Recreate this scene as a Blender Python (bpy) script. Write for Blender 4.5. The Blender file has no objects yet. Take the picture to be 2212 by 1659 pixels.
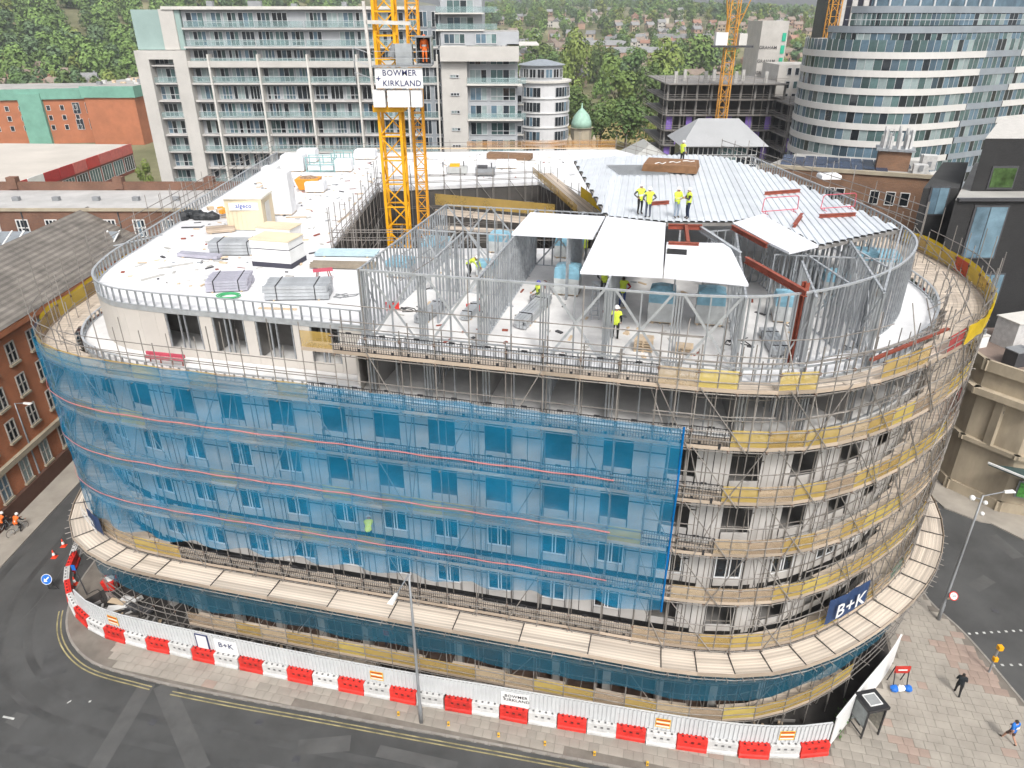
import bpy, bmesh, math, random
from mathutils import Vector, Matrix
R = random.Random(11)
sc = bpy.context.scene
col = sc.collection
rad = math.radians
# ---------------------------------------------------------------- camera
CAMH, PITCH, FPX, CX, CY = 40.0, rad(27), 1560.0, 1106.0, 829.5
cam = bpy.data.objects.new('camera', bpy.data.cameras.new('camera'))
col.objects.link(cam)
cam.location = (0, 0, CAMH)
cam.rotation_euler = (rad(90) - PITCH, 0, 0)
cam.data.sensor_width = 36
cam.data.lens = FPX / 2212 * 36
cam.data.clip_start = 0.5
cam.data.clip_end = 9000
sc.camera = cam
# ---------------------------------------------------------------- sky and sun (bright overcast)
SUN_EL, SUN_AZ = rad(50), rad(166)      # azimuth clockwise from +Y: behind the camera, to its right
wd = bpy.data.worlds.new('World'); sc.world = wd; wd.use_nodes = True
nt = wd.node_tree
for n in list(nt.nodes): nt.nodes.remove(n)
sky = nt.nodes.new('ShaderNodeTexSky'); sky.sky_type = 'NISHITA'; sky.sun_disc = False
sky.sun_elevation = SUN_EL; sky.sun_rotation = SUN_AZ
sky.air_density = 1.0; sky.dust_density = 4.0; sky.ozone_density = 1.0
hsv = nt.nodes.new('ShaderNodeHueSaturation'); hsv.inputs['Saturation'].default_value = 0.22
bg = nt.nodes.new('ShaderNodeBackground'); bg.inputs[1].default_value = 0.13
wo = nt.nodes.new('ShaderNodeOutputWorld')
nt.links.new(sky.outputs[0], hsv.inputs['Color']); nt.links.new(hsv.outputs[0], bg.inputs[0]); nt.links.new(bg.outputs[0], wo.inputs[0])
sl = bpy.data.lights.new('sun', 'SUN'); sl.energy = 1.5; sl.angle = rad(11); sl.color = (1, 0.965, 0.91)
sun = bpy.data.objects.new('sun', sl); col.objects.link(sun)
sd = Vector((math.sin(SUN_AZ) * math.cos(SUN_EL), math.cos(SUN_AZ) * math.cos(SUN_EL), math.sin(SUN_EL)))
sun.rotation_euler = sd.to_track_quat('Z', 'Y').to_euler()
sun.location = (0, 0, 120)
vs = sc.view_settings
vs.view_transform = 'Standard'; vs.look = 'None'; vs.gamma = 1; vs.exposure = 0.78; vs.use_curve_mapping = False
cy = sc.cycles
cy.max_bounces = 4; cy.diffuse_bounces = 2; cy.glossy_bounces = 2; cy.transmission_bounces = 2; cy.transparent_max_bounces = 10
cy.use_adaptive_sampling = True; cy.adaptive_threshold = 0.03; cy.adaptive_min_samples = 12; cy.use_denoising = True
# ---------------------------------------------------------------- helpers
_c, _s = math.cos(PITCH), math.sin(PITCH)
def P(x, y, z):                       # the point at height z seen at (x, y) of a 2212 x 1659 picture
    r = (x - CX) / FPX; u = (CY - y) / FPX
    d = (r, _c + u * _s, -_s + u * _c); t = (z - CAMH) / d[2]
    return Vector((d[0] * t, d[1] * t, z))
def PY(x, y, Y):                      # the point at depth Y
    r = (x - CX) / FPX; u = (CY - y) / FPX
    t = Y / (_c + u * _s)
    return Vector((r * t, Y, CAMH + (-_s + u * _c) * t))
WM = {}
def link(name, data, parent=None, m=None):
    o = bpy.data.objects.new(name, data); col.objects.link(o)
    w = m.copy() if m is not None else Matrix()
    o.matrix_basis = w
    if parent is not None:
        o.parent = parent; o.matrix_parent_inverse = WM[parent.name].inverted()
    WM[o.name] = w
    return o
def tag(o, label=None, cat=None, group=None, kind=None):
    if label: o['label'] = label
    if cat: o['category'] = cat
    if group: o['group'] = group
    if kind: o['kind'] = kind
    return o
def thing(name, label, cat, loc=(0, 0, 0), group=None):
    o = link(name, None, None, Matrix.Translation(Vector(loc)))
    o.empty_display_size = 0.2
    return tag(o, label, cat, group)
def T(x, y, z, a=0): return Matrix.Translation((x, y, z)) @ Matrix.Rotation(a, 4, 'Z')
SRC = {}
class MB:
    def __init__(s): s.v = []; s.f = []; s.m = []
    def add(s, vs, fs, m=0):
        o = len(s.v); s.v += [tuple(v) for v in vs]
        s.f += [tuple(i + o for i in f) for f in fs]; s.m += [m] * len(fs)
        return s
    def hexa(s, p, m=0):              # 8 corners: bottom 4 ccw, top 4
        return s.add(p, [(3, 2, 1, 0), (4, 5, 6, 7), (0, 1, 5, 4), (1, 2, 6, 5), (2, 3, 7, 6), (3, 0, 4, 7)], m)
    def box(s, x, y, z, w, d, h, a=0, m=0):   # centred on x, y; standing on z
        ca, sa = math.cos(a), math.sin(a); P_ = []
        for zz in (z, z + h):
            for sx, sy in ((-1, -1), (1, -1), (1, 1), (-1, 1)):
                px, py = sx * w / 2, sy * d / 2
                P_.append((x + px * ca - py * sa, y + px * sa + py * ca, zz))
        return s.hexa(P_, m)
    def beam(s, p, q, w, h, m=0, up=(0, 0, 1)):
        p = Vector(p); q = Vector(q); t = q - p
        if t.length < 1e-6: return s
        t.normalize(); u = Vector(up)
        if abs(t.dot(u)) > .98: u = Vector((0, 1, 0))
        x = t.cross(u).normalized(); zz = x.cross(t).normalized()
        c = [(-w / 2, -h / 2), (w / 2, -h / 2), (w / 2, h / 2), (-w / 2, h / 2)]
        return s.add([p + x * a + zz * b for a, b in c] + [q + x * a + zz * b for a, b in c],
                     [(0, 1, 2, 3), (7, 6, 5, 4), (4, 5, 1, 0), (5, 6, 2, 1), (6, 7, 3, 2), (7, 4, 0, 3)], m)
    def tube(s, p, q, r, n=6, m=0, r2=None):
        p = Vector(p); q = Vector(q); t = (q - p).normalized(); r2 = r if r2 is None else r2
        u = Vector((0, 0, 1)) if abs(t.z) < .95 else Vector((0, 1, 0))
        x = t.cross(u).normalized(); y = x.cross(t)
        A = [(math.cos(2 * math.pi * i / n), math.sin(2 * math.pi * i / n)) for i in range(n)]
        vs = [p + (x * a + y * b) * r for a, b in A] + [q + (x * a + y * b) * r2 for a, b in A]
        fs = [(i, i + n, (i + 1) % n + n, (i + 1) % n) for i in range(n)]
        fs += [tuple(range(n)), tuple(range(2 * n - 1, n - 1, -1))]
        return s.add(vs, fs, m)
    def path(s, pts, r, n=6, m=0):
        for a, b in zip(pts, pts[1:]): s.tube(a, b, r, n, m)
        return s
    def prism(s, poly, z0, z1, m=0, mt=None, mbm=None):     # poly ccw, (x, y)
        n = len(poly)
        o = len(s.v)
        s.v += [(p[0], p[1], z0) for p in poly] + [(p[0], p[1], z1) for p in poly]
        for i in range(n):
            j = (i + 1) % n; s.f.append((o + i, o + j, o + n + j, o + n + i)); s.m.append(m)
        s.f.append(tuple(o + n + i for i in range(n))); s.m.append(m if mt is None else mt)
        s.f.append(tuple(o + i for i in range(n - 1, -1, -1))); s.m.append(m if mbm is None else mbm)
        return s
    def face(s, pts, m=0): return s.add(pts, [tuple(range(len(pts)))], m)
    def lathe(s, prof, x=0, y=0, n=12, m=0):       # profile of (r, z)
        vs = []; fs = []; k = len(prof)
        for i in range(n):
            a = 2 * math.pi * i / n
            for r, z in prof: vs.append((x + r * math.cos(a), y + r * math.sin(a), z))
        for i in range(n):
            for j in range(k - 1):
                fs.append((i * k + j, ((i + 1) % n) * k + j, ((i + 1) % n) * k + j + 1, i * k + j + 1))
        fs.append(tuple(i * k + k - 1 for i in range(n)))
        fs.append(tuple(i * k for i in range(n - 1, -1, -1)))
        return s.add(vs, fs, m)
    def blob(s, c, rx, ry, rz, n=8, k=5, m=0, jit=0):
        vs = [(c[0], c[1], c[2] - rz)]; fs = []
        for j in range(1, k):
            t = math.pi * j / k - math.pi / 2
            for i in range(n):
                a = 2 * math.pi * i / n; q = 1 + (R.uniform(-jit, jit) if jit else 0)
                vs.append((c[0] + rx * q * math.cos(t) * math.cos(a), c[1] + ry * q * math.cos(t) * math.sin(a), c[2] + rz * math.sin(t) * q))
        vs.append((c[0], c[1], c[2] + rz)); L = len(vs) - 1
        for i in range(n): fs.append((0, 1 + (i + 1) % n, 1 + i)); fs.append((L, L - n + i, L - n + (i + 1) % n))
        for j in range(k - 2):
            for i in range(n):
                a = 1 + j * n + i; b = 1 + j * n + (i + 1) % n
                fs.append((a, b, b + n, a + n))
        return s.add(vs, fs, m)
    def xf(s, M, src):
        o = len(s.v)
        s.v += [tuple(M @ Vector(v)) for v in src.v]
        s.f += [tuple(i + o for i in f) for f in src.f]; s.m += src.m
        return s
    def mesh(s, name, mats, smooth=False):
        me = bpy.data.meshes.new(name)
        me.from_pydata(s.v, [], s.f)
        if not isinstance(mats, (list, tuple)): mats = [mats]
        for q in mats: me.materials.append(q)
        if any(s.m): me.polygons.foreach_set('material_index', s.m)
        if smooth: me.polygons.foreach_set('use_smooth', [True] * len(me.polygons))
        me.update(); SRC[me.name] = (s, mats)
        return me
    def build(s, name, mats, parent=None, m=None, smooth=False):
        return link(name, s.mesh(name, mats, smooth), parent, m)
def pieces(name, parent, items, limit=300, near=None, rest=None):
    """items: (mesh, matrix). The nearest `limit` become parts of their own, the rest one part of kind stuff."""
    items = sorted(items, key=lambda it: (it[1].translation - cam.location).length)
    out = [link(name, me, parent, M) for me, M in items[:limit]]
    if len(items) > limit:
        mb = MB(); mats = SRC[items[0][0].name][1]
        for me, M in items[limit:]: mb.xf(M, SRC[me.name][0])
        o = mb.build(rest or name + '_mass', mats, parent); o['kind'] = 'stuff'
    return out
def along(p, q):                       # matrix that lays a unit +Z rod from p to q
    p = Vector(p); q = Vector(q); d = q - p
    return Matrix.Translation(p) @ d.to_track_quat('Z', 'X').to_matrix().to_4x4() @ Matrix.Diagonal((1, 1, d.length, 1))
def alongx(p, q, up=(0, 0, 1)):        # unit +X strip from p to q, Z kept up
    p = Vector(p); q = Vector(q); d = q - p; x = d.normalized()
    y = Vector(up).cross(x).normalized(); z = x.cross(y)
    M = Matrix((x * d.length, y, z)).transposed().to_4x4()
    return Matrix.Translation(p) @ M
# ---------------------------------------------------------------- curves in plan
class Path:
    def __init__(s, pts, step=0.25):
        q = []
        n = len(pts)
        for i in range(n - 1):
            p0 = Vector(pts[max(i - 1, 0)]); p1 = Vector(pts[i]); p2 = Vector(pts[i + 1]); p3 = Vector(pts[min(i + 2, n - 1)])
            d1 = (p1 - p0).length or 1; d2 = (p2 - p1).length; d3 = (p3 - p2).length or 1
            m1 = ((p1 - p0) / d1 * d2 + (p2 - p1)) / 2 if i else p2 - p1
            m2 = ((p3 - p2) / d3 * d2 + (p2 - p1)) / 2 if i < n - 2 else p2 - p1
            k = max(2, int(d2 / step))
            for j in range(k):
                t = j / k; t2 = t * t; t3 = t2 * t
                q.append(p1 * (2 * t3 - 3 * t2 + 1) + m1 * (t3 - 2 * t2 + t) + p2 * (-2 * t3 + 3 * t2) + m2 * (t3 - t2))
        q.append(Vector(pts[-1])); s.q = q
        s.d = [0]
        for a, b in zip(q, q[1:]): s.d.append(s.d[-1] + (b - a).length)
        s.L = s.d[-1]
    def at(s, t):
        import bisect
        t = min(max(t, 0), s.L); i = min(max(bisect.bisect_right(s.d, t) - 1, 0), len(s.q) - 2)
        f = (t - s.d[i]) / max(1e-6, s.d[i + 1] - s.d[i])
        p = s.q[i].lerp(s.q[i + 1], f)
        a = s.q[max(i - 2, 0)]; b = s.q[min(i + 3, len(s.q) - 1)]
        tan = (b - a).normalized()
        return p, tan, Vector((tan.y, -tan.x))       # point, tangent, outward normal (path runs left to right seen from outside)
    def off(s, t, d): p, tn, n = s.at(t); return p + n * d
    def near(s, p):
        i = min(range(len(s.q)), key=lambda k: (s.q[k] - p).length_squared); return s.d[i]
    def dist(s, p):
        return min((a - p).length for a in s.q)
    def poly(s, d=0, step=1.0, t0=0, t1=None):
        t1 = s.L if t1 is None else t1; n = max(2, int((t1 - t0) / step))
        return [s.off(t0 + (t1 - t0) * i / n, d) for i in range(n + 1)]
def lerp(a, b, t): return a + (b - a) * t
def sstep(a, b, x):
    t = min(max((x - a) / (b - a), 0), 1); return t * t * (3 - 2 * t)
ORD = 'first second third fourth fifth sixth seventh eighth ninth tenth eleventh twelfth thirteenth fourteenth fifteenth sixteenth seventeenth eighteenth nineteenth twentieth twenty-first twenty-second twenty-third twenty-fourth twenty-fifth twenty-sixth'.split()
# ---------------------------------------------------------------- materials
def srgb(r, g, b):
    f = lambda c: (c / 255 / 12.92) if c / 255 <= .04045 else ((c / 255 + .055) / 1.055) ** 2.4
    return (f(r), f(g), f(b))
MAT = {}
def mat(name, c, rough=.7, metal=0, var=.12, scale=1.5, rnd=0.0, bump=0, bscale=30, spec=.4, c2=None, detail=4, stretch=None, hue=0):
    """Principled surface whose colour wanders by noise (and, for shared pieces, from object to object)."""
    if name in MAT: return MAT[name]
    m = bpy.data.materials.new(name); m.use_nodes = True; t = m.node_tree; b = t.nodes['Principled BSDF']
    b.inputs['Roughness'].default_value = rough; b.inputs['Metallic'].default_value = metal
    b.inputs['Specular IOR Level'].default_value = spec
    tc = t.nodes.new('ShaderNodeTexCoord'); N = t.nodes.new('ShaderNodeTexNoise')
    N.inputs['Scale'].default_value = scale; N.inputs['Detail'].default_value = detail; N.inputs['Roughness'].default_value = .6
    vec = tc.outputs['Object']
    if stretch:
        mp = t.nodes.new('ShaderNodeMapping'); mp.inputs['Scale'].default_value = stretch
        t.links.new(vec, mp.inputs[0]); vec = mp.outputs[0]
    t.links.new(vec, N.inputs['Vector'])
    rp = t.nodes.new('ShaderNodeValToRGB')
    a_ = tuple(x * (1 - var) for x in c); b_ = tuple(min(1, x * (1 + var)) for x in (c2 or c))
    rp.color_ramp.elements[0].position = .32; rp.color_ramp.elements[1].position = .68
    rp.color_ramp.elements[0].color = (*a_, 1); rp.color_ramp.elements[1].color = (*b_, 1)
    t.links.new(N.outputs[0], rp.inputs[0]); out = rp.outputs[0]
    if rnd or hue:
        oi = t.nodes.new('ShaderNodeObjectInfo'); mr = t.nodes.new('ShaderNodeMapRange')
        mr.inputs[3].default_value = 1 - rnd; mr.inputs[4].default_value = 1 + rnd
        t.links.new(oi.outputs['Random'], mr.inputs[0])
        hs = t.nodes.new('ShaderNodeHueSaturation'); t.links.new(out, hs.inputs['Color']); t.links.new(mr.outputs[0], hs.inputs['Value'])
        if hue:
            m2 = t.nodes.new('ShaderNodeMapRange'); m2.inputs[3].default_value = .5 - hue; m2.inputs[4].default_value = .5 + hue
            t.links.new(oi.outputs['Random'], m2.inputs[0]); t.links.new(m2.outputs[0], hs.inputs['Hue'])
        out = hs.outputs[0]
    t.links.new(out, b.inputs['Base Color'])
    if bump:
        N2 = t.nodes.new('ShaderNodeTexNoise'); N2.inputs['Scale'].default_value = bscale; N2.inputs['Detail'].default_value = 3
        t.links.new(vec, N2.inputs['Vector'])
        bp = t.nodes.new('ShaderNodeBump'); bp.inputs['Strength'].default_value = bump; bp.inputs['Distance'].default_value = .02
        t.links.new(N2.outputs[0], bp.inputs['Height']); t.links.new(bp.outputs[0], b.inputs['Normal'])
    MAT[name] = m
    return m
def brick(name, c1, c2, mortar, sx=.225, sz=.075, var=.25, rough=.85):
    """Brickwork on vertical walls: courses by height, bricks along the wall's own run."""
    if name in MAT: return MAT[name]
    m = bpy.data.materials.new(name); m.use_nodes = True; t = m.node_tree; b = t.nodes['Principled BSDF']
    b.inputs['Roughness'].default_value = rough; b.inputs['Specular IOR Level'].default_value = .2
    tc = t.nodes.new('ShaderNodeTexCoord'); sp = t.nodes.new('ShaderNodeSeparateXYZ'); t.links.new(tc.outputs['Object'], sp.inputs[0])
    ad = t.nodes.new('ShaderNodeMath'); t.links.new(sp.outputs[0], ad.inputs[0]); t.links.new(sp.outputs[1], ad.inputs[1])
    cb = t.nodes.new('ShaderNodeCombineXYZ'); t.links.new(ad.outputs[0], cb.inputs[0]); t.links.new(sp.outputs[2], cb.inputs[1])
    B = t.nodes.new('ShaderNodeTexBrick'); t.links.new(cb.outputs[0], B.inputs['Vector'])
    B.inputs['Scale'].default_value = 1; B.inputs['Brick Width'].default_value = sx; B.inputs['Row Height'].default_value = sz
    B.inputs['Mortar Size'].default_value = .008; B.inputs['Mortar Smooth'].default_value = .3
    B.inputs['Color1'].default_value = (*c1, 1); B.inputs['Color2'].default_value = (*c2, 1); B.inputs['Mortar'].default_value = (*mortar, 1)
    N = t.nodes.new('ShaderNodeTexNoise'); N.inputs['Scale'].default_value = .35; N.inputs['Detail'].default_value = 6
    t.links.new(tc.outputs['Object'], N.inputs['Vector'])
    mr = t.nodes.new('ShaderNodeMapRange'); mr.inputs[1].default_value = .3; mr.inputs[2].default_value = .7; mr.inputs[3].default_value = 1 - var; mr.inputs[4].default_value = 1 + var * .6
    t.links.new(N.outputs[0], mr.inputs[0])
    hs = t.nodes.new('ShaderNodeHueSaturation'); t.links.new(B.outputs[0], hs.inputs['Color']); t.links.new(mr.outputs[0], hs.inputs['Value'])
    t.links.new(hs.outputs[0], b.inputs['Base Color'])
    MAT[name] = m
    return m
def ribbed(name, c, period, axis='X', rough=.6, metal=0, var=.15, c2=None, duty=.5, spec=.4):
    """Narrow coloured courses (slates, tile rows, timber grain): stripes along one object axis under noise."""
    if name in MAT: return MAT[name]
    m = mat(name, c, rough, metal, var, .6, spec=spec); t = m.node_tree; b = t.nodes['Principled BSDF']
    tc = [n for n in t.nodes if n.type == 'TEX_COORD'][0]
    sp = t.nodes.new('ShaderNodeSeparateXYZ'); t.links.new(tc.outputs['Object'], sp.inputs[0])
    k = t.nodes.new('ShaderNodeMath'); k.operation = 'DIVIDE'; k.inputs[1].default_value = period
    t.links.new(sp.outputs['XYZ'.index(axis)], k.inputs[0])
    fr = t.nodes.new('ShaderNodeMath'); fr.operation = 'FRACT'; t.links.new(k.outputs[0], fr.inputs[0])
    gt = t.nodes.new('ShaderNodeMath'); gt.operation = 'GREATER_THAN'; gt.inputs[1].default_value = duty; t.links.new(fr.outputs[0], gt.inputs[0])
    mx = t.nodes.new('ShaderNodeMix'); mx.data_type = 'RGBA'; mx.blend_type = 'MULTIPLY'
    src = b.inputs['Base Color'].links[0].from_socket
    t.links.new(gt.outputs[0], mx.inputs['Factor']); t.links.new(src, mx.inputs['A'])
    q = c2 or (.62, .62, .62); mx.inputs['B'].default_value = (*q, 1)
    t.links.new(mx.outputs['Result'], b.inputs['Base Color'])
    return m
def glass(name, c, rough=.08, var=.35, rnd=.5, metal=0, spec=.8):
    """Window glass of a far building: dark, glossy, each pane a little different."""
    return mat(name, c, rough, metal, var, .5, rnd, spec=spec)
def sheer(name, c, alpha, trans=.5, rnd=0, var=.15, scale=.7, hue=0, grid=0):
    """Netting: part open, part cloth that light comes through."""
    if name in MAT: return MAT[name]
    m = mat(name, c, .8, 0, var, scale, rnd, hue=hue); t = m.node_tree; b = t.nodes['Principled BSDF']
    out = [n for n in t.nodes if n.type == 'OUTPUT_MATERIAL'][0]
    src = b.inputs['Base Color'].links[0].from_socket
    df = t.nodes.new('ShaderNodeBsdfDiffuse'); tl = t.nodes.new('ShaderNodeBsdfTranslucent'); tr = t.nodes.new('ShaderNodeBsdfTransparent')
    m1 = t.nodes.new('ShaderNodeMixShader'); m2 = t.nodes.new('ShaderNodeMixShader')
    m1.inputs[0].default_value = trans; m2.inputs[0].default_value = alpha
    t.links.new(src, df.inputs[0]); t.links.new(src, tl.inputs[0])
    t.links.new(df.outputs[0], m1.inputs[1]); t.links.new(tl.outputs[0], m1.inputs[2])
    t.links.new(tr.outputs[0], m2.inputs[1]); t.links.new(m1.outputs[0], m2.inputs[2]); t.links.new(m2.outputs[0], out.inputs[0])
    # cloth that is thicker or thinner in patches
    N = t.nodes.new('ShaderNodeTexNoise'); N.inputs['Scale'].default_value = .5; N.inputs['Detail'].default_value = 5
    tc = [n for n in t.nodes if n.type == 'TEX_COORD'][0]; t.links.new(tc.outputs['Object'], N.inputs['Vector'])
    mr = t.nodes.new('ShaderNodeMapRange'); mr.inputs[1].default_value = .3; mr.inputs[2].default_value = .7
    mr.inputs[3].default_value = max(0, alpha - .09); mr.inputs[4].default_value = min(1, alpha + .09)
    t.links.new(N.outputs[0], mr.inputs[0]); t.links.new(mr.outputs[0], m2.inputs[0])
    return m
asphalt = mat('asphalt', (.07, .07, .069), .85, 0, .3, .16, bump=.25, bscale=60, detail=8, spec=.25)
asphalt2 = mat('asphalt_patch', (.09, .089, .087), .85, 0, .15, .6, bump=.2, bscale=60, spec=.25)
pavebase = mat('pavement_joint', (.17, .15, .128), .9, 0, .2, .8)
slabm = mat('paving_slab', (.30, .272, .235), .85, 0, .16, .5, rnd=.10, bump=.15, bscale=40, spec=.25)
slabred = mat('paving_slab_red', (.32, .245, .205), .85, 0, .14, .5, rnd=.09, spec=.25)
kerbm = mat('kerb_stone', (.27, .25, .225), .85, 0, .15, 1, rnd=.1, spec=.25)
yelpaint = mat('yellow_road_paint', (.28, .24, .12), .8, 0, .45, 1.2, detail=8)
whitepaint = mat('white_road_paint', (.5, .5, .48), .8, 0, .35, 3)
galv = mat('galvanised_steel', (.46, .48, .5), .45, .45, .14, 2.5, rnd=.1)
galvd = mat('dull_steel_stud', (.36, .38, .4), .5, .5, .2, 3, rnd=.12)
tubem = mat('scaffold_tube', (.26, .24, .22), .55, .3, .25, 4, rnd=.22)
tuber = mat('rusty_fitting', (.16, .1, .07), .8, .2, .3, 5, rnd=.2)
boardm = mat('scaffold_board', (.45, .385, .32), .8, 0, .3, 1.0, rnd=.28, stretch=(.35, 6, 6), spec=.2)
toem = mat('toe_board', (.4, .325, .255), .8, 0, .28, 1.0, rnd=.25, stretch=(.35, 6, 6), spec=.2)
ply = mat('plywood', (.55, .43, .3), .75, 0, .12, 1.2, rnd=.1)
concrete = mat('concrete', (.42, .41, .39), .85, 0, .13, .8, bump=.1)
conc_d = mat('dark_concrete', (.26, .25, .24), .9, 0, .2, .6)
whitedeck = mat('white_roof_membrane', (.68, .68, .69), .6, 0, .16, .22, spec=.3, detail=9)
greyfloor = mat('screed_floor', (.64, .63, .62), .75, 0, .14, .5)
whitepanel = mat('white_cover_panel', (.72, .73, .77), .45, 0, .04, .3)
sheath = mat('grey_sheathing_board', (.49, .475, .46), .7, 0, .06, .5, rnd=.04)
beigewall = mat('beige_sheathing_board', (.52, .485, .445), .7, 0, .06, .5, rnd=.03)
black = mat('black_membrane', (.012, .012, .013), .6, 0, .3, 1)
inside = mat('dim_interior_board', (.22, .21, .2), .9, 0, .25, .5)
redox = mat('red_oxide_steel', (.26, .065, .04), .6, .1, .2, 2)
blackmetal = mat('black_guard_steel', (.03, .03, .033), .6, .2, .2, 3)
netblue = sheer('blue_debris_netting', (.012, .285, .53), .42, .25, scale=.35)
netdark = sheer('dark_blue_netting', (.025, .13, .2), .62, .3, scale=.4)  # darker and denser than the main blue net
guardy = sheer('yellow_guard_mesh', (.68, .5, .14), .5, .3, rnd=.2, hue=.012)
guardo = sheer('tan_guard_mesh', (.6, .46, .3), .42, .3, rnd=.2, hue=.008)
netyel = sheer('yellow_netting', (.75, .53, .03), .8, .3)
winframe = mat('white_window_frame', (.72, .73, .74), .5, 0, .04)
darkglass = glass('dark_window_glass', (.02, .026, .032))
white = mat('white_paint', (.74, .74, .73), .55, 0, .06, .8)
offwhite = mat('off_white_paint', (.6, .58, .54), .6, 0, .08, .6)
cream = mat('cream_insulation', (.66, .56, .4), .7, 0, .06, .6)
yel = mat('crane_yellow', (.75, .36, .006), .5, 0, .1, 1.2)
red = mat('red_plastic', (.58, .03, .022), .55, 0, .3, 2.2, rnd=.16, detail=7)
whitepl = mat('white_plastic', (.54, .535, .525), .55, 0, .16, 2.2, rnd=.09, detail=7)
navy = mat('navy_print', (.02, .03, .11), .6, 0, .1)
bluewrap = mat('blue_shrink_wrap', (.22, .42, .53), .35, 0, .22, 1.6, rnd=.12, bump=.4, bscale=6)
orange = mat('orange_paint', (.72, .3, .03), .6, 0, .15)
steelgrey = mat('grey_paint', (.24, .25, .26), .5, .1, .1)
darkgrey = mat('dark_grey_paint', (.06, .06, .065), .6, 0, .15)
# ---------------------------------------------------------------- terrain
def hz(x, y):
    h = 0
    for y0, y1, a in ((330, 620, 9), (560, 950, 19), (880, 1350, 16), (1250, 1900, 6)):
        h += a * sstep(y0, y1, y)
    h += 62 * sstep(-110, -420, x) * sstep(330, 900, y) * (1 - .25 * sstep(1100, 2000, y))
    h += (6 * math.sin(x * .006 + 1) + 4 * math.sin(x * .013 + y * .004)) * sstep(600, 1200, y)
    return h
def inpoly(p, poly):
    c = False; n = len(poly); x, y = p[0], p[1]
    for i in range(n):
        a = poly[i]; b = poly[i - 1]
        if (a[1] > y) != (b[1] > y) and x < (b[0] - a[0]) * (y - a[1]) / (b[1] - a[1]) + a[0]: c = not c
    return c
def sheet(name, poly, z, m, parent=None):
    o = MB().face([(p[0], p[1], z) for p in poly]).build(name, m, parent)
    if parent is None: o['kind'] = 'structure'
    return o
gm = mat('far_ground', (.10, .115, .05), .95, 0, .35, .02, c2=(.2, .185, .11), detail=8, spec=.1)
mb = MB(); xs = [-2600 + 65 * i for i in range(81)]; ys = [-120, 0, 60, 120, 180, 240, 300] + [330 + 45 * i for i in range(64)]
for y in ys:
    for x in xs: mb.v.append((x, y, hz(x, y) - .06))
for j in range(len(ys) - 1):
    for i in range(80):
        a = j * 81 + i; mb.f.append((a, a + 1, a + 82, a + 81)); mb.m.append(0)
g = mb.build('ground', gm, smooth=True); g['kind'] = 'structure'
sheet('road', [(-140, 2), (140, 2), (140, 150), (-140, 150)], 0, asphalt)
park = mat('dry_parched_grass', (.36, .24, .105), .95, 0, .25, .06, c2=(.24, .22, .09), spec=.1)
sheet('park_lawn', [(14, 175), (78, 175), (110, 330), (60, 330), (14, 330)], .02, park)
# ---------------------------------------------------------------- pavements, kerbs, slabs
def k2(x, y): v = P(x, y, 0); return Vector((v.x, v.y))
kerb_pts = [(-34.4, 95), (-34.4, 62), (-34.4, 48), (-34.0, 42.2), (-32.4, 38.6), (-29.5, 36.0), (-25, 34.45), (-20, 33.25), (-12, 31.65), (-3, 29.83), (5.4, 28.13), (16, 25.9), (40, 21), (60, 17)]
KP = Path(kerb_pts)
kr = [(62, 12), tuple(k2(2330, 1655)), tuple(k2(2212, 1518)), tuple(k2(2080, 1365)), tuple(k2(2007, 1297)), (32.6, 46), (33.2, 52), (33, 70), (31, 100)]
KR = Path(kr)
pav_poly = [tuple(p) for p in KP.poly(0, .8)] + [tuple(p) for p in KR.poly(0, .8)]
pv = MB().prism(pav_poly, -.05, .095, 0).build('pavement', pavebase); pv['kind'] = 'structure'
stone = MB().box(.5, .075, -.02, 1, .15, .145).mesh('kerb_stone', kerbm)
it = []
for path, t0, t1 in ((KP, 20, KP.L - 22), (KR, 12, KR.L - 30)):
    t = t0
    while t < t1:
        a = path.off(t + .01, 0); b = path.off(t + .90, 0)
        it.append((stone, alongx((a.x, a.y, 0), (b.x, b.y, 0)))); t += .915
pieces('kerb_stone', pv, it, 220)
HOARD = [(-36.2, 47.5), (-35.2, 44.2), (-33.4, 41.4), (-31.3, 39.4), (-28.6, 38.05), (-25.2, 37.05), (-21.8, 36.2), (-14.6, 34.45), (-7.5, 32.85), (-.6, 31.5), (6.5, 30.1), (13.9, 28.85), (17, 28.75), (19.2, 29.0)]
HP = Path(HOARD)
def sees(p, mrg=60):
    v = Vector(p) - cam.location; fw = v.y * _c - v.z * _s; up = v.y * _s + v.z * _c
    if fw < 1: return False
    x = CX + FPX * v.x / fw; y = CY - FPX * up / fw
    return -mrg < x < 2212 + mrg and -mrg < y < 1659 + mrg
E_ = Vector((.9735, -.2288)); M_ = Vector((.2288, .9735)); ANG = math.atan2(-.2288, .9735)
slab = {}
for w in (.6, .9): slab[w] = (MB().box(0, 0, .09, w - .018, .582, .036).mesh('paving_slab', slabm), MB().box(0, 0, .09, w - .018, .582, .036).mesh('paving_slab', slabred))
hq = HP.q; it = []
rr = random.Random(3)
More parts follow.
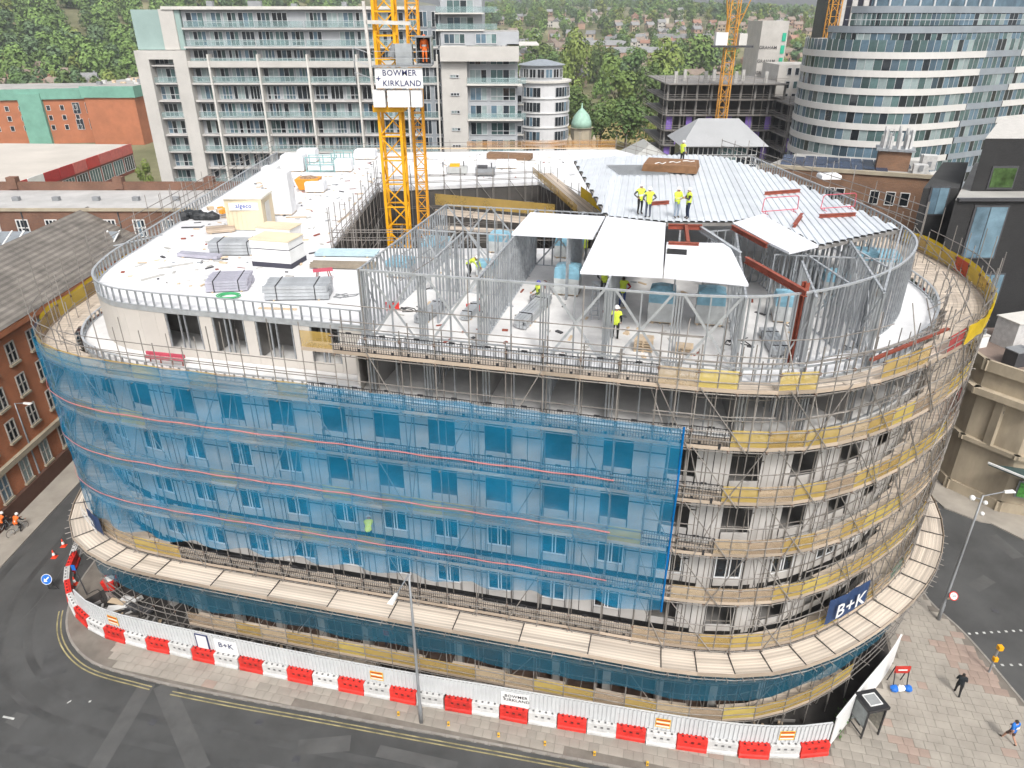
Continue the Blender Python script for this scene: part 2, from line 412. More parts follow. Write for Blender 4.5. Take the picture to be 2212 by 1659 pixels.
for j in range(-20, 90):
    u = -60 + rr.uniform(0, .5)
    while u < 70:
        w = rr.choice((.6, .9, .6)); u += w
        p = Vector((0, 28)) + E_ * (u - w / 2) + M_ * (j * .6 - 12)
        if not (-36 < p.x < 60 and 12 < p.y < 62) or not sees((p.x, p.y, 0)): continue
        if not all(inpoly(p + E_ * a + M_ * b, pav_poly) for a in (-w / 2 - .05, w / 2 + .05) for b in (-.34, .34)): continue
        if KP.dist(p) < .5 or KR.dist(p) < .5: continue
        if p.x < 18.5:
            hp = min(hq, key=lambda q: abs(q.x - p.x)) if p.x > -33 else None
            if p.x < -28 or (hp and p.y > hp.y + .5): continue
        elif p.x < 27 and p.y > 29.25 + (p.x - 19.4) * .94: continue
        f1 = (p - Vector((33, 36))).length < 3.0 and p.x > 29.5
        f2 = abs((p.x - 24) - (30 - p.y) * .55) < .7 and p.y < 30
        me = slab[w][1 if ((f1 or f2) and rr.random() < .9) or rr.random() < .03 else 0]
        it.append((me, T(p.x, p.y, rr.uniform(-.004, .004), ANG)))
a_, b_ = [x for x in it if x[0].materials[0] is slabm], [x for x in it if x[0].materials[0] is slabred]
pieces('paving_slab', pv, a_, 230, rest='paving_slab_field'); pieces('red_paving_slab', pv, b_, 70, rest='red_paving_slab_field')
HPq = [tuple(p) for p in HP.poly(-.15, 1.0, 7)]
sheet('site_ground', HPq + [(19.3, 29.5), (22.1, 32.1), (25, 34.8), (26.4, 36.2), (27.2, 39), (24, 44), (0, 44), (-28, 48)], .108, mat('dark_site_ground', (.035, .032, .03), .9, 0, .35, .8))
# pavement on the far side of the side street and across the right-hand road
p2 = MB().prism([(-41.6, 20), (-41.6, 110), (-60, 110), (-60, 20)][::-1], -.05, .1).build('pavement', slabm); p2['kind'] = 'structure'
vp = [tuple(k2(2300, 1212)), (75, 47), (75, 95), (39.5, 95), (38.6, 66), (38.7, 58), (39.4, 53.5), (41.5, 51.5), tuple(k2(2140, 1132))]
p3 = MB().prism(vp, -.05, .12).build('pavement', slabm); p3['kind'] = 'structure'
# ---------------------------------------------------------------- road markings and repairs (flat sheets)
def stripe(name, path, t0, t1, d0, d1, z, m, parent=None, step=.6):
    n = max(1, int((t1 - t0) / step)); mb = MB()
    for i in range(n + 1):
        t = t0 + (t1 - t0) * i / n; a = path.off(t, d0); b = path.off(t, d1); mb.v += [(a.x, a.y, z), (b.x, b.y, z)]
    for i in range(n): mb.f.append((2 * i, 2 * i + 2, 2 * i + 3, 2 * i + 1)); mb.m.append(0)
    o = mb.build(name, m, parent); o['kind'] = 'structure'; return o
for d in (.28, .52):
    stripe('yellow_line', KP, KP.near(Vector((-33.6, 41))), KP.near(Vector((-24, 34.2))), d, d + .09, .012, yelpaint)
    stripe('yellow_line', KP, KP.near(Vector((-22.5, 33.8))), KP.near(Vector((30, 23))), d, d + .09, .012, yelpaint)
    stripe('yellow_line', KR, 10, 21.2, d, d + .09, .012, yelpaint)
    stripe('yellow_line', KR, 26.2, 34, d, d + .09, .012, yelpaint)
LS = Path([(-41.6, 110), (-41.6, 20)])
for d in (-.35, -.6): stripe('yellow_line', LS, 40, 84, -d, -d + .09, .012, yelpaint)
VS = Path([(39.0, 70), (39.0, 58), (39.5, 53.5), (41.6, 51.3), tuple(k2(2140, 1132)), tuple(k2(2300, 1212))])
stripe('yellow_line', VS, 0, VS.L, -.6, -.5, .012, yelpaint)
for a, b, w in (((318, 1478), (205, 1665), .55), ((352, 1478), (432, 1665), .62)):
    p, q = k2(*a), k2(*b); n = Vector((-(q - p).y, (q - p).x)).normalized() * w
    sheet('asphalt_trench_repair', [p - n, q - n, q + n, p + n], .005, asphalt2)
sheet('asphalt_trench_repair', [k2(10, 1560), k2(36, 1538), k2(62, 1545), k2(40, 1575)], .005, asphalt2)
for a, b in (((8, 1546), (32, 1551)), ((146, 1517), (155, 1512)), ((193, 1514), (198, 1513))):
    p, q = k2(*a), k2(*b); sheet('white_road_mark', [p, p + Vector((0, -.14)), q + Vector((0, -.14)), q], .01, whitepaint)
def studs(a, b, n):
    for i in range(n):
        p = k2(*a).lerp(k2(*b), i / (n - 1)); sheet('crossing_stud_mark', [(p.x - .09, p.y - .09), (p.x + .09, p.y - .09), (p.x + .09, p.y + .09), (p.x - .09, p.y + .09)], .01, whitepaint)
studs((2078, 1370), (2205, 1362), 9); studs((2146, 1437), (2204, 1436), 4)
wl = Path([tuple(k2(0, 1380)), tuple(k2(60, 1325)), tuple(k2(130, 1235)), tuple(k2(165, 1150))])
stripe('worn_road_line', wl, 0, wl.L, 0, .07, .008, asphalt2)
for i, (x, y, w, d, a) in enumerate(((700, 1610, 3.2, 1.1, .1), (120, 1430, 1.6, 2.6, .4), (2120, 1260, 2.2, 1.0, .5), (470, 1570, .9, .9, -.2), (900, 1640, 5, .8, ANG), (60, 1620, 2.6, .6, -.1), (2170, 1180, 1.2, 3, .2))):
    p = k2(x, y); ca, sa = math.cos(a), math.sin(a); sheet('asphalt_patch', [(p.x + u * ca - v * sa, p.y + u * sa + v * ca) for u, v in ((-w / 2, -d / 2), (w / 2, -d / 2), (w / 2, d / 2), (-w / 2, d / 2))], .0055, (asphalt2, mat('asphalt_patch_dark', (.062, .062, .062), .85, 0, .2, .8))[i % 2])
for d, m in ((2.2, .5), (3.9, .5), (6.3, .6), (8.1, .6)): stripe('tyre_track', KP, 40, KP.L, d, d + m, .003, mat('tyre_polished_asphalt', (.062, .062, .061), .75, 0, .35, .3, detail=8))
dr = MB().box(0, 0, .006, .45, .4, .012).mesh('drain_cover', darkgrey)
for x, y in ((1080, 1608), (884, 1567), (560, 1560), (330, 1560), (2150, 1320), (640, 1640)):
    p = k2(x, y); o = link('drain_cover', dr, None, T(p.x, p.y, 0, ANG)); o['kind'] = 'structure'
# ---------------------------------------------------------------- the building site: shell
Z7, Z6, Z5, Z4, Z3, Z2 = 24.0, 20.8, 17.5, 14.1, 10.7, 7.2
FL = lambda x, k: (x, k - .235 * x)
Wp = Path([(-29.6, 95), (-29.6, 70), (-29.6, 50), (-29.3, 46.3), (-27.7, 42.9), (-24.6, 40.6)] + [FL(x, 34.2) for x in (-20, -12, -4, 4, 9)] + [(12, 31.55), (15, 31.95), (18, 33.2), (21, 35.1), (23.6, 37.7), (25.5, 40.6), (26.6, 43.6), (26.9, 47), (26.6, 55), (25.4, 68), (24, 80)])
T1 = Path([(-29.2, 95), (-29.0, 70), (-28.8, 54), (-28.6, 49.5), (-27.6, 45.6), (-25.6, 43.2), (-22.6, 42.0)] + [FL(x, 36.7) for x in (-18, -13, -8.6)])
T2 = Path([FL(x, 35.1) for x in (-8.2, -2, 4, 8)] + [(11.5, 32.9), (14.5, 33.5), (17.5, 35), (20.7, 37.5), (23.1, 40.4), (24.6, 43.3), (25.2, 46.5), (24.9, 55), (23.9, 64), (22.9, 73)])
site = thing('building_under_construction', 'large round-cornered building under construction wrapped in scaffolding and blue netting', 'building', (0, 60, 0))
COURT = [(-14, 54.5), (8, 54.5), (8.2, 64), (3, 79.5), (-14, 76)]
BACK = [(14, 101), (-29.2, 97)]
def slab_ring(name, outer, z0, z1, m, hole=None):
    bm = bmesh.new()
    def loop(pts, z): return [bm.verts.new((p[0], p[1], z)) for p in pts]
    es = []
    for z in (z0, z1):
        ls = [loop(outer, z)] + ([loop(hole, z)] if hole else [])
        e = []
        for L in ls:
            for i in range(len(L)): e.append(bm.edges.new((L[i - 1], L[i])))
        bmesh.ops.triangle_fill(bm, use_beauty=True, use_dissolve=False, edges=e)
        es.append(ls)
    for a, b in zip(es[0], es[1]):
        for i in range(len(a)): bm.faces.new((a[i - 1], a[i], b[i], b[i - 1]))
    bmesh.ops.recalc_face_normals(bm, faces=bm.faces)
    me = bpy.data.meshes.new(name); bm.to_mesh(me); bm.free(); me.materials.append(m)
    return link(name, me, site)
wpoly = [tuple(p) for p in Wp.poly(0, 1.0)]
full = wpoly + [(24, 82), (14, 101), (-29.6, 97)]
for z in (Z2, Z3, Z4, Z5):
    slab_ring('floor_slab', [tuple(p) for p in Wp.poly(-.3, 1.0)] + [(23, 82), (14, 100.5), (-29, 96.5)], z - .28, z - .02, conc_d, COURT)
slab_ring('floor_slab', full, Z6 - .28, Z6, greyfloor, COURT)
sR = Wp.near(Vector(FL(-8.6, 34.2)))
roof_poly = [tuple(p) for p in T1.poly(0, 1.0)] + [FL(-8.5, 36.6), FL(-8.5, 34.2)] + [tuple(p) for p in Wp.poly(0, 1.0, sR + .3)] + [(24, 82), (14, 101), (-29.2, 97)]
slab_ring('roof_deck_slab', roof_poly, Z7 - .3, Z7, whitedeck, COURT)
# welded laps between the roof membrane sheets
lapm = mat('membrane_lap', (.5, .5, .51), .6, 0, .15, 1)
for k in range(24):
    a = Vector((-28.3 + .02 * k, 46.5 + k * 2.05)); b = Vector((-14.3, 45.4 + k * 2.05))
    if a.y < 96: link('membrane_lap', MB().box(.5, 0, 0, 1, .09, .006).mesh('membrane_lap', lapm), site, alongx((a.x, a.y, Z7 + .002), (b.x, b.y, Z7 + .002)))
for k in range(7): link('membrane_lap', MB().box(.5, 0, 0, 1, .09, .006).mesh('membrane_lap', lapm), site, alongx((-12 + k * 4, 80.5 + k, Z7 + .002), (-12.6 + k * 4, 97 + k * .4, Z7 + .002)))
# courtyard walls and floor; the void's shade is painted into the wall colour
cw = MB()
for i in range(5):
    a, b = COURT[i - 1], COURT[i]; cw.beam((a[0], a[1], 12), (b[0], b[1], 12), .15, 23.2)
cw.build('courtyard_wall', mat('courtyard_void_shade', (.07, .065, .06), .9, 0, .3, .5), site)
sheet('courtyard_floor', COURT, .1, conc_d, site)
# inner corridor walls behind the open floors
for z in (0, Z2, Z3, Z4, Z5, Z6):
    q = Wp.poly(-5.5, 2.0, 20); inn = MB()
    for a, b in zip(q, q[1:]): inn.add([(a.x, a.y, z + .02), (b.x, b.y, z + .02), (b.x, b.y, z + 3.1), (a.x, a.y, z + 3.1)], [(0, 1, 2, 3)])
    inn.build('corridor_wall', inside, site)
# ---- facade: sheathing boards round window openings, four storeys
PIT = 3.31
s0 = Wp.near(Vector(FL(-.86, 34.2)))
kmin, kmax = -9, 11
board_me = {}
def board(w, h, m):
    k = (round(w, 2), round(h, 2), m.name)
    if k not in board_me: board_me[k] = MB().box(0, 0, 0, w, .05, h).mesh('sheathing_board', m)
    return board_me[k]
boards, dark = [], []
def place(lst, me, t, z, d=0):
    p, tn, n = Wp.at(t); q = p + n * d; lst.append((me, T(q.x, q.y, z, math.atan2(tn.y, tn.x))))
frame_me = {}
def window_mesh(w, h, kind):
    k = (w, h, kind)
    if k in frame_me: return frame_me[k]
    mb = MB(); f = .07
    for x in (-w / 2 + f / 2, w / 2 - f / 2): mb.box(x, 0, 0, f, .09, h)
    for z in (0, h - f): mb.box(0, 0, z, w - 2 * f, .09, f)
    mb.box(-w * .06, 0, f, f, .08, h - 2 * f); mb.box(w * .06, 0, f, f, .08, h - 2 * f)
    frame_me[k] = mb.mesh('window', winframe); return frame_me[k]
pane_me = {}
def pane(w, h):
    if (w, h) not in pane_me: pane_me[(w, h)] = MB().box(0, 0, 0, w, .02, h).mesh('pane', darkglass)
    return pane_me[(w, h)]
OW, OH = 1.55, 1.75
rows = [(Z5, 3.3, 0), (Z4, 3.4, 0), (Z3, 3.4, 1), (Z2, 3.5, 1)]
windows = []
for z, h, done in rows:
    zs = z + (.75 if not done else .85); zt = zs + OH
    for k in range(kmin, kmax):
        t = s0 + k * PIT; dx = 0
        if t < 44 or t > Wp.L - 14: continue
        curved = Wp.at(t - 1.6)[1].angle(Wp.at(t + 1.6)[1]) > .12
        inst = done or (z == Z4 and k <= -4)
        # piers: tall boards either side, split into two lifts by a taped joint
        for a, w in ((t + OW / 2 + .44, .86), (t + OW / 2 + 1.32, .86)):
            place(boards, board(w - .02, h - .8, sheath), a, z + .04); place(boards, board(w - .02, .7, sheath), a, z + h - .74)
        place(boards, board(OW - .06, zs - z - (.35 if done else .12), sheath), t, z + (.3 if done else .06), .0)
        place(boards, board(OW - .06, z + h - zt - .06, sheath), t, zt + .03, .0)
        if inst and not (z == Z2 and k > 2):
            p, tn, n = Wp.at(t); q = p - n * .02; a = math.atan2(tn.y, tn.x)
            M = T(q.x, q.y, zs, a)
            wo_ = link('window', window_mesh(OW - .04, OH, 0), site, M)
            link('pane', pane(OW - .2, OH - .16), wo_, T(q.x - n.x * .02, q.y - n.y * .02, zs + .08, a))
        else:
            p, tn, n = Wp.at(t); a = math.atan2(tn.y, tn.x); c = T(p.x, p.y, 0, a)
            for sx in (-.62, .62):
                dark.append((p + tn * sx, zs - .3))
    # dark damp-proof band along the foot of the finished storeys
    if done:
        q = Wp.poly(.035, 1.0, 40, Wp.L - 16); mb = MB()
        for a, b in zip(q, q[1:]): mb.add([(a.x, a.y, z - .3), (b.x, b.y, z - .3), (b.x, b.y, z + .32), (a.x, a.y, z + .32)], [(0, 1, 2, 3)])
        mb.build('damp_proof_membrane', black, site)
pieces('sheathing_board', site, boards, 300, rest='sheathing_boards_beyond')
# black tape over the joints
tape = MB()
for z, h, done in rows:
    for k in range(kmin, kmax):
        t = s0 + k * PIT
        if t < 44 or t > Wp.L - 14: continue
        a = Wp.off(t + OW / 2 + .03, .03); b = Wp.off(t + PIT - OW / 2 - .03, .03)
        tape.beam((a.x, a.y, z + h - 1.4), (b.x, b.y, z + h - 1.4), .012, .075)
        for sx in (-OW / 2 - .02, OW / 2 + .02):
            if not done: c = Wp.off(t + sx, .033); tape.beam((c.x, c.y, z + .3), (c.x, c.y, z + .78), .012, .11)
            else: c = Wp.off(t + sx * 1.09, .033); tape.beam((c.x, c.y, z + .1), (c.x, c.y, z + 2.7), .012, .16)
        if k % 2: c = Wp.off(t + OW / 2 + .88, .032); tape.beam((c.x, c.y, z + .05), (c.x, c.y, z + h - .1), .012, .055)
    for (p, zz) in dark:
        pass
tape.build('joint_tape', black, site)
# steel studs standing in the raw openings
st = MB().box(0, 0, 0, .075, .1, 1).mesh('stud', galvd)
stud_items = []
def stud(x, y, z, h, a=0): stud_items.append((st, T(x, y, z, a) @ Matrix.Diagonal((1, 1, h, 1))))
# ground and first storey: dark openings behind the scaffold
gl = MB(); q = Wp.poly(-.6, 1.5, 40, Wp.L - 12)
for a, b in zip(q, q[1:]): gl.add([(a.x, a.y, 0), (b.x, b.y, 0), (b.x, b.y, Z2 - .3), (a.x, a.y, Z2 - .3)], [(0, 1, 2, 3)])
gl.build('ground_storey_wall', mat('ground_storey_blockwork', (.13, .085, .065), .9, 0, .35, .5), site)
colm = MB().box(0, 0, 0, .5, .5, 1).mesh('column', concrete)
for k in range(-8, 10):
    t = s0 + k * PIT + .4
    if 44 < t < Wp.L - 12:
        p, tn, n = Wp.at(t); link('column', colm, site, T(p.x - n.x * .15, p.y - n.y * .15, .1, math.atan2(tn.y, tn.x)) @ Matrix.Diagonal((1, 1, Z2 - .4, 1)))
# ---- sixth storey: set-back beige wall to the left, open steel frame to the right
bt, t = [], T1.near(Vector((-28.7, 50)))
ops = []
segs = [(T1.near(Vector((-27.4, 45.2))), .9), (T1.near(Vector(FL(-20.3, 36.7))), 2.4), (T1.near(Vector(FL(-17.3, 36.7))), 2.2), (T1.near(Vector(FL(-14.2, 36.7))), 2.5), (T1.near(Vector(FL(-11.0, 36.7))), 1.9)]
t = 20.0; h1 = Z7 - .3 - Z6
tl = T1.L
while t < tl - .05:
    hit = [s for s in segs if s[0] - s[1] / 2 <= t + .02 < s[0] + s[1] / 2]
    nxt = min([s[0] - s[1] / 2 for s in segs if s[0] - s[1] / 2 > t + .02] + [tl])
    if hit:
        s = hit[0]; a = T1.off(s[0] - s[1] / 2, 0); b = T1.off(s[0] + s[1] / 2, 0)
        c = (a + b) / 2; an = math.atan2(b.y - a.y, b.x - a.x); w = (b - a).length
        lo = .6 if s[1] > 1 else .1
        if lo > .2: bt.append((board(w - .02, lo, beigewall), T(c.x, c.y, Z6 + .02, an)))
        for f in (.03, .4, .56, .97):
            p = a.lerp(b, f); stud(p.x, p.y + .05, Z6 + lo, h1 - lo, an)
        t = s[0] + s[1] / 2; continue
    e = min(t + (1.2 if T1.at(t)[1].angle(T1.at(min(t + 1.2, tl))[1]) < .1 else .5), nxt)
    a = T1.off(t, 0); b = T1.off(e, 0); c = (a + b) / 2
    if e - t > .06: bt.append((board((b - a).length - .012, h1 - .02, beigewall), T(c.x, c.y, Z6 + .02, math.atan2(b.y - a.y, b.x - a.x))))
    t = e
pieces('beige_board', site, bt, 120)
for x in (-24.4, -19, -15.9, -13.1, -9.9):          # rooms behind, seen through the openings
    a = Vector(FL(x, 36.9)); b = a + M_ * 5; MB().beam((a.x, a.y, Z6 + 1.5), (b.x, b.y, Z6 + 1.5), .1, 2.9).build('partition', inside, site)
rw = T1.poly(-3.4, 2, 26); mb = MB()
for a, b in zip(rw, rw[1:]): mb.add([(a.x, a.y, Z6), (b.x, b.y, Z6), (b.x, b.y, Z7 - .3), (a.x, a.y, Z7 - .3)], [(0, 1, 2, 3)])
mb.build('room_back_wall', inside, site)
a = Vector(FL(-8.6, 34.3)); b = Vector(FL(-8.6, 36.8))
MB().beam((a.x, a.y, Z6 + 1.45), (b.x, b.y, Z6 + 1.45), .12, 2.85).build('return_wall', beigewall, site)
# open right-hand storey
t = sR + .5
while t < Wp.L - 14:
    p, tn, n = Wp.at(t); an = math.atan2(tn.y, tn.x)
    for f in (0, .16, .34): q = p + tn * f - n * .12; stud(q.x, q.y, Z6, Z7 - .3 - Z6, an)
    q = p + tn * 1.7 - n * .12; stud(q.x, q.y, Z6, Z7 - .3 - Z6, an)
    a = p - n * .3; b = p - n * 5.4
    if int(t / PIT) % 2 == 0: MB().beam((a.x, a.y, Z6 + 1.45), (b.x, b.y, Z6 + 1.45), .1, 2.85).build('partition', mat('grey_plasterboard', (.3, .29, .28), .9, 0, .15, .5), site)
    else:
        for f in range(1, 9): q = a.lerp(b, f / 9); stud(q.x, q.y, Z6, 2.9, an)
    t += PIT
for z in (Z6 + .04, Z7 - .34):
    q = Wp.poly(-.12, 1, sR + .3, Wp.L - 14); tr = MB()
    for a, b in zip(q, q[1:]): tr.beam((a.x, a.y, z), (b.x, b.y, z), .1, .07)
    tr.build('stud_track', galvd, site)
# ---- parapets: low steel upstands round the roof edge, the terrace and the right-hand slab
def upstand(path, t0, t1, z, h, d=0, step=.62, sheet_m=None):
    q = path.poly(d, .6, t0, t1)
    for zz, w_ in ((z + h, .13), (z + .03, .11)):
        mb = MB()
        for a, b in zip(q, q[1:]): mb.beam((a.x, a.y, zz), (b.x, b.y, zz), w_, .05)
        mb.build('parapet_track', galv, site)
    if sheet_m:
        mb = MB()
        for a, b in zip(q, q[1:]): mb.add([(a.x, a.y, z), (b.x, b.y, z), (b.x, b.y, z + h * .97), (a.x, a.y, z + h * .97)], [(0, 1, 2, 3)])
        mb.build('parapet_sheet', sheet_m, site)
    t = t0
    while t < t1:
        p = path.off(t, d); stud(p.x, p.y, z, h, math.atan2(path.at(t)[1].y, path.at(t)[1].x)); t += step
upstand(T1, 2, T1.L, Z7, .95)
upstand(Wp, 36, sR, Z6, .55, sheet_m=None)
upstand(Wp, sR + .4, Wp.L - 8, Z7, .75)
e = T1.poly(.02, .6, 2, T1.L); mb = MB()
for a, b in zip(e, e[1:]): mb.beam((a.x, a.y, Z7 - .16), (b.x, b.y, Z7 - .16), .06, .3)
mb.build('roof_edge_channel', galv, site)
# ---- top storey: stud walls, tracks and straps
ZT = 28.0
def stud_wall(a, b, z0, z1, step=.6, brace=True, double=False):
    a = Vector(a); b = Vector(b); L = (b - a).length; n = max(1, round(L / step)); an = math.atan2(b.y - a.y, b.x - a.x)
    for i in range(n + 1):
        p = a.lerp(b, i / n); stud(p.x, p.y, z0, z1 - z0, an)
    for z in (z0 + .03, z1 - .03): MB().beam((a.x, a.y, z), (b.x, b.y, z), .11, .06).build('stud_wall_track', galv, site)
    if brace:
        d = Vector((-(b - a).y, (b - a).x)).normalized() * .06
        k = max(1, round(L / 3.3))
        for i in range(k):
            p, q = a.lerp(b, i / k) + d, a.lerp(b, (i + 1) / k) + d
            mb = MB(); mb.beam((p.x, p.y, z0), (q.x, q.y, z1), .012, .11); mb.beam((p.x, p.y, z1), (q.x, q.y, z0), .014, .11); mb.build('cross_strap', galv, site)
O = Vector(FL(-8.2, 35.1))
def loc(u, v): return O + E_ * u + M_ * v
# front wall: clusters of studs with crossed straps between
q = T2.poly(0, .5)
for zz in (ZT - .04, Z7 + .03):
    mb = MB()
    for a, b in zip(q, q[1:]): mb.beam((a.x, a.y, zz), (b.x, b.y, zz), .12, .1 if zz > 26 else .06)
    mb.build('stud_wall_track', galv, site)
t = 0; tc = T2.near(Vector((10.5, 32.8)))
while t < tc:
    an = ANG
    for f in (0, .14, .28, .42): p = T2.off(t + f, 0); stud(p.x, p.y, Z7, ZT - Z7, an)
    p = T2.off(t + 1.75, 0); stud(p.x, p.y, Z7, ZT - Z7, an)
    if int(t / 3.31) % 4 != 2:
        a, b = T2.off(t + .45, .06), T2.off(t + 3.25, .06); mb = MB()
        mb.beam((a.x, a.y, Z7), (b.x, b.y, ZT), .012, .13); mb.beam((a.x, a.y, ZT), (b.x, b.y, Z7), .014, .13); mb.build('cross_strap', galv, site)
    t += 3.31
t = tc
while t < T2.L - 1:
    p = T2.off(t, 0); stud(p.x, p.y, Z7, ZT - Z7, math.atan2(T2.at(t)[1].y, T2.at(t)[1].x)); t += .5
for f in (.12, .3, .46, .62):
    t = lerp(tc, T2.L - 22, f); a = T2.off(t, -.09); b = T2.off(t + 2.4, -.09)
    mb = MB(); mb.beam((a.x, a.y, Z7), (b.x, b.y, ZT), .014, .12); mb.build('cross_strap', galv, site)
stud_wall(loc(0, 0), loc(0, 15.2), Z7, ZT, .5)
for u, v0, v1 in ((6.6, 0, 15.2), (13.2, 0, 15.2), (19.9, .1, 12), (26.5, 2.4, 13)):
    stud_wall(loc(u, v0), loc(u, v1), Z7, ZT, .55)
for u, v0, v1 in ((3.3, 3, 8.4), (9.9, 8.5, 15), (16.5, 6, 12), (23.2, 1, 7)): stud_wall(loc(u, v0), loc(u, v1), Z7, ZT, .6, False)
for u0, u1, v in ((0, 6.6, 15.2), (6.6, 13.2, 15.2), (.4, 2.8, 8.4), (3.6, 6.2, 8.4)): stud_wall(loc(u0, v), loc(u1, v), Z7, ZT, .6, True)
ca = T2.off(T2.L - 27, 0); stud_wall(loc(26.5, 2.6), (ca.x, ca.y), Z7, ZT, .8, False)
for a, b, br in (((12.6, 45.6), (24.6, 48.6), True), ((15.2, 40.6), (21.8, 39.6), False), ((17.4, 35.6), (16.6, 46.2), True), ((20.6, 38.2), (19.8, 47), False), ((12.4, 41.5), (12.8, 45.4), False)): stud_wall(a, b, Z7, ZT - .25, .6, br)
pieces('stud', site, stud_items, 300, rest='studs_beyond')
# screed strip under the top storey
sp = MB().prism([tuple(loc(-.2, .1)), tuple(loc(19, .15)), (14, 33.8), (17.2, 35.3), (20.3, 37.8), (22.7, 40.6), (24.2, 43.4), (24.8, 46.5), (24.5, 54), tuple(loc(-.2, 16))], Z7 + .004, Z7 + .012).build('screed_floor', greyfloor, site)
# ---- roof over the right-hand wing
def roofpt(x, y): v = P(x, y, ZT + .1); return (v.x, v.y)
roofs = [('cover_panel', [(1105, 505), (1281, 514), (1307, 468), (1146, 459)]), ('cover_panel', [(1253, 588), (1431, 597), (1438, 482), (1310, 468)]), ('cover_panel', [(1434, 597), (1617, 615), (1573, 526), (1440, 524)]),
         ('cover_panel', [(1657, 523), (1705, 546), (1768, 531), (1645, 464), (1583, 482)])]
for i, (n, px) in enumerate(roofs):
    pl = [roofpt(*p) for p in px]; pl = pl if sum((pl[i][0] - pl[i - 1][0]) * (pl[i][1] + pl[i - 1][1]) for i in range(4)) < 0 else pl[::-1]
    MB().prism(pl, ZT, ZT + .12 + i * .004).build('cover_panel', whitepanel, site)
# profiled metal decking: one long trough sheet after another
dk = mat('bright_metal_decking', (.6, .63, .665), .42, .15, .07, .6, rnd=.06)
deck_poly = [roofpt(*p) for p in ((1240, 345), (1330, 336), (1500, 334), (1560, 338), (1700, 385), (1945, 492), (1770, 529), (1647, 466), (1583, 478), (1440, 478), (1310, 466))]
dpoly = [Vector(p) for p in deck_poly]
def clipline(poly, o, d):
    ts = []
    for i in range(len(poly)):
        a, b = poly[i - 1], poly[i]; ab = b - a; den = d.x * ab.y - d.y * ab.x
        if abs(den) < 1e-9: continue
        w = a - o; t = (w.x * ab.y - w.y * ab.x) / den; u = (w.x * d.y - w.y * d.x) / den
        if 0 <= u < 1: ts.append(t)
    return sorted(ts)
da = Vector((.17, .985)).normalized(); db = Vector((da.y, -da.x))
lo = min(p.dot(db) for p in dpoly); hi = max(p.dot(db) for p in dpoly); k = lo + .15
while k < hi:
    mb = MB(); any_ = False
    for j in range(2):
        c = k + .48 * j; o = db * c; ts = clipline(dpoly, o, da)
        for a, b in zip(ts[::2], ts[1::2]):
            if b - a < .3: continue
            any_ = True; p = o + da * a; q = o + da * b; w = [(-.24, 0), (-.17, 0), (-.14, .075), (.14, .075), (.17, 0), (.24, 0)]
            vs = [(p.x + db.x * x, p.y + db.y * x, ZT + .05 + z) for x, z in w] + [(q.x + db.x * x, q.y + db.y * x, ZT + .05 + z) for x, z in w]
            mb.add(vs, [(i, i + 6, i + 7, i + 1)[::-1] for i in range(5)])
    if any_: mb.build('decking_sheet', dk, site)
    k += .96
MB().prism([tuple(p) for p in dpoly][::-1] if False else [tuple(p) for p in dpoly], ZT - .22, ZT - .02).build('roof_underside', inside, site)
# red oxide steel beams framing the opening in the roof
def rb(name, a, b, z, w=.2, h=.28, m=redox): 
    p, q = P(a[0], a[1], z), P(b[0], b[1], z); return MB().beam(p, q, w, h * .14, m=0).beam(p - Vector((0, 0, h * .5)), q - Vector((0, 0, h * .5)), w * .25, h * .9).beam(p - Vector((0, 0, h)), q - Vector((0, 0, h)), w, h * .14).build(name, m, site)
rb('steel_beam', (1444, 484), (1517, 486), ZT + .3); rb('steel_beam', (1482, 484), (1487, 522), ZT + .3); rb('steel_beam', (1444, 522), (1510, 525), ZT + .3)
rb('steel_beam', (1582, 486), (1657, 526), ZT + .1, .2, .26); rb('steel_beam', (1512, 488), (1600, 545), ZT + .2, .2, .3, galv); rb('steel_beam', (1612, 555), (1742, 628), ZT + .2, .22, .3)
p = P(1742, 628, ZT); c_ = MB().box(p.x, p.y, Z7, .24, .05, 4.4, .3).box(p.x - .05, p.y + .12, Z7, .05, .2, 4.4, .3).box(p.x - .08, p.y + .24, Z7, .24, .05, 4.4, .3); c_.build('steel_column', redox, site)
MB().box(*P(1462, 545, ZT + .12).to_tuple()[:2], ZT + .125, 1.1, .9, .06, ANG, 0).build('roof_hatch_opening', black, site)
p, q = P(1875, 805, Z7), P(2040, 735, Z7)
MB().beam(p + Vector((0, 0, .7)), q + Vector((0, 0, .7)), .2, .12).build('edge_steel_beam', redox, site)
# ---------------------------------------------------------------- scaffolding
S = Path([(-32.2, 92), (-32.2, 70), (-32.2, 52), (-31.9, 46.5), (-30.2, 42.2), (-27, 39.75), (-23.5, 38.5)] + [FL(x, 32.85) for x in (-18, -10, -2, 5, 9)] + [(12.2, 30.35), (14.8, 30.55), (17.5, 31.4), (20, 32.7), (22.4, 34.3), (25, 36.4), (27.6, 39.2), (29.5, 42.3), (30.6, 45.7), (31, 49.5), (30.6, 56), (29.2, 68), (28, 78)])
scaf = thing('tube_scaffolding', 'tall tube scaffolding with timber board decks wrapped round the building', 'scaffold', (0, 31, 0))
tS0, tS1 = S.near(Vector((-32.2, 80))), S.near(Vector((30, 62)))
tX = lambda x: S.near(Vector(FL(x, 32.85)))
BAY = 1.88
nb = int((tS1 - tS0) / BAY); sta = [tS0 + (tS1 - tS0) * i / nb for i in range(nb + 1)]
LV = [2.1, 4.4, 7.2, 10.7, 14.1, 17.5, 20.8, 24.0]
tTop = tX(-11)
tube_me = MB().tube((0, 0, 0), (0, 0, 1), .031, 6).mesh('scaffold_tube', tubem)
rq = random.Random(5)
std, led, trn, brc, coup = [], [], [], [], []
def tb(lst, p, q): lst.append((tube_me, along(p, q)))
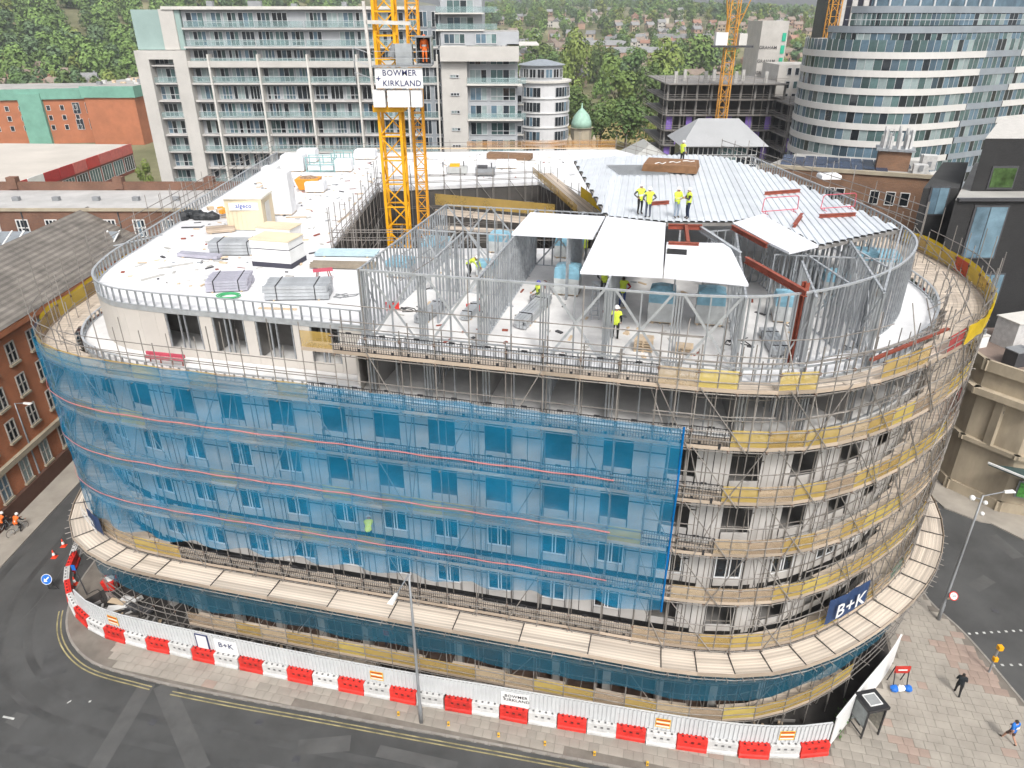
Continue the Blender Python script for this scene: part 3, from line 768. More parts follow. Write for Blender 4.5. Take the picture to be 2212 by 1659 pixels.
cm = MB().box(0, 0, -.07, .12, .12, .14).mesh('coupler', tuber)
def width(t):                       # how far the deck reaches in to the wall
    p = S.at(t)[0]; return max(1.25, Wp.dist(p) - .25)
for i, t in enumerate(sta):
    p, tn, n = S.at(t); right = t > tTop
    top = (25.6 + rq.choice((0, .2, .8, 1.6)) if right else 22.6 + rq.choice((0, .8, 2.2, 3.0)))
    if right and t < tX(8) and i % 3 == 0: top = 28.6 + rq.uniform(0, .7)
    hzb = Vector((rq.uniform(-.03, .03), rq.uniform(-.03, .03)))
    tb(std, (p.x, p.y, 0), (p.x + hzb.x, p.y + hzb.y, top))
    q = p - n * 1.2
    tb(std, (q.x, q.y, 0), (q.x, q.y, (25.2 + rq.uniform(0, .5)) if right else 22 + rq.choice((0, 1.5, 2.6))))
    w = width(t)
    if w > 2.4:
        q = p - n * (w - .1); tb(std, (q.x, q.y, 0), (q.x, q.y, 25.3 + rq.uniform(0, .8)))
    if tX(-26) < t < tX(9) + 14:
        q = p + n * .78; tb(std, (q.x, q.y, 0), (q.x, q.y, 6.7)); tb(brc, (q.x, q.y, .2), (*(p + tn * 1.2).to_tuple(), 2.0))
    for z in LV:
        if z > 21 and not right: continue
        a = p + n * (rq.uniform(.12, .3) + (.75 if z == 2.1 else 0)); b = p - n * (w + .05)
        tb(trn, (a.x, a.y, z - .07), (b.x, b.y, z - .07))
        coup.append((cm, T(p.x, p.y, z - .1, 0))); coup.append((cm, T(p.x, p.y, z + 1.0, 0)))
    if i < nb:
        p2 = S.at((t + sta[i + 1]) / 2)
        for z in LV:
            if z > 21 and not right: continue
            a = p2[0] + p2[2] * .12; b = p2[0] - p2[2] * (w + .02); tb(trn, (a.x, a.y, z - .07), (b.x, b.y, z - .07))
for i in range(0, nb - 1, 2):
    t0, t1 = sta[i], sta[min(i + 2, nb)]
    tm = sta[i + 1]
    cv = S.at(t0)[1].angle(S.at(t1)[1]) > .06
    spans = [(t0, tm), (tm, t1)] if cv else [(t0, t1)]
    right = t0 > tTop - 1
    for z in LV:
        if z > 21 and not right: continue
        for u, v in spans:
            for d, dz in ((.05, -.13), (.05, .5), (.05, 1.02), (-1.15, -.13), (-1.15, 1.0)):
                if z == 2.1 and d > 0: d += .75
                if dz == 1.0 and z < 20: continue
                a = S.off(u - .15, d); b = S.off(v + .15, d); e = rq.uniform(-.02, .02)
                tb(led, (a.x, a.y, z + dz + e), (b.x, b.y, z + dz - e))
    if not right:
        for z in (22.6, 23.3):
            for u, v in spans: a = S.off(u, .05); b = S.off(v, .05); tb(led, (a.x, a.y, z), (b.x, b.y, z))
    elif t1 < tX(10):                # extra rails above the top deck
        for z in (25.9, 26.8):
            a = S.off(t0, .05); b = S.off(t1, .05); tb(led, (a.x, a.y, z), (b.x, b.y, z))
for i in range(1, nb - 2, 4):        # facade bracing
    for j, z in enumerate(LV[:-1]):
        z2 = LV[j + 1]
        if z2 > 21 and sta[i] < tTop: continue
        d = (i // 4 + j) % 2; k = i + (j % 2) * 2
        if k + 2 > nb: continue
        a = S.off(sta[k], .11); b = S.off(sta[k + 1], .11)
        if d: a, b = b, a
        tb(brc, (a.x, a.y, z2 + .3), (b.x, b.y, z - .2))
for i in range(2, nb - 2, 2):        # struts between the rows, and rakers at the foot
    a = S.off(sta[i], .1); b = S.off(sta[i], -1.25)
    for z in (7.2, 14.1, 17.5): tb(brc, (a.x, a.y, z), (b.x, b.y, z + 3.2))
    c = S.off(sta[i] + rq.uniform(.5, 1.6), .15); tb(brc, (a.x, a.y, .1), (c.x, c.y, 2.3))
t = tX(9)
while t < tS1 - 6:                   # long zig-zag braces on the round corner
    for z in (7.2, 10.7, 14.1, 17.5, 20.8):
        a = S.off(t, .13); b = S.off(t + 2.6, .13); tb(brc, (a.x, a.y, z + 3.4), (b.x, b.y, z - .1))
    t += 4.2
for i in range(nb):                  # extra standards, rails and puncheons where the scaffold swells round the corner
    t = (sta[i] + sta[i + 1]) / 2
    if t < tX(6.5): continue
    p, tn, n = S.at(t); w = width(t)
    tb(std, (p.x, p.y, 0), (p.x, p.y, 25.2 + rq.choice((0, .5, 1.8, 2.6)))); q = p - n * min(w, 2.2); tb(std, (q.x, q.y, 0), (q.x, q.y, 25 + rq.uniform(0, 1)))
    for z in LV[2:]:
        for d, dz in ((.08, 1.9), (-min(w, 2.2), 1.0), (-min(w, 2.2), 2.2)):
            a = S.off(sta[i] - .1, d); b = S.off(sta[i + 1] + .1, d)
            if rq.random() < .8: tb(led, (a.x, a.y, z + dz), (b.x, b.y, z + dz + rq.uniform(-.03, .03)))
        if rq.random() < .45: a = S.off(t, .1); b = S.off(t + rq.uniform(-1.6, 1.6), -w * .9); tb(brc, (a.x, a.y, z), (b.x, b.y, z + 3.2))
for i in range(0, nb, 2):            # loose uprights and sleeves left of the round corner
    t = sta[i] + .7
    if tX(-24) < t < tX(6.5):
        p = S.off(t, -1.05); z = rq.choice(LV[2:6]); tb(std, (p.x, p.y, z), (p.x, p.y, z + 3.6)); a = S.off(t, .06)
pieces('standard', scaf, std, 300, rest='standards_beyond')
pieces('ledger', scaf, led, 300, rest='ledgers_beyond'); pieces('transom', scaf, trn, 300, rest='transoms_beyond')
pieces('brace', scaf, brc, 300, rest='braces_beyond'); pieces('coupler', scaf, coup, 250, rest='couplers_beyond')
# ---- decks: single boards, laid end to end
bme = [MB().box(.5, 0, 0, 1, .215, .04).mesh('scaffold_board', boardm) for _ in range(1)][0]
toe = MB().box(.5, 0, 0, 1, .03, .2).mesh('toe_board', toem)
bd, te, fan, fas = [], [], [], []
for i in range(nb):
    t0, t1 = sta[i], sta[i + 1]; right = t0 > tTop - .6
    for z in LV:
        if z > 21 and not right: continue
        if z < 5 and not (tX(-24) < t0 < tX(9) + 12): continue
        nbd = max(5, int(width((t0 + t1) / 2) / .228))
        for k in range(nbd):
            o_ = .75 if z == 2.1 else 0; a = S.off(t0 + .01, o_ - .1 - .228 * k); b = S.off(t1 - .01, o_ - .1 - .228 * k); e = rq.uniform(-.006, .006)
            if k == nbd - 1 and rq.random() < .15: continue
            bd.append((bme, alongx((a.x, a.y, z + e), (b.x, b.y, z + e + rq.uniform(-.01, .01)))))
        a = S.off(t0, .03 + (.75 if z == 2.1 else 0)); b = S.off(t1, .03 + (.75 if z == 2.1 else 0)); te.append((toe, alongx((a.x, a.y, z - .02), (b.x, b.y, z - .02))))
pieces('scaffold_board', scaf, bd, 300, rest='scaffold_boards_beyond'); pieces('toe_board', scaf, te, 300, rest='toe_boards_beyond')
# ---- projecting protection fan above the pavement
fm = mat('fan_board', (.5, .435, .365), .8, 0, .28, 1.0, rnd=.2, stretch=(.35, 6, 6), spec=.2)
fme = MB().box(.5, 0, 0, 1, .222, .045).mesh('fan_board', fm)
fj = MB()
f0, f1 = S.near(Vector((-32, 47))), S.near(Vector((30.8, 47)))
t = f0
while t < f1:
    st_ = 4.1 if S.at(t)[1].angle(S.at(t + 4.1)[1]) < .05 else 1.9
    e = min(t + st_, f1)
    for k in range(7):
        d = .16 + .23 * k; a = S.off(t + .02, d); b = S.off(e - .02, d); z = 6.95 + rq.uniform(-.01, .01) + k * .012
        fan.append((fme, alongx((a.x, a.y, z), (b.x, b.y, z))))
    a = S.off(t, 1.72); b = S.off(e, 1.72)
    fas.append((toe, alongx((a.x, a.y, 6.9), (b.x, b.y, 6.9)) @ Matrix.Diagonal((1, 1, 1.35, 1))))
    a = S.off(t, .05); b = S.off(t, 1.72); MB().beam((a.x, a.y, 7.07), (b.x, b.y, 7.1), .05, .03).build('fan_joint_strip', blackmetal, scaf)
    for u in (t + .4, (t + e) / 2, e - .4):
        a = S.off(u, -1.2); b = S.off(u, 1.86 + rq.uniform(0, .22)); fas_t = along((a.x, a.y, 6.8), (b.x, b.y, 6.82)); fan.append((tube_me, fas_t)) if False else brc.append((tube_me, fas_t))
        link('fan_tube', tube_me, scaf, fas_t)
        c = S.off(u, .1); d_ = S.off(u, 1.55); link('fan_strut', tube_me, scaf, along((c.x, c.y, 4.6), (d_.x, d_.y, 6.8)))
    a = S.off(t, 1.78); b = S.off(e, 1.78); link('fan_edge_tube', tube_me, scaf, along((a.x, a.y, 6.74), (b.x, b.y, 6.74)))
    t = e
pieces('fan_board', scaf, fan, 300); pieces('fan_fascia_board', scaf, fas, 120)
# ---- guards: black barred panels and coloured mesh panels
gp = MB(); L_ = 1.95
for z in (0, 1.0): gp.box(0, 0, z, L_, .04, .035)
for x in (-L_ / 2, L_ / 2): gp.box(x, 0, 0, .04, .04, 1.03)
gp.box(0, 0, .5, L_, .03, .025)
for k in range(1, 14): gp.box(-L_ / 2 + L_ * k / 14, 0, .03, .022, .022, .98)
gp.box(-.5, -.05, -.12, .12, .06, .32); gp.box(.5, -.05, -.12, .12, .06, .32); gp.box(0, -.03, 1.0, .3, .06, .1)
gpm = gp.mesh('barred_guard_panel', blackmetal)
def meshguard(m): return MB().box(.5, 0, 0, 1, .012, .95).mesh('mesh_guard_panel', m)
gy, go = meshguard(guardy), meshguard(guardo)
gr_ = meshguard(sheer('red_guard_mesh', (.6, .1, .1), .6)); gg_ = meshguard(sheer('green_guard_mesh', (.25, .4, .3), .55))
for i in range(nb):
    t0, t1 = sta[i], sta[i + 1]; x = S.at((t0 + t1) / 2)[0].x; front = tX(-24) < t0 < tX(9.2)
    for z in LV:
        if z > 21 and t0 < tTop - .6: continue
        if z == 4.4: continue
        if z == 2.1 and not tX(-24) < t0 < tX(9) + 12: continue
        o_ = .76 if z == 2.1 else 0; a = S.off(t0 + .02, o_); b = S.off(t1 - .02, o_)
        if front and ((z == 24.0 and x > -9.8 and x < 7) or (z in (20.8, 17.5) and x > -11) or (z == 14.1 and x > 6.2) or (z == 10.7 and x > -8 and x < 9.3) or (z == 7.2 and x < 6.4)):
            c = S.off((t0 + t1) / 2, -.06); link('barred_guard_panel', gpm, scaf, T(c.x, c.y, z + .12 + rq.uniform(-.03, .05), ANG + rq.uniform(-.015, .015))); continue
        me = rq.choice((gy, gy, go)) if t0 > tX(9) or z == 2.1 else rq.choice((go, go, gy))
        if t0 > tX(9) + 14 and rq.random() < .12: me = rq.choice((gr_, gg_))
        if z == 24.0 and t0 > tX(9) and rq.random() < .5: continue
        link('mesh_guard_panel', me, scaf, alongx((a.x, a.y, z + .18), (b.x, b.y, z + .18)))
# ---- nettings hung on the scaffold
def hanging(name, m, label, t0, t1, zb, zt, d=.16, wav=.06, cols=2, rows_=14, seam=1):
    mb = MB(); n = int((t1 - t0) / .3); q = random.Random(9)
    for i in range(n + 1):
        t = t0 + (t1 - t0) * i / n; ph = (t - tS0) / BAY * math.pi
        b_ = zb(t); tp = zt(t)
        for j in range(rows_ + 1):
            z = lerp(b_, tp, j / rows_); w = d + wav * (abs(math.sin(ph)) * .4 + .35 * math.sin(z * 1.1 + t * .7) * math.sin(t * .9) + .25 * math.sin(z * 3.7 + t * 2.3) * math.sin(t * 3.1 - z))
            p = S.off(t, w); mb.v.append((p.x, p.y, z))
    for i in range(n):
        for j in range(rows_):
            a = i * (rows_ + 1) + j; mb.f.append((a, a + rows_ + 1, a + rows_ + 2, a + 1)); mb.m.append(0)
    r = thing(name, label, 'netting', (S.at((t0 + t1) / 2)[0].x, S.at((t0 + t1) / 2)[0].y, zb((t0 + t1) / 2)))
    mb.build('net_cloth', m, r, smooth=True)
    return r
tn0, tn1 = S.near(Vector((-32.2, 62))), tX(8.5)
zbot = lambda t: lerp(8.3, 9.9, (t - tn0) / (tn1 - tn0)) + .42 * (1 - abs(math.sin((t - tS0) / BAY * math.pi / 2))) * 1.0 - .2 + .12 * math.sin(t * 1.7)
nt1 = hanging('debris_netting', netblue, 'big bright blue debris net over the front and corner of the scaffolding', tn0, tn1, zbot, lambda t: 21.95 + .04 * math.sin(t * 2), rows_=40, wav=.13)
mb = MB(); pm = mat('pink_net_seam_tape', (.55, .2, .2), .7)
for z in (11.6, 15.0, 18.4):
    pts = [S.off(tn0 + 14 + (tn1 - 3.2 - tn0 - 14) * i / 80, .26) for i in range(81)]
    for i in range(80): mb.beam((pts[i].x, pts[i].y, z + .03 * math.sin(i)), (pts[i + 1].x, pts[i + 1].y, z + .03 * math.sin(i + 1)), .02, .07)
mb.build('seam_tape', pm, nt1)
p, q = S.off(tn1, .2), S.off(tn1, .2)
MB().path([(p.x, p.y, 9.9), (p.x, p.y, 14), (p.x + .03, p.y, 18), (p.x, p.y, 22)], .06, 6).build('gathered_net_edge', sheer('gathered_blue_netting', (.01, .25, .62), .92), nt1)
hanging('skirt_netting', netdark, 'low band of faded blue netting hanging under the protection fan', S.near(Vector((-29.8, 41.8))), S.near(Vector((24.4, 35.9))), lambda t: 4.0 + .2 * math.sin(t * .9) * math.sin(t * .33), lambda t: 6.8, d=.85, rows_=6)
hanging('corner_netting', netyel, 'bright yellow netting along the top guard rail of the round scaffold corner', S.near(Vector((24.2, 35.7))), S.near(Vector((30.6, 56))), lambda t: 24.2, lambda t: 25.25 + .08 * math.sin(t), d=.12, wav=.15, rows_=4)
hanging('side_netting', netyel, 'faded yellow netting along the side street end of the scaffold top deck', S.near(Vector((-32.2, 66))), S.near(Vector((-31.5, 44.9))), lambda t: 20.95, lambda t: 22.1 + .08 * math.sin(t), d=.05, wav=.12, rows_=4)
# ---- rails, inner edge protection and stair towers of tube round the courtyard
ct = thing('courtyard_scaffolding', 'tangle of scaffold tubes and board platforms standing in the central courtyard', 'scaffold', (-3, 65, 0))
ci = []
def ctube(p, q): ci.append((tube_me, along(p, q)))
cp = [Vector(c) for c in COURT]
for i in range(5):
    a, b = cp[i - 1], cp[i]; L = (b - a).length; n = max(2, int(L / 1.7)); inw = Vector((-(b - a).y, (b - a).x)).normalized() * .7
    for j in range(n + 1):
        p = a.lerp(b, j / n) + inw * .25; q = p + inw
        ctube((p.x, p.y, 8), (p.x, p.y, 25.6 + rq.uniform(0, 1.6))); ctube((q.x, q.y, 8), (q.x, q.y, 25.2 + rq.uniform(0, 1.2)))
    for z in (18, 20, 22, 24.6, 25.2):
        for k in (0, 1):
            p, q = a + inw * (.25 + k), b + inw * (.25 + k); ctube((p.x, p.y, z), (q.x, q.y, z))
    for j in range(0, n - 1, 2):
        p, q = a.lerp(b, j / n) + inw * .3, a.lerp(b, (j + 2) / n) + inw * .3; ctube((p.x, p.y, 20), (q.x, q.y, 24.5))
for j in range(3):
    p, q = P(860, 553 + 28 * j, 25), P(1030, 455 + 22 * j, 26.5); ctube(p, q)
pieces('scaffold_tube', ct, ci, 300)
# yellow-guarded loading platform inside the courtyard and gangway beside the metal roof
def platform(name, a, b, z, w, m=ply):
    a, b = Vector(a), Vector(b); d = (b - a).normalized(); n = Vector((-d.y, d.x))
    its = []
    for k in range(int(w / .228)):
        p, q = a + n * (.228 * k), b + n * (.228 * k); its.append((bme, alongx((p.x, p.y, z), (q.x, q.y, z))))
    for me, M in its: link(name + '_board', me, ct, M)
platform('platform', (-7.5, 69.5), (9.6, 62.5), 23.0, 2.4); platform('gangway', (7.2, 60), (4.0, 77), 25.4, 1.6); platform('platform', (-6.2, 56.5), (7, 53.6), 25.0, 1.2)
MB().beam((-7.6, 71.8, 23.9), (4, 67.2, 23.9), .02, 1.1).build('platform_guard_mesh', guardy, ct)
MB().beam((-7.6, 71.7, 22.8), (9.6, 64.8, 22.8), .05, .3).build('platform_toe_board', toem, ct)
MB().beam((5.4, 60, 25.7), (2.2, 77, 25.7), .02, .7).build('gangway_guard_mesh', guardy, ct)
MB().beam((7.4, 60.2, 25.9), (6.2, 66, 25.9), .02, .9).build('gangway_guard_mesh', netyel, ct)
# edge rails on the back, left and right roof edges
er = thing('roof_edge_railing', 'grey tube edge railing and orange netting round the far roof edges', 'railing', (0, 97, Z7))
ri = []
def rt(p, q): ri.append((tube_me, along(p, q)))
for a, b, z, hs in (((-30, 50), (-30.4, 96), Z7, (.7, 1.3, 1.9)), ((-30.4, 97.5), (14, 101.5), Z7, (.6, 1.1)), ((14, 101), (25.8, 74), Z7, (.6, 1.1)), ((20.5, 73.5), (26.4, 46), ZT - .3, (.5, 1.0, 1.5))):
    a, b = Vector(a), Vector(b); L = (b - a).length; n = int(L / 2.4)
    for h in hs: rt((a.x, a.y, z + h), (b.x, b.y, z + h))
    for j in range(n + 1): p = a.lerp(b, j / n); rt((p.x, p.y, z - 1.5), (p.x, p.y, z + hs[-1] + rq.uniform(.1, 1.3)))
pieces('rail_tube', er, ri, 300)
MB().beam((-6, 100.2, Z7 + .6), (14, 101.9, Z7 + .6), .02, 1.1).build('orange_netting', sheer('orange_netting', (.75, .42, .15), .32), er)
MB().beam((-20, 98.7, Z7 + .5), (14, 101.6, Z7 + .05), .4, .12).build('edge_board', ply, er)
# left-hand pavement-side poles leaning up past the roof line
for k in range(0):
    pass
# ---------------------------------------------------------------- materials stored on the roof
def ft(x, y, z, d=0): v = P(x, y, z); return Vector((v.x + M_.x * d / 2, v.y + M_.y * d / 2, z))
def text(name, s, size, m, parent, M, ext=.004, bold=.012, align='CENTER', sp=1.0):
    bold = min(bold, .012) * .8
    cu = bpy.data.curves.new(name, 'FONT'); cu.body = s; cu.size = size; cu.extrude = ext; cu.offset = bold * size; cu.align_x = align; cu.align_y = 'CENTER'; cu.space_line = sp; cu.space_character = 1.06
    cu.resolution_u = 2
    o = bpy.data.objects.new('lettering_source', cu); me = bpy.data.meshes.new_from_object(o); bpy.data.objects.remove(o); bpy.data.curves.remove(cu)
    me.materials.clear(); me.materials.append(m); me.name = name
    return link(name, me, parent, M)
def upright(x, y, z, a=0): return T(x, y, z, a) @ Matrix.Rotation(rad(90), 4, 'X')     # text on a wall that faces the camera
# site cabin
c = ft(528, 499, Z7, 2.6); cab = thing('site_store_cabin', 'cream panelled store cabin with a white name board standing on the roof', 'cabin', c)
mb = MB().box(c.x, c.y, Z7 + .1, 3.1, 2.6, 2.55, ANG * .2)
for k in range(9): mb.box(c.x - 1.4 + k * .35, c.y - 1.31, Z7 + .15, .05, .03, 2.3, 0)
mb.build('body', cream, cab)
MB().box(c.x, c.y, Z7 + 2.65, 3.3, 2.8, .16).build('roof', mat('cabin_roof', (.7, .67, .6), .6), cab)
MB().box(c.x, c.y - 1.36, Z7 + 1.75, 2.4, .04, .62).build('name_board', white, cab)
text('lettering', 'algeco', .5, mat('blue_print', (.02, .06, .35), .6), cab, upright(c.x, c.y - 1.385, Z7 + 2.1))
MB().box(c.x, c.y, Z7, 3, 2.5, .1).build('skid', galvd, cab)
MB().box(c.x + 1.575, c.y - .2, Z7 + .15, .03, 1.1, 2.1).build('door', offwhite, cab)
def stack(name, label, cat, c, w, d, layers, a=ANG, group=None, jit=.03):
    t = thing(name, label, cat, c, group); z = c[2]
    for n, h, m, sh in layers:
        mb = MB().box(c[0] + rq.uniform(-jit, jit), c[1], z, w * sh, d * sh, h, a); mb.build(n, m, t); z += h
    return t
crate_dark = mat('dark_crate_base', (.05, .05, .07), .7)  # dark tone along the crate foot and between its blocks
whitewrap = mat('white_shrink_wrap', (.72, .73, .75), .4, 0, .1, 1.5, bump=.4, bscale=7)
c = ft(588, 578, Z7, 2.2); stack('insulation_crate', 'double cream-topped insulation crate with charcoal plinth nearest the roof cabin front', 'crate', c, 3.1, 2.2, [('plinth', .35, crate_dark, 1), ('lower_block', .95, white, .97), ('band', .05, crate_dark, .98), ('upper_block', .55, white, .97), ('lid', .08, cream, 1.0)])
c = ft(592, 528, Z7, 2); stack('insulation_crate', 'cream-topped insulation crate directly behind the double crate', 'crate', c, 3.0, 1.9, [('plinth', .2, ply, 1), ('block', 1.0, white, .97), ('lid', .08, cream, 1.0)])
def wrapped(label, c, w, d, h, m, a=0, group=None, name='wrapped_pallet', pal=True, lump=.12):
    t = thing(name, label, 'pallet', c, group)
    if pal:
        mb = MB()
        for k in (-1, 0, 1): mb.box(c[0] + k * w * .4 * math.cos(a), c[1] + k * w * .4 * math.sin(a), c[2], .1, d, .1, a)
        mb.build('pallet_bearers', ply, t).__setitem__('kind', 'stuff'); MB().box(c[0], c[1], c[2] + .1, w, d, .03, a).build('pallet_top', ply, t)
    z0 = c[2] + (.13 if pal else 0); n = 16; mb = MB()
    def ring(s, z, j):
        o = []
        for i in range(n):
            an = 2 * math.pi * i / n; x, y = math.cos(an), math.sin(an); k = max(abs(x), abs(y)); x /= k; y /= k; q = s * (1 + rq.uniform(-j, j))
            px, py = x * w / 2 * q, y * d / 2 * q; o.append((c[0] + px * math.cos(a) - py * math.sin(a), c[1] + px * math.sin(a) + py * math.cos(a), z + rq.uniform(-j, j) * .6))
        return o
    vs = ring(.98, z0, .01); levels = 5
    for k in range(1, levels): vs += ring(1, z0 + h * k / levels, .02)
    vs += ring(.94, z0 + h, .03); vs += ring(.5, z0 + h * (1 + lump * .3), .05); m_ = len(vs)
    fs = []
    for k in range(levels + 1):
        for i in range(n): fs.append((k * n + i, k * n + (i + 1) % n, (k + 1) * n + (i + 1) % n, (k + 1) * n + i))
    fs.append(tuple((levels + 1) * n + i for i in range(n)))
    mb.add(vs, fs)
    if m is bluewrap:
        mb.m = [1 if i < n * 3 else 0 for i in range(len(mb.f))]
    mb.build('wrapped_load', [m, mat('clear_wrapped_boards', (.5, .52, .52), .4, 0, .15, 2)] if m is bluewrap else m, t)
    return t
wl_ = [('tall column of white wrapped blocks standing behind the cream cabin', (604, 466), 1.9, 1.7, 3.6), ('white wrapped bale beside the tall white column on the roof', (583, 408), 1.6, 1.5, 2.0), ('pale blue-white wrapped pallet at the far corner of the white roof', (628, 372), 2.6, 2.2, 1.7),
       ('low white sack by the orange skip on the roof', (676, 417), 1.9, 1.6, .9), ('small white wrapped pallet at the back beside the teal frames', (738, 372), 1.9, 1.6, 1.2), ('white wrapped block at the back of the roof behind the skip', (660, 352), 2.2, 1.8, 1.4),
       ('low white wrapped bale at the back roof edge left of the crane', (785, 345), 2.6, 1.8, 1.0), ('flat white covered pallet behind the courtyard opening', (1090, 365), 2.4, 1.9, .7)]
for lb, (x, y), w, d, h in wl_: wrapped(lb, ft(x, y, Z7, d), w, d, h, whitewrap)
# teal steel stillages
tl_ = mat('teal_frame', (.22, .38, .38), .5, 0, .15)
for lb, (x, y), w in (('teal steel stillage frame beside the white pallets at the far roof end', (690, 372), 3.2), ('second teal stillage frame standing behind the orange skip', (735, 362), 2.2)):
    c = ft(x, y, Z7, 1.6); t = thing('stillage', lb, 'stillage', c)
    mb = MB()
    for sx in (-1, 0, 1):
        for sy in (-1, 1): mb.box(c.x + sx * w / 2, c.y + sy * .8, Z7, .1, .1, 1.7)
    for z in (.1, .8, 1.6):
        for sy in (-1, 1): mb.box(c.x, c.y + sy * .8, Z7 + z, w, .09, .09)
    mb.build('frame', tl_, t); MB().box(c.x, c.y, Z7 + .2, w * .9, 1.4, .5).build('load', whitewrap, t)
# orange skip
c = ft(660, 414, Z7, 1.8); sk = thing('waste_skip', 'orange tipping skip on the roof behind the white wrapped blocks', 'skip', c)
MB().hexa([(c.x - .9, c.y - .6, Z7 + .1), (c.x + .9, c.y - .6, Z7 + .1), (c.x + .9, c.y + .6, Z7 + .1), (c.x - .9, c.y + .6, Z7 + .1), (c.x - 1.2, c.y - .95, Z7 + 1.2), (c.x + 1.2, c.y - .95, Z7 + 1.2), (c.x + 1.2, c.y + .95, Z7 + 1.2), (c.x - 1.2, c.y + .95, Z7 + 1.2)]).build('tub', orange, sk)
MB().blob((c.x, c.y, Z7 + 1.15), 1.05, .8, .25, 9, 5, jit=.2).build('rubbish', mat('mixed_rubbish', (.3, .2, .13), .9, 0, .5, 4), sk)
# steel bundles
def bundle(label, c, L, w, h, m, a=0, n=6, lay=3, strap=True, name='steel_bundle', cat='bundle', rad_=None):
    t = thing(name, label, cat, c); ca, sa = math.cos(a), math.sin(a); its = []
    for k in (-.35, .35): MB().box(c[0] + k * L * ca, c[1] + k * L * sa, c[2], .09, w * 1.05, .09, a).build('bearer', ply, t)
    for j in range(lay):
        for i in range(n):
            off = (i - (n - 1) / 2) * w / n; x = c[0] - off * sa; y = c[1] + off * ca; z = c[2] + .09 + j * h / lay; e = rq.uniform(-.06, .06) * L * .3
            me = BM.setdefault((round(L, 1), round(w / n, 2), round(h / lay, 2), m.name), None) or MB().box(0, 0, 0, L, w / n * .86, h / lay * .9).mesh('length', m)
            BM[(round(L, 1), round(w / n, 2), round(h / lay, 2), m.name)] = me
            link('length', me, t, T(x + e * ca, y + e * sa, z, a + rq.uniform(-.006, .006)))
    if strap:
        for k in (-.3, .3): MB().box(c[0] + k * L * ca, c[1] + k * L * sa, c[2] + .08, .05, w * 1.02, h + .03, a).build('strap', blackmetal, t)
    return t
BM = {}
lil = mat('zinc_lilac_steel', (.46, .45, .52), .45, .4, .12, 2)
bundle('long bundle of galvanised frames behind the lilac bundle on the roof', ft(500, 553, Z7, 1.6), 3.6, 1.6, .95, galv, .02, 5, 4)
bundle('lilac-grey bundle of steel sections near the front parapet', ft(478, 632, Z7, 2.2), 2.6, 2.2, .7, lil, .12, 6, 4)
bundle('wide bundle of cross-braced steel frames behind the front parapet', ft(632, 650, Z7, 1.9), 4.0, 1.9, .9, galv, .04, 7, 4)
bundle('loose lengths of grey steel lying left of the frame bundle', ft(425, 560, Z7, .8), 3.4, .8, .25, lil, -.25, 3, 1, False)
bundle('stack of long scaffold poles lying beside the stud wall corner', ft(735, 583, Z7, 1), 4.6, .9, .3, mat('brown_poles', (.26, .22, .17), .8), -.08, 7, 3, False, 'pole_stack')
bundle('flat sheets of pale blue board beside the stud wall corner', ft(745, 556, Z7, 1), 4.6, 1.2, .3, mat('pale_blue_board', (.42, .55, .6), .6), -.05, 1, 5, False, 'board_stack', 'boards')
bundle('short lengths of timber stacked by the black tarpaulin heap', ft(470, 505, Z7, 1), 2.2, .9, .4, toem, .35, 5, 3, False, 'timber_stack', 'timber')
for lb, (x, y), L, w, h, a, n in (('bundle of steel sections on the top floor under the first braced bay', (925, 690), 3.0, .7, .5, 1.2, 4), ('short bundle of steel sections in the second braced bay', (1012, 688), 2.2, .6, .4, 1.25, 4), ('long bundle of steel sections with a worker sitting on it', (1148, 690), 4.6, .8, .6, 1.2, 4), ('bundle of steel channels beside the red column in the round corner', (1672, 758), 3.2, .9, .4, 1.5, 4)):
    bundle(lb, ft(x, y, Z7, 1.2), L, w, h, galv, a, n, 3, True)
# blue wrapped pallets inside the stud rooms
bp_ = [((936, 560), 1.9, 1.5, 1.25, 'blue wrapped pallet in the second room behind the left stud wall'), ((860, 602), 1.7, 1.4, 1.1, 'blue wrapped pallet in the first room behind the left stud wall'), ((1078, 548), 1.7, 1.4, 1.3, 'blue wrapped pallet at the back of the third stud room'), ((1048, 600), 1.3, 1.1, .9, 'low blue wrapped pallet next to the crouching worker'),
       ((1226, 560), 2.0, 1.6, 1.4, 'dusty blue wrapped pallet in shade under the first white cover panel'), ((1222, 640), 1.6, 1.3, 1.7, 'tall bright blue wrapped pallet behind the sitting worker'), ((1425, 700), 1.5, 1.3, 1.9, 'tall blue wrapped pallet left of the braced bay under the white panels'), ((1530, 705), 1.6, 1.3, 1.9, 'tall blue wrapped pallet right of the braced bay under the white panels'),
       ((1890, 592), 3.0, 1.6, 1.3, 'long pale blue wrapped pallet at the back of the round corner room'), ((1802, 640), 1.6, 1.4, 1.3, 'blue wrapped pallet by the middle of the round corner room'), ((1700, 700), 1.6, 1.4, 1.5, 'blue wrapped pallet just behind the red steel column')]
for (x, y), w, d, h, lb in bp_: wrapped(lb, ft(x, y, Z7, d), w, d, h, bluewrap, ANG, lump=.3)
for lb, (x, y), n in (('stack of empty timber pallets at the slab edge below the standing worker', (1388, 762), 5), ('low stack of timber pallets right of the taller pallet stack', (1475, 768), 3)):
    c = ft(x, y, Z7, .8); t = thing('pallet_stack', lb, 'pallets', c)
    for k in range(n):
        z = Z7 + k * .15
        for s in (-.42, 0, .42): MB().box(c.x + s * E_.x, c.y + s * E_.y, z, .1, .8, .09, ANG).build('bearer', ply, t)
        for s in (-.36, -.18, 0, .18, .36): MB().box(c.x + s * M_.x, c.y + s * M_.y, z + .09, 1.0, .1, .02, ANG).build('slat', ply, t)
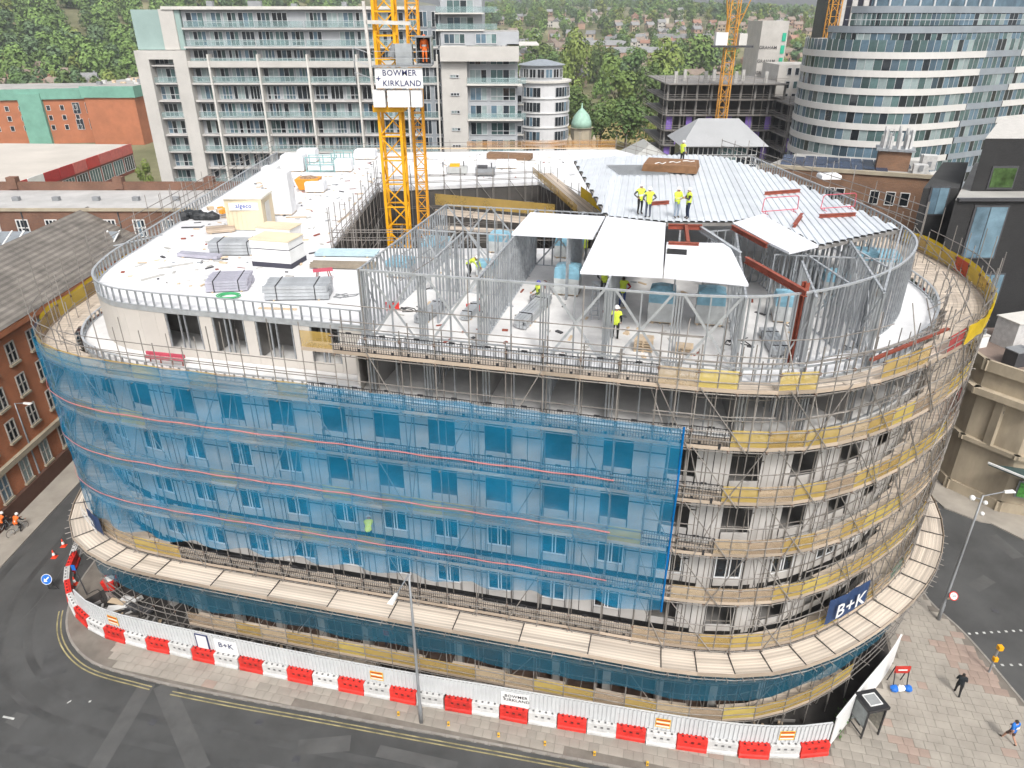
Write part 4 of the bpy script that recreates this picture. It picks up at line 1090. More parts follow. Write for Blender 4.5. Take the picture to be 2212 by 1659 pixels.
# tarpaulin heap
c = ft(425, 478, Z7, 2); t = thing('tarpaulin_heap', 'heap of black tarpaulin and orange rubbish near the left roof edge', 'heap', c)
mb = MB()
for k in range(7): mb.blob((c.x + rq.uniform(-1.6, 1.4), c.y + rq.uniform(-.7, .8), Z7 + .25), rq.uniform(.5, 1), rq.uniform(.4, .7), rq.uniform(.25, .55), 8, 5, jit=.2)
mb.build('black_tarpaulin', mat('black_tarpaulin', (.025, .027, .03), .5, 0, .4, 3), t)['kind'] = 'stuff'
for k in range(5): MB().box(c.x + rq.uniform(-.3, 1.9), c.y + rq.uniform(-.2, 1.4), Z7 + rq.uniform(.2, .5), .5, .4, .3, rq.uniform(0, 3)).build('broken_box', rq.choice((orange, ply, ply)), t)
# plant and brown sheet bundle at the back of the deck
for lb, (x, y), w, d, h, m in (('rust brown sheet bundle lying at the back edge of the deck', (1098, 346), 5.6, 1.6, .6, mat('rust_brown_board', (.2, .12, .07), .8)),):
    stack('sheet_bundle', lb, 'bundle', ft(x, y, Z7, d), w, d, [('bearer_layer', .1, ply, .9), ('sheets', h, m, 1)], ANG)
for i, (lb, x, y, m) in enumerate((('grey generator with yellow cover on the far deck', 985, 378, mat('grey_enclosure', (.4, .41, .4), .6)), ('small white pump unit on the far deck behind the courtyard', 940, 380, white), ('low grey tool store box on the far deck by the gangway', 1045, 382, steelgrey))):
    c = ft(x, y, Z7, 1.4); t = thing('plant_unit', lb, 'machine', c)
    MB().box(c.x, c.y, Z7 + .15, 2.2, 1.2, .7).build('housing', m, t); MB().box(c.x - .3, c.y, Z7 + .85, 1.1, .9, .25).build('cover', (yel, white, darkgrey)[i], t)
    for s in (-.8, .8): MB().box(c.x + s, c.y, Z7, .2, 1.3, .15).build('foot', darkgrey, t)
    MB().tube((c.x + .7, c.y, Z7 + .85), (c.x + .7, c.y, Z7 + 1.4), .06).build('exhaust', darkgrey, t)
# things on the metal roof
ZR = ZT + .13
c = P(1457, 375, ZR); brn = mat('brown_deck_plate', (.22, .115, .055), .7, 0, .2, 2)
t = thing('decking_bundle', 'brown bundle of decking sheets with white lashing on the metal roof', 'bundle', c)
for k in range(6): MB().box(c.x, c.y + 1.6, ZR + .1 + k * .1, 4.6 - k * .05, 3.4, .085, -.3).build('sheet', brn, t)
for k in (-1.4, 1.4): MB().box(c.x + k, c.y + 1.6 - k * .3, ZR, .12, 3.3, .1, -.3).build('bearer', ply, t)
mb = MB(); 
for k in range(3): mb.path([(c.x - 1.6 + k * 1.3, c.y + .6 + k * .6, ZR + .72), (c.x - 1.2 + k * 1.3, c.y + 1 + k * .4, ZR + .74), (c.x - 1.0 + k * 1.3, c.y + .5 + k * .5, ZR + .72), (c.x - .6 + k * 1.3, c.y + 1.1 + k * .3, ZR + .73)], .04, 5)
mb.build('lashing', white, t)['kind'] = 'stuff'
c = P(1385, 372, ZR); t = thing('mesh_stack', 'thin stack of dark reinforcing mesh lying on the metal roof', 'mesh', c)
mb = MB()
for k in range(22): mb.beam((c.x - 2 + k * .2, c.y - 1.3, ZR + .06), (c.x - 2.6 + k * .2, c.y + 3.0, ZR + .06), .05, .04)
for k in range(14): mb.beam((c.x - 2.0 - k * .04, c.y - 1.2 + k * .31, ZR + .09), (c.x + 2.2 - k * .04, c.y - 1.2 + k * .31, ZR + .09), .03, .03)
mb.build('mesh_wires', steelgrey, t)['kind'] = 'stuff'
pinkred = mat('pink_red_steel', (.5, .08, .12), .55)
def pbarrier(label, a, b, z, m=pinkred):
    p, q = P(*a, z), P(*b, z); d = (q - p).normalized(); t = thing('pedestrian_barrier', label, 'barrier', (p + q) / 2)
    up = Vector((0, 0, 1)); pts = [p + up * .15, p + up * .95 + d * .05, p + up * 1.05 + d * .2, q + up * 1.05 - d * .2, q + up * .95 - d * .05, q + up * .15, p + up * .15]
    MB().path(pts, .03, 6).build('frame', m, t); n = Vector((-d.y, d.x, 0))
    for e in (p + d * .3, q - d * .3): MB().tube(e + n * .3, e - n * .3, .025).tube(e + up * .02, e + up * .2, .025).build('foot', m, t)
    mb = MB()
    return t
pbarrier('pink-red pedestrian barrier left of centre on the metal roof', (1645, 462), (1722, 456), ZR); pbarrier('pink-red pedestrian barrier at the right side of the metal roof', (1772, 455), (1845, 450), ZR)
for lb, a, b in (('red steel beam offcut near the roof edge by the brown brick building', (1652, 418), (1728, 412)), ('red steel beam offcut below the right pedestrian barrier', (1770, 467), (1848, 463)), ('short orange beam offcut lying at an angle on the metal roof', (1715, 488), (1732, 464)), ('thin red beam lying behind the pair of workers in green vests', (1405, 440), (1445, 437))):
    p, q = P(*a, ZR + .1), P(*b, ZR + .1); up = Vector((0, 0, .11)); t = thing('beam_offcut', lb, 'beam', (p + q) / 2); MB().beam(p + up, q + up, .2, .03).beam(p, q, .04, .2).beam(p - up * .9, q - up * .9, .2, .03).build('section', redox, t)
c = P(1790, 385, ZR); wrapped('small white wrapped sack lying on the right of the metal roof', Vector((c.x, c.y, ZR)), 1.6, 1.2, .35, whitewrap, 0, pal=False)
for lb, (x, y), z in (('red steel trestle on the terrace below the beige wall', (358, 790), Z6),):
    c = P(x, y, z); t = thing('trestle', lb, 'trestle', c)
    for s in (0, .45): MB().beam((c.x - 1.3, c.y + .3 + s * .6, z + .5 + s * .3), (c.x + 1.3, c.y - .3 + s * .6, z + .5 + s * .3), .12, .2).build('rail', pinkred, t)
    for k in (-1.1, -.4, .4, 1.1): MB().beam((c.x + k, c.y + .2 - k * .22, z), (c.x + k, c.y + .3 - k * .22, z + .6), .06, .06).build('leg', redox, t)
# ---------------------------------------------------------------- tower crane
cr = thing('tower_crane', 'yellow lattice tower crane rising out of the courtyard', 'crane', (-11.3, 64, 0))
X0, Y0 = -9.95, 63.0; HW = .86
def lattice(parent, x, y, z0, z1, hw, m, r=.11, seg=1.9, br=.055, names=('leg', 'lacing')):
    for sx in (-1, 1):
        for sy in (-1, 1): MB().box(x + sx * hw, y + sy * hw, z0, r * 2, r * 2, z1 - z0).build(names[0], m, parent)
    n = max(1, round((z1 - z0) / seg)); h = (z1 - z0) / n
    for i in range(n):
        z = z0 + i * h
        for f in range(4):
            a = [(-1, -1), (1, -1), (1, 1), (-1, 1)][f]; b = [(1, -1), (1, 1), (-1, 1), (-1, -1)][f]
            A = (x + a[0] * hw, y + a[1] * hw); B = (x + b[0] * hw, y + b[1] * hw); mb = MB()
            mb.beam((*A, z + .02), (*B, z + .02), br * 2, br * 2)
            if i % 2: mb.beam((*A, z + .1), (*B, z + h - .05), br * 1.8, br * 1.8)
            else: mb.beam((*B, z + .1), (*A, z + h - .05), br * 1.8, br * 1.8)
            mb.build(names[1], m, parent)
lattice(cr, X0, Y0, 6, 33.1, HW, yel)
MB().box(X0, Y0, 33.1, 2.5, 2.5, .5).build('slewing_ring', yel, cr)
lattice(cr, X0 + .05, Y0, 33.6, 47, .76, yel, .11, 1.7)
lattice(cr, X0 + 1.9, Y0 + 2.4, 22, 48, .45, mat('hoist_yellow', (.7, .33, .02), .55), .07, 1.2, .035, ('hoist_leg', 'hoist_lacing'))
MB().beam((X0 - 1.3, Y0 - 1.2, 41), (X0 - 1.1, Y0 - 1.2, 34.5), .22, .22).beam((X0 - 1.2, Y0 - 1.2, 39.6), (X0 + 2.2, Y0 - 1.2, 39.5), .22, .26).build('access_boom', mat('pale_steel', (.55, .53, .5), .5), cr)
for x, w in ((-.2, .95), (1.35, 1.75), (2.75, .85)): MB().box(X0 - .35 + x, Y0 - 1.5, 33.55, w, .9, 1.25).build('ballast_block', white, cr)
sb = MB().box(X0 + 1.15, Y0 - 2.05, 34.95, 3.7, .08, 1.5).build('sign_board', white, cr)
dk_ = mat('navy_sign_ink', (.03, .035, .12), .6)
text('lettering', 'BOWMER', .6, dk_, sb, upright(X0 + 1.2, Y0 - 2.11, 36.05), align='CENTER', bold=.02)
text('lettering', 'KIRKLAND', .6, dk_, sb, upright(X0 + 1.36, Y0 - 2.11, 35.3), align='CENTER', bold=.02)
text('lettering', '+', .7, dk_, sb, upright(X0 - .45, Y0 - 2.11, 35.62), align='CENTER', bold=.03)
cb = MB().box(X0 + 3.2, Y0 - 1.6, 36.6, 1.2, 1.4, .12); cb.box(X0 + 3.2, Y0 - 1.6, 38.55, 1.3, 1.5, .12)
for sx in (-1, 1):
    for sy in (-1, 1): cb.box(X0 + 3.2 + sx * .56, Y0 - 1.6 + sy * .66, 36.7, .09, .09, 1.9)
cbo = cb.build('cab_frame', steelgrey, cr); MB().box(X0 + 3.2, Y0 - .93, 36.7, 1.1, .04, 1.85).build('cab_back', darkgrey, cbo)
for sx in (-1, 1): MB().box(X0 + 3.2 + sx * .58, Y0 - 1.6, 36.7, .03, 1.2, 1.85).build('cab_window', mat('cab_glass', (.1, .12, .13), .1), cbo)
MB().box(X0 + 1.6, Y0 - 1.4, 36.6, 1.3, .9, 1.5).build('winch_housing', mat('winch_grey', (.38, .4, .41), .5, .3), cr)
MB().tube((X0 + .6, Y0 - 1.4, 37.2), (X0 + 1.0, Y0 - 1.4, 38.0), .35, 10).build('winch_drum', steelgrey, cr)
MB().box(X0 + 1.4, Y0 - 1.5, 36.5, 4.6, 1.5, .08).build('platform', galvd, cr)
for z in (37.1, 37.6): MB().beam((X0 - .8, Y0 - 2.2, z), (X0 + 3.6, Y0 - 2.2, z), .04, .04).build('handrail', galv, cr)
for k in range(3):
    z = 35.5 + k * .9; MB().beam((X0 - 1, Y0 - .5, z), (X0 - 2.6, Y0 - .3, z + .5), .06, .06).beam((X0 - 2.6, Y0 - .3, z + .5), (X0 - 2.5, Y0 - .3, 34.8), .06, .06).build('side_walkway', galv, cr)
# ---------------------------------------------------------------- people
skin = mat('skin', (.42, .24, .17), .6, 0, .08); hairm = mat('dark_hair', (.03, .022, .018), .7); boot = mat('work_boots', (.05, .035, .025), .7)
def cloth(n, c): return mat('cloth_' + n, c, .85, 0, .18, 3)
hv = mat('hi_vis_yellow', (.62, .75, .07), .7, 0, .1); hvo = mat('hi_vis_orange', (.85, .17, .03), .7, 0, .1); hel = mat('white_helmet', (.78, .78, .76), .4, 0, .03)
strip = mat('reflective_tape', (.6, .6, .58), .4)
def joints(pose):
    J = dict(pel=(0, 0, .95), spi=(0, 0, 1.16), che=(0, 0, 1.38), nec=(0, 0, 1.5), hea=(0, -.02, 1.6), top=(0, -.01, 1.72),
             sL=(.18, 0, 1.42), eL=(.25, .03, 1.14), wL=(.24, -.1, .92), sR=(-.18, 0, 1.42), eR=(-.25, .03, 1.14), wR=(-.24, -.1, .92),
             hL=(.1, 0, .92), kL=(.11, -.03, .5), aL=(.12, .02, .1), tL=(.13, -.14, .045), hR=(-.1, 0, .92), kR=(-.11, -.03, .5), aR=(-.12, .02, .1), tR=(-.13, -.14, .045))
    up = 'spi che nec hea top sL eL wL sR eR wR'.split()
    def shift(keys, d):
        for k in keys: J[k] = tuple(a + b for a, b in zip(J[k], d))
    def lean(a):
        for k in up + ['pel']:
            x, y, z = J[k]; dz = z - .95; J[k] = (x, y - dz * math.sin(a), .95 + dz * math.cos(a))
    if pose == 'hips': J.update(eL=(.4, .08, 1.18), wL=(.22, -.05, 1.0), eR=(-.4, .08, 1.18), wR=(-.22, -.05, 1.0))
    if pose == 'work': J.update(eL=(.26, -.12, 1.16), wL=(.16, -.36, 1.2), eR=(-.26, -.12, 1.16), wR=(-.16, -.36, 1.18))
    if pose == 'reach': J.update(eL=(.27, -.2, 1.55), wL=(.2, -.36, 1.8), eR=(-.27, -.2, 1.5), wR=(-.2, -.38, 1.7))
    if pose == 'point': J.update(eL=(.26, -.1, 1.18), wL=(.1, -.3, 1.25), eR=(-.3, -.05, 1.2), wR=(-.42, -.2, 1.1))
    if pose == 'walk': J.update(kL=(.11, -.2, .54), aL=(.11, -.3, .12), tL=(.12, -.46, .07), kR=(-.11, .04, .5), aR=(-.11, .36, .16), tR=(-.12, .24, .05), eL=(.25, .16, 1.16), wL=(.24, .1, .93), eR=(-.25, -.1, 1.16), wR=(-.24, -.28, .98)); 
    if pose == 'bag': J.update(kL=(.11, -.12, .52), aL=(.11, -.16, .1), tL=(.12, -.32, .05), kR=(-.11, .04, .5), aR=(-.11, .26, .14), tR=(-.12, .12, .05), eL=(.26, -.02, 1.16), wL=(.12, -.26, 1.2), eR=(-.26, -.02, 1.16), wR=(-.1, -.28, 1.24))
    if pose == 'bend':
        lean(rad(55)); J.update(eL=(.24, -.62, 1.0), wL=(.2, -.72, .72), eR=(-.24, -.62, 1.0), wR=(-.2, -.72, .72))
        J.update(kL=(.12, -.12, .5), kR=(-.12, -.12, .5))
    if pose == 'crouch':
        shift(list(J.keys())[:12] + ['hL', 'hR'], (0, .12, -.5)); J.update(kL=(.16, -.32, .5), kR=(-.16, -.3, .46), eL=(.26, -.15, .66), wL=(.2, -.38, .5), eR=(-.26, -.15, .66), wR=(-.2, -.38, .5))
    if pose in ('sit', 'cycle', 'cab'):
        dz = -.45 if pose != 'cycle' else -.02
        shift([k for k in J if k[0] not in 'kat'] + ['top'], (0, 0, dz))
        if pose != 'cycle': J.update(kL=(.13, -.44, .52), kR=(-.13, -.44, .52), aL=(.13, -.4, .1), aR=(-.13, -.4, .1), tL=(.13, -.56, .05), tR=(-.13, -.56, .05), eL=(.25, -.08, .74), wL=(.16, -.34, .66), eR=(-.25, -.08, .74), wR=(-.16, -.34, .66))
        else:
            lean(rad(28)); J.update(kL=(.13, -.36, .72), aL=(.13, -.2, .32), tL=(.13, -.34, .28), kR=(-.13, -.3, .58), aR=(-.13, -.1, .16), tR=(-.13, -.24, .13), eL=(.27, -.44, 1.06), wL=(.25, -.62, 1.0), eR=(-.27, -.44, 1.06), wR=(-.25, -.62, 1.0))
    return J
RADII = dict(pel=.155, spi=.145, che=.165, nec=.062, hea=.095, top=.075, s=.085, e=.052, w=.036, h=.105, k=.068, a=.048, t=.045)
EDG = [('pel', 'spi', 'T'), ('spi', 'che', 'T'), ('che', 'nec', 'N'), ('nec', 'hea', 'H'), ('hea', 'top', 'H')]
for s_ in 'LR': EDG += [('che', 's' + s_, 'T'), ('s' + s_, 'e' + s_, 'A'), ('e' + s_, 'w' + s_, 'A'), ('pel', 'h' + s_, 'L'), ('h' + s_, 'k' + s_, 'L'), ('k' + s_, 'a' + s_, 'L'), ('a' + s_, 't' + s_, 'F')]
QUEUE = []
def person(label, loc, face, pose='stand', top=(.05, .06, .08), legs=(.03, .035, .05), vest='y', head='helmet', bare=False, group=None, scale=1.14, shoes=None, build=1.0, hair=None, arms=None):
    QUEUE.append(dict(label=label, loc=loc, face=face, pose=pose, top=top, legs=legs, vest=vest, head=head, bare=bare, group=group, scale=scale, build=build, arms=arms))
def flush_people():
    for q in QUEUE:
        J = joints(q['pose']); q['J'] = J; ks = list(J)
        me = bpy.data.meshes.new('body_cage'); me.from_pydata([J[k] for k in ks], [(ks.index(a), ks.index(b)) for a, b, _ in EDG], []); me.update()
        o = bpy.data.objects.new('body_cage', me); col.objects.link(o)
        md = o.modifiers.new('skin', 'SKIN'); md.use_smooth_shade = True
        for i, k in enumerate(ks):
            r = RADII.get(k) or RADII[k[0]]; f = q['build'] if k in ('pel', 'spi', 'che') or k[0] in 'sh' and len(k) == 2 else 1
            v = me.skin_vertices[0].data[i]; v.radius = (r * f, r * f * (.72 if k in ('pel', 'spi', 'che') else 1)); v.use_root = k == 'pel'
        o.modifiers.new('sub', 'SUBSURF').render_levels = 1; o.modifiers['sub'].levels = 1
        q['o'] = o
    dg = bpy.context.evaluated_depsgraph_get(); dg.update()
    for q in QUEUE: q['me'] = bpy.data.meshes.new_from_object(q['o'].evaluated_get(dg))
    for q in QUEUE:
        bpy.data.objects.remove(q['o']); me = q['me']; J = {k: Vector(v) for k, v in q['J'].items()}
        me.materials.clear()
        topm = cloth('top_%d_%d_%d' % tuple(int(c * 99) for c in q['top']), q['top']); legm = cloth('legs_%d_%d_%d' % tuple(int(c * 99) for c in q['legs']), q['legs'])
        for m in (topm, legm, skin, boot, hairm): me.materials.append(m)
        kind = []
        for p in me.polygons:
            c = Vector(p.center); best = None
            for a, b, t in EDG:
                A, B = J[a], J[b]; d = B - A; u = min(max((c - A).dot(d) / d.length_squared, 0), 1); dd = (c - (A + d * u)).length - .05 * (t == 'T')
                if best is None or dd < best[0]: best = (dd, t, u, a)
            t, u, a = best[1:]; kind.append(t)
            mi = {'T': 0, 'A': 0, 'N': 2 if u > .6 else 0, 'H': 2, 'L': 1, 'F': 3}[t]
            if t == 'A' and q['bare'] and not (a[0] == 's' and u < .7): mi = 2
            if t == 'L' and q['bare'] == 'shorts' and not (a[0] in 'ph' and (a[0] == 'p' or u < .85)): mi = 2
            if t == 'H' and q['head'] == 'hair' and (c.z > J['hea'].z + .02 or c.y > J['hea'].y + .02): mi = 4
            p.material_index = mi; p.use_smooth = True
        # face and hands joined into the body mesh
        mb = MB(); h = J['hea']; up = (J['top'] - J['hea']).normalized()
        mb.blob(h + Vector((0, -.1, .005)), .016, .02, .022, 6, 4, 2)
        for s in (-1, 1): mb.blob(h + Vector((s * .034, -.085, .03)), .012, .01, .009, 6, 4, 4); mb.blob(h + Vector((s * .092, .005, .015)), .014, .022, .03, 6, 4, 2)
        mb.beam(h + Vector((-.022, -.09, -.035)), h + Vector((.022, -.09, -.035)), .01, .008, 3)
        for s in 'LR':
            w = J['w' + s]; d = (w - J['e' + s]).normalized(); sd_ = Vector((1, 0, 0)) if s == 'L' else Vector((-1, 0, 0)); ac = d.cross(sd_)
            if ac.length < .1: ac = Vector((0, 0, 1))
            ac.normalize(); sd_ = ac.cross(d).normalized(); fwd = Vector((0, -1, 0)); a_ = (fwd - d * fwd.dot(d)); a_ = a_.normalized() if a_.length > .1 else ac
            pn = a_.cross(d).normalized(); c = w + d * .05
            mb.beam(w - d * .01, w + d * .09, .085, .035, 2, up=pn)
            for k, ln in enumerate((.065, .075, .08, .07)):
                b0 = w + d * .085 + a_ * (.032 - .021 * k); b1 = b0 + d * ln * .55 + pn * .008; b2 = b1 + d * ln * .4 + pn * .028
                mb.tube(b0, b1, .0095, 5, 2); mb.tube(b1, b2, .0085, 5, 2)
            b0 = w + d * .03 + a_ * .04; b1 = b0 + a_ * .03 + d * .03; mb.tube(b0, b1, .011, 5, 2); mb.tube(b1, b1 + d * .03 + pn * .01, .01, 5, 2)
        bm = bmesh.new(); bm.from_mesh(me); vv = [bm.verts.new(v) for v in mb.v]
        for f, m in zip(mb.f, mb.m):
            F_ = bm.faces.new([vv[i] for i in f]); F_.material_index = m; F_.smooth = True
        bm.to_mesh(me); bm.free(); me.name = 'body'
        lo = min(v.co.z for v in me.vertices)
        z0 = 0 if q['pose'] in ('cycle',) else -lo
        M = Matrix.Translation(Vector(q['loc'])) @ Matrix.Rotation(q['face'], 4, 'Z') @ Matrix.Scale(q['scale'], 4) @ Matrix.Translation((0, 0, z0))
        root = thing('person', q['label'], 'person', q['loc'], q['group'])
        body = link('body', me, root, M)
        if q['vest']:
            vm = hv if q['vest'] == 'y' else hvo; mb = MB(); mp = {}
            for p, t in zip(list(me.polygons)[:len(kind)], kind):
                if t == 'T' or (t == 'N' and False) or (t == 'L' and p.center[2] > J['pel'].z - .02 and q['pose'] not in ('sit', 'cab')):
                    ids = []
                    for vi in p.vertices:
                        if vi not in mp: v = me.vertices[vi]; mp[vi] = len(mb.v); mb.v.append(tuple(v.co + v.normal * .022))
                        ids.append(mp[vi])
                    mb.f.append(tuple(ids)); c = p.center; mb.m.append(1 if abs((Vector(c) - J['spi']).dot((J['che'] - J['spi']).normalized())) < .035 else 0)
            mb.build('vest', [vm, strip], root, M, True)
        if q['head'] in ('helmet', 'orange', 'blue'):
            u = (J['top'] - J['hea']).normalized(); c = J['hea'] + u * .05; mb = MB()
            mb.lathe([(.135, 0), (.132, .015), (.118, .02), (.116, .06), (.095, .11), (.055, .14), (.01, .15)], 0, 0, 14); mb.blob((0, -.12, .008), .085, .06, .012, 8, 4)
            mb.build('helmet', hel if q['head'] == 'helmet' else hvo if q['head'] == 'orange' else mat('blue_helmet', (.08, .08, .3), .5), root, M @ Matrix.Translation(c) @ u.to_track_quat('Z', 'X').to_matrix().to_4x4() @ Matrix.Rotation(0, 4, 'Z'), True)
        q['root'] = root
def on(x, y, z): v = P(x, y, z); return (v.x, v.y, z)
dkb = (.02, .03, .06)
person('worker in yellow vest and white helmet alone at the back of the metal roof', on(1472, 353, ZR), 2.2, 'stand', (.5, .5, .45), (.03, .03, .035))
person('worker in yellow vest and dark trousers at left of the pair by the gangway', on(1381, 462, ZR), .4, 'hips', (.06, .06, .06), (.02, .02, .02))
person('worker in yellow vest seen from behind at right of the pair by the gangway', on(1399, 470, ZR), 3.3, 'hips', (.08, .08, .09), (.06, .07, .1))
person('worker in long yellow coat and pale jeans facing the pair by the roof opening', on(1460, 470, ZR), .5, 'work', (.6, .68, .1), (.28, .34, .42))
person('worker in dark clothes and yellow vest turned sideways by the roof opening', on(1484, 472, ZR), -1.4, 'point', (.03, .03, .03), (.02, .03, .06))
person('worker in yellow vest reaching up from under the first white panel', on(1264, 565, Z7), 1.6, 'reach', (.1, .1, .1), (.05, .05, .05))
person('worker with dark hood standing on steps in front of the second white panel', on(1303, 640, Z7 + .9), 3.3, 'hips', (.03, .035, .04), (.03, .03, .03), head='hair')
person('worker in yellow vest over red sleeves and blue jeans under the white panels', on(1343, 662, Z7), 3.0, 'hips', (.35, .02, .03), (.03, .06, .2), head='hair')
person('worker in black with white helmet standing nearest the slab edge', on(1328, 733, Z7), 2.9, 'stand', (.02, .02, .025), (.02, .02, .02))
person('worker in blue helmet and yellow vest sitting on a steel bundle', on(1163, 655, Z7), -1.1, 'sit', (.08, .1, .06), (.22, .23, .25), head='blue')
person('worker in yellow vest bending down beside the low blue pallet', on(1012, 600, Z7), 1.2, 'bend', (.5, .6, .1), (.03, .03, .03))
person('crane driver in orange overalls and hood standing in the crane cab', (X0 + 3.2, Y0 - 1.7, 36.72), .2, 'stand', (.85, .17, .03), (.85, .2, .04), vest='o', head='orange')
tv = S.near(Vector(FL(-8.9, 32.85))); pp = S.off(tv, -.6); person('worker in yellow vest behind the blue net on the scaffold deck', (pp.x, pp.y, Z3 + .06), 3.2, 'bend', (.5, .6, .1), (.03, .03, .03))
pp = S.off(S.near(Vector(FL(-8.6, 32.85))), -.6); person('worker in white helmet and red jacket low on the scaffold behind the hoarding', (pp.x, pp.y, 2.16), .8, 'work', (.3, .05, .05), (.03, .03, .05), vest=None)
person('pedestrian in hooded black coat walking across the right-hand pavement', on(2066, 1500, .13), 2.6, 'bag', (.012, .016, .02), (.02, .018, .018), vest=None, head='hair', build=1.22)
person('pedestrian in bright blue printed t-shirt and shorts at the lower right', on(2178, 1602, .13), 3.4, 'walk', (.02, .16, .55), (.1, .06, .05), vest=None, head='hair', bare='shorts', build=1.2)
person('cyclist in orange vest and white helmet on the nearer bicycle', on(40, 1152, .0)[:2] + (.02,), 2.72, 'cycle', (.02, .02, .02), (.015, .015, .018), vest='o')
person('cyclist in orange vest and white helmet at the left picture edge', on(8, 1150, .0)[:2] + (.02,), 2.72, 'cycle', (.02, .02, .02), (.02, .02, .025), vest='o')
flush_people()
# print on the blue t-shirt
pr = QUEUE[15]; sh = MB().box(0, .165, 1.27, .2, .012, .05).box(0, .167, 1.2, .24, .012, .07)
sh.build('shirt_print', white, pr['root'], Matrix.Translation(Vector(pr['loc'])) @ Matrix.Rotation(pr['face'], 4, 'Z') @ Matrix.Scale(1.14, 4))['kind'] = 'stuff'
# bicycles
def bicycle(label, loc, a):
    t = thing('bicycle', label, 'bicycle', loc); M = T(loc[0], loc[1], 0, a) @ Matrix.Scale(1.14, 4); k = blackmetal
    for y in (-.55, .5):
        mb = MB(); n = 20
        pts = [(0, y + .33 * math.cos(2 * math.pi * i / n), .34 + .33 * math.sin(2 * math.pi * i / n)) for i in range(n + 1)]; mb.path(pts, .018, 5)
        w = mb.build('wheel', k, t, M); sp = MB()
        for i in range(10): an = 2 * math.pi * i / 10; sp.tube((0, y, .34), (0, y + .32 * math.cos(an), .34 + .32 * math.sin(an)), .004, 3)
        sp.build('spokes', galv, w, M)
    MB().tube((0, -.55, .34), (0, -.42, .95), .02).tube((0, -.44, .85), (0, .2, .9), .02).tube((0, -.43, .75), (0, .06, .3), .022).tube((0, .06, .3), (0, .22, .95), .02).tube((0, .06, .3), (0, .5, .34), .016).tube((0, .2, .85), (0, .5, .34), .014).build('frame', steelgrey, t, M)
    MB().tube((-.27, -.5, 1.0), (.27, -.5, 1.0), .016).tube((0, -.42, .93), (0, -.5, 1.0), .018).build('handlebar', k, t, M)
    MB().blob((0, .22, .97), .07, .13, .035, 8, 5).build('saddle', k, t, M)
for q, lb in ((QUEUE[16], 'black bicycle under the cyclist nearer the road'), (QUEUE[17], 'black bicycle under the cyclist at the left picture edge')): bicycle(lb, q['loc'], q['face'])
# ---------------------------------------------------------------- hoarding line, barriers
UNIT = 1.83
def barrier_mesh(m, nm):
    mb = MB(); h = UNIT / 2 - .03
    prof = [(-.27, 0), (.27, 0), (.27, .2), (.2, .3), (.2, .95), (-.2, .95), (-.2, .3), (-.27, .2)]
    n = len(prof); vs = [(-h, y, z) for y, z in prof] + [(h, y, z) for y, z in prof]
    mb.add(vs, [(i, (i + 1) % n, (i + 1) % n + n, i + n)[::-1] for i in range(n)] + [tuple(range(n)), tuple(range(2 * n - 1, n - 1, -1))])
    for x in (-.4, 0, .4): mb.box(x, -.2, .62, .17, .012, .15, 0, 1)      # fork holes: shade of the recesses painted on flat plates
    for z in (.1, .34, .46): mb.box(0, -.275 if z < .2 else -.212, z, 1.5, .02, .05, 0, 0)
    mb.box(-h - .02, 0, .1, .06, .2, .75); mb.box(0, 0, .95, 1.4, .16, .06)
    for x in (-.6, -.2, .2, .6): mb.box(x, -.05, 1.0, .12, .1, .05, 0, 1)
    return mb.mesh('water_barrier', [m, mat('recess_shade_grey', (.13, .13, .13), .7) if nm == 'white' else mat('recess_shade_red', (.12, .01, .01), .7)])
rbm, wbm = barrier_mesh(red, 'red'), barrier_mesh(whitepl, 'white')
pnl = MB(); hh = UNIT / 2
cor = mat('white_corrugated_sheet', (.56, .57, .575), .5, 0, .06, .8, rnd=.03)
for k in range(14):
    x0 = -hh + UNIT * k / 14; x1 = x0 + UNIT / 14; y = -.03 if k % 2 else .03
    pnl.add([(x0, y, .98), (x1, y, .98), (x1, y, 2.38), (x0, y, 2.38)], [(0, 1, 2, 3)])
    pnl.add([(x1, -.03, .98), (x1, .03, .98), (x1, .03, 2.38), (x1, -.03, 2.38)], [(0, 1, 2, 3)])
pnl.box(0, .05, 2.36, UNIT, .08, .05)
for z in (1.2, 1.85): pnl.box(-hh + .06, -.04, z, .16, .02, .03)
pnl = pnl.mesh('hoarding_panel', cor)
hoard = thing('site_hoarding', 'white corrugated hoarding standing behind the red and white barriers', 'hoarding', (0, 31.5, 0))
tz = HP.near(Vector((.1, 31.36))); n0 = int(tz / UNIT); n1 = int((HP.L - tz) / UNIT)
ri_ = wi_ = 0; panels = {}
for k in range(-n0, n1 + 1):
    t = tz + k * UNIT; a, b = HP.off(t - UNIT / 2, 0), HP.off(t + UNIT / 2, 0); c = (a + b) / 2; an = math.atan2(b.y - a.y, b.x - a.x)
    z = .13 if c.x > -31.5 else (.13 if c.y < 43 else .02)
    isred = k % 2 == 0
    if isred: ri_ += 1
    else: wi_ += 1
    lb = ('%s red water-filled barrier counted from the side street end' % ORD[ri_ - 1]) if isred else ('%s white water-filled barrier counted from the side street end' % ORD[wi_ - 1])
    o = link('water_barrier', rbm if isred else wbm, None, T(c.x + rq.uniform(-.04, .04), c.y + rq.uniform(-.07, .07), z, an + rq.uniform(-.035, .035))); tag(o, lb, 'barrier', 'red barriers' if isred else 'white barriers')
    if c.x > -32:
        q = c + Vector((-math.sin(an), math.cos(an))) * .12; link('hoarding_panel', pnl, hoard, T(q.x, q.y, z, an)); panels[k] = (q, an, z)
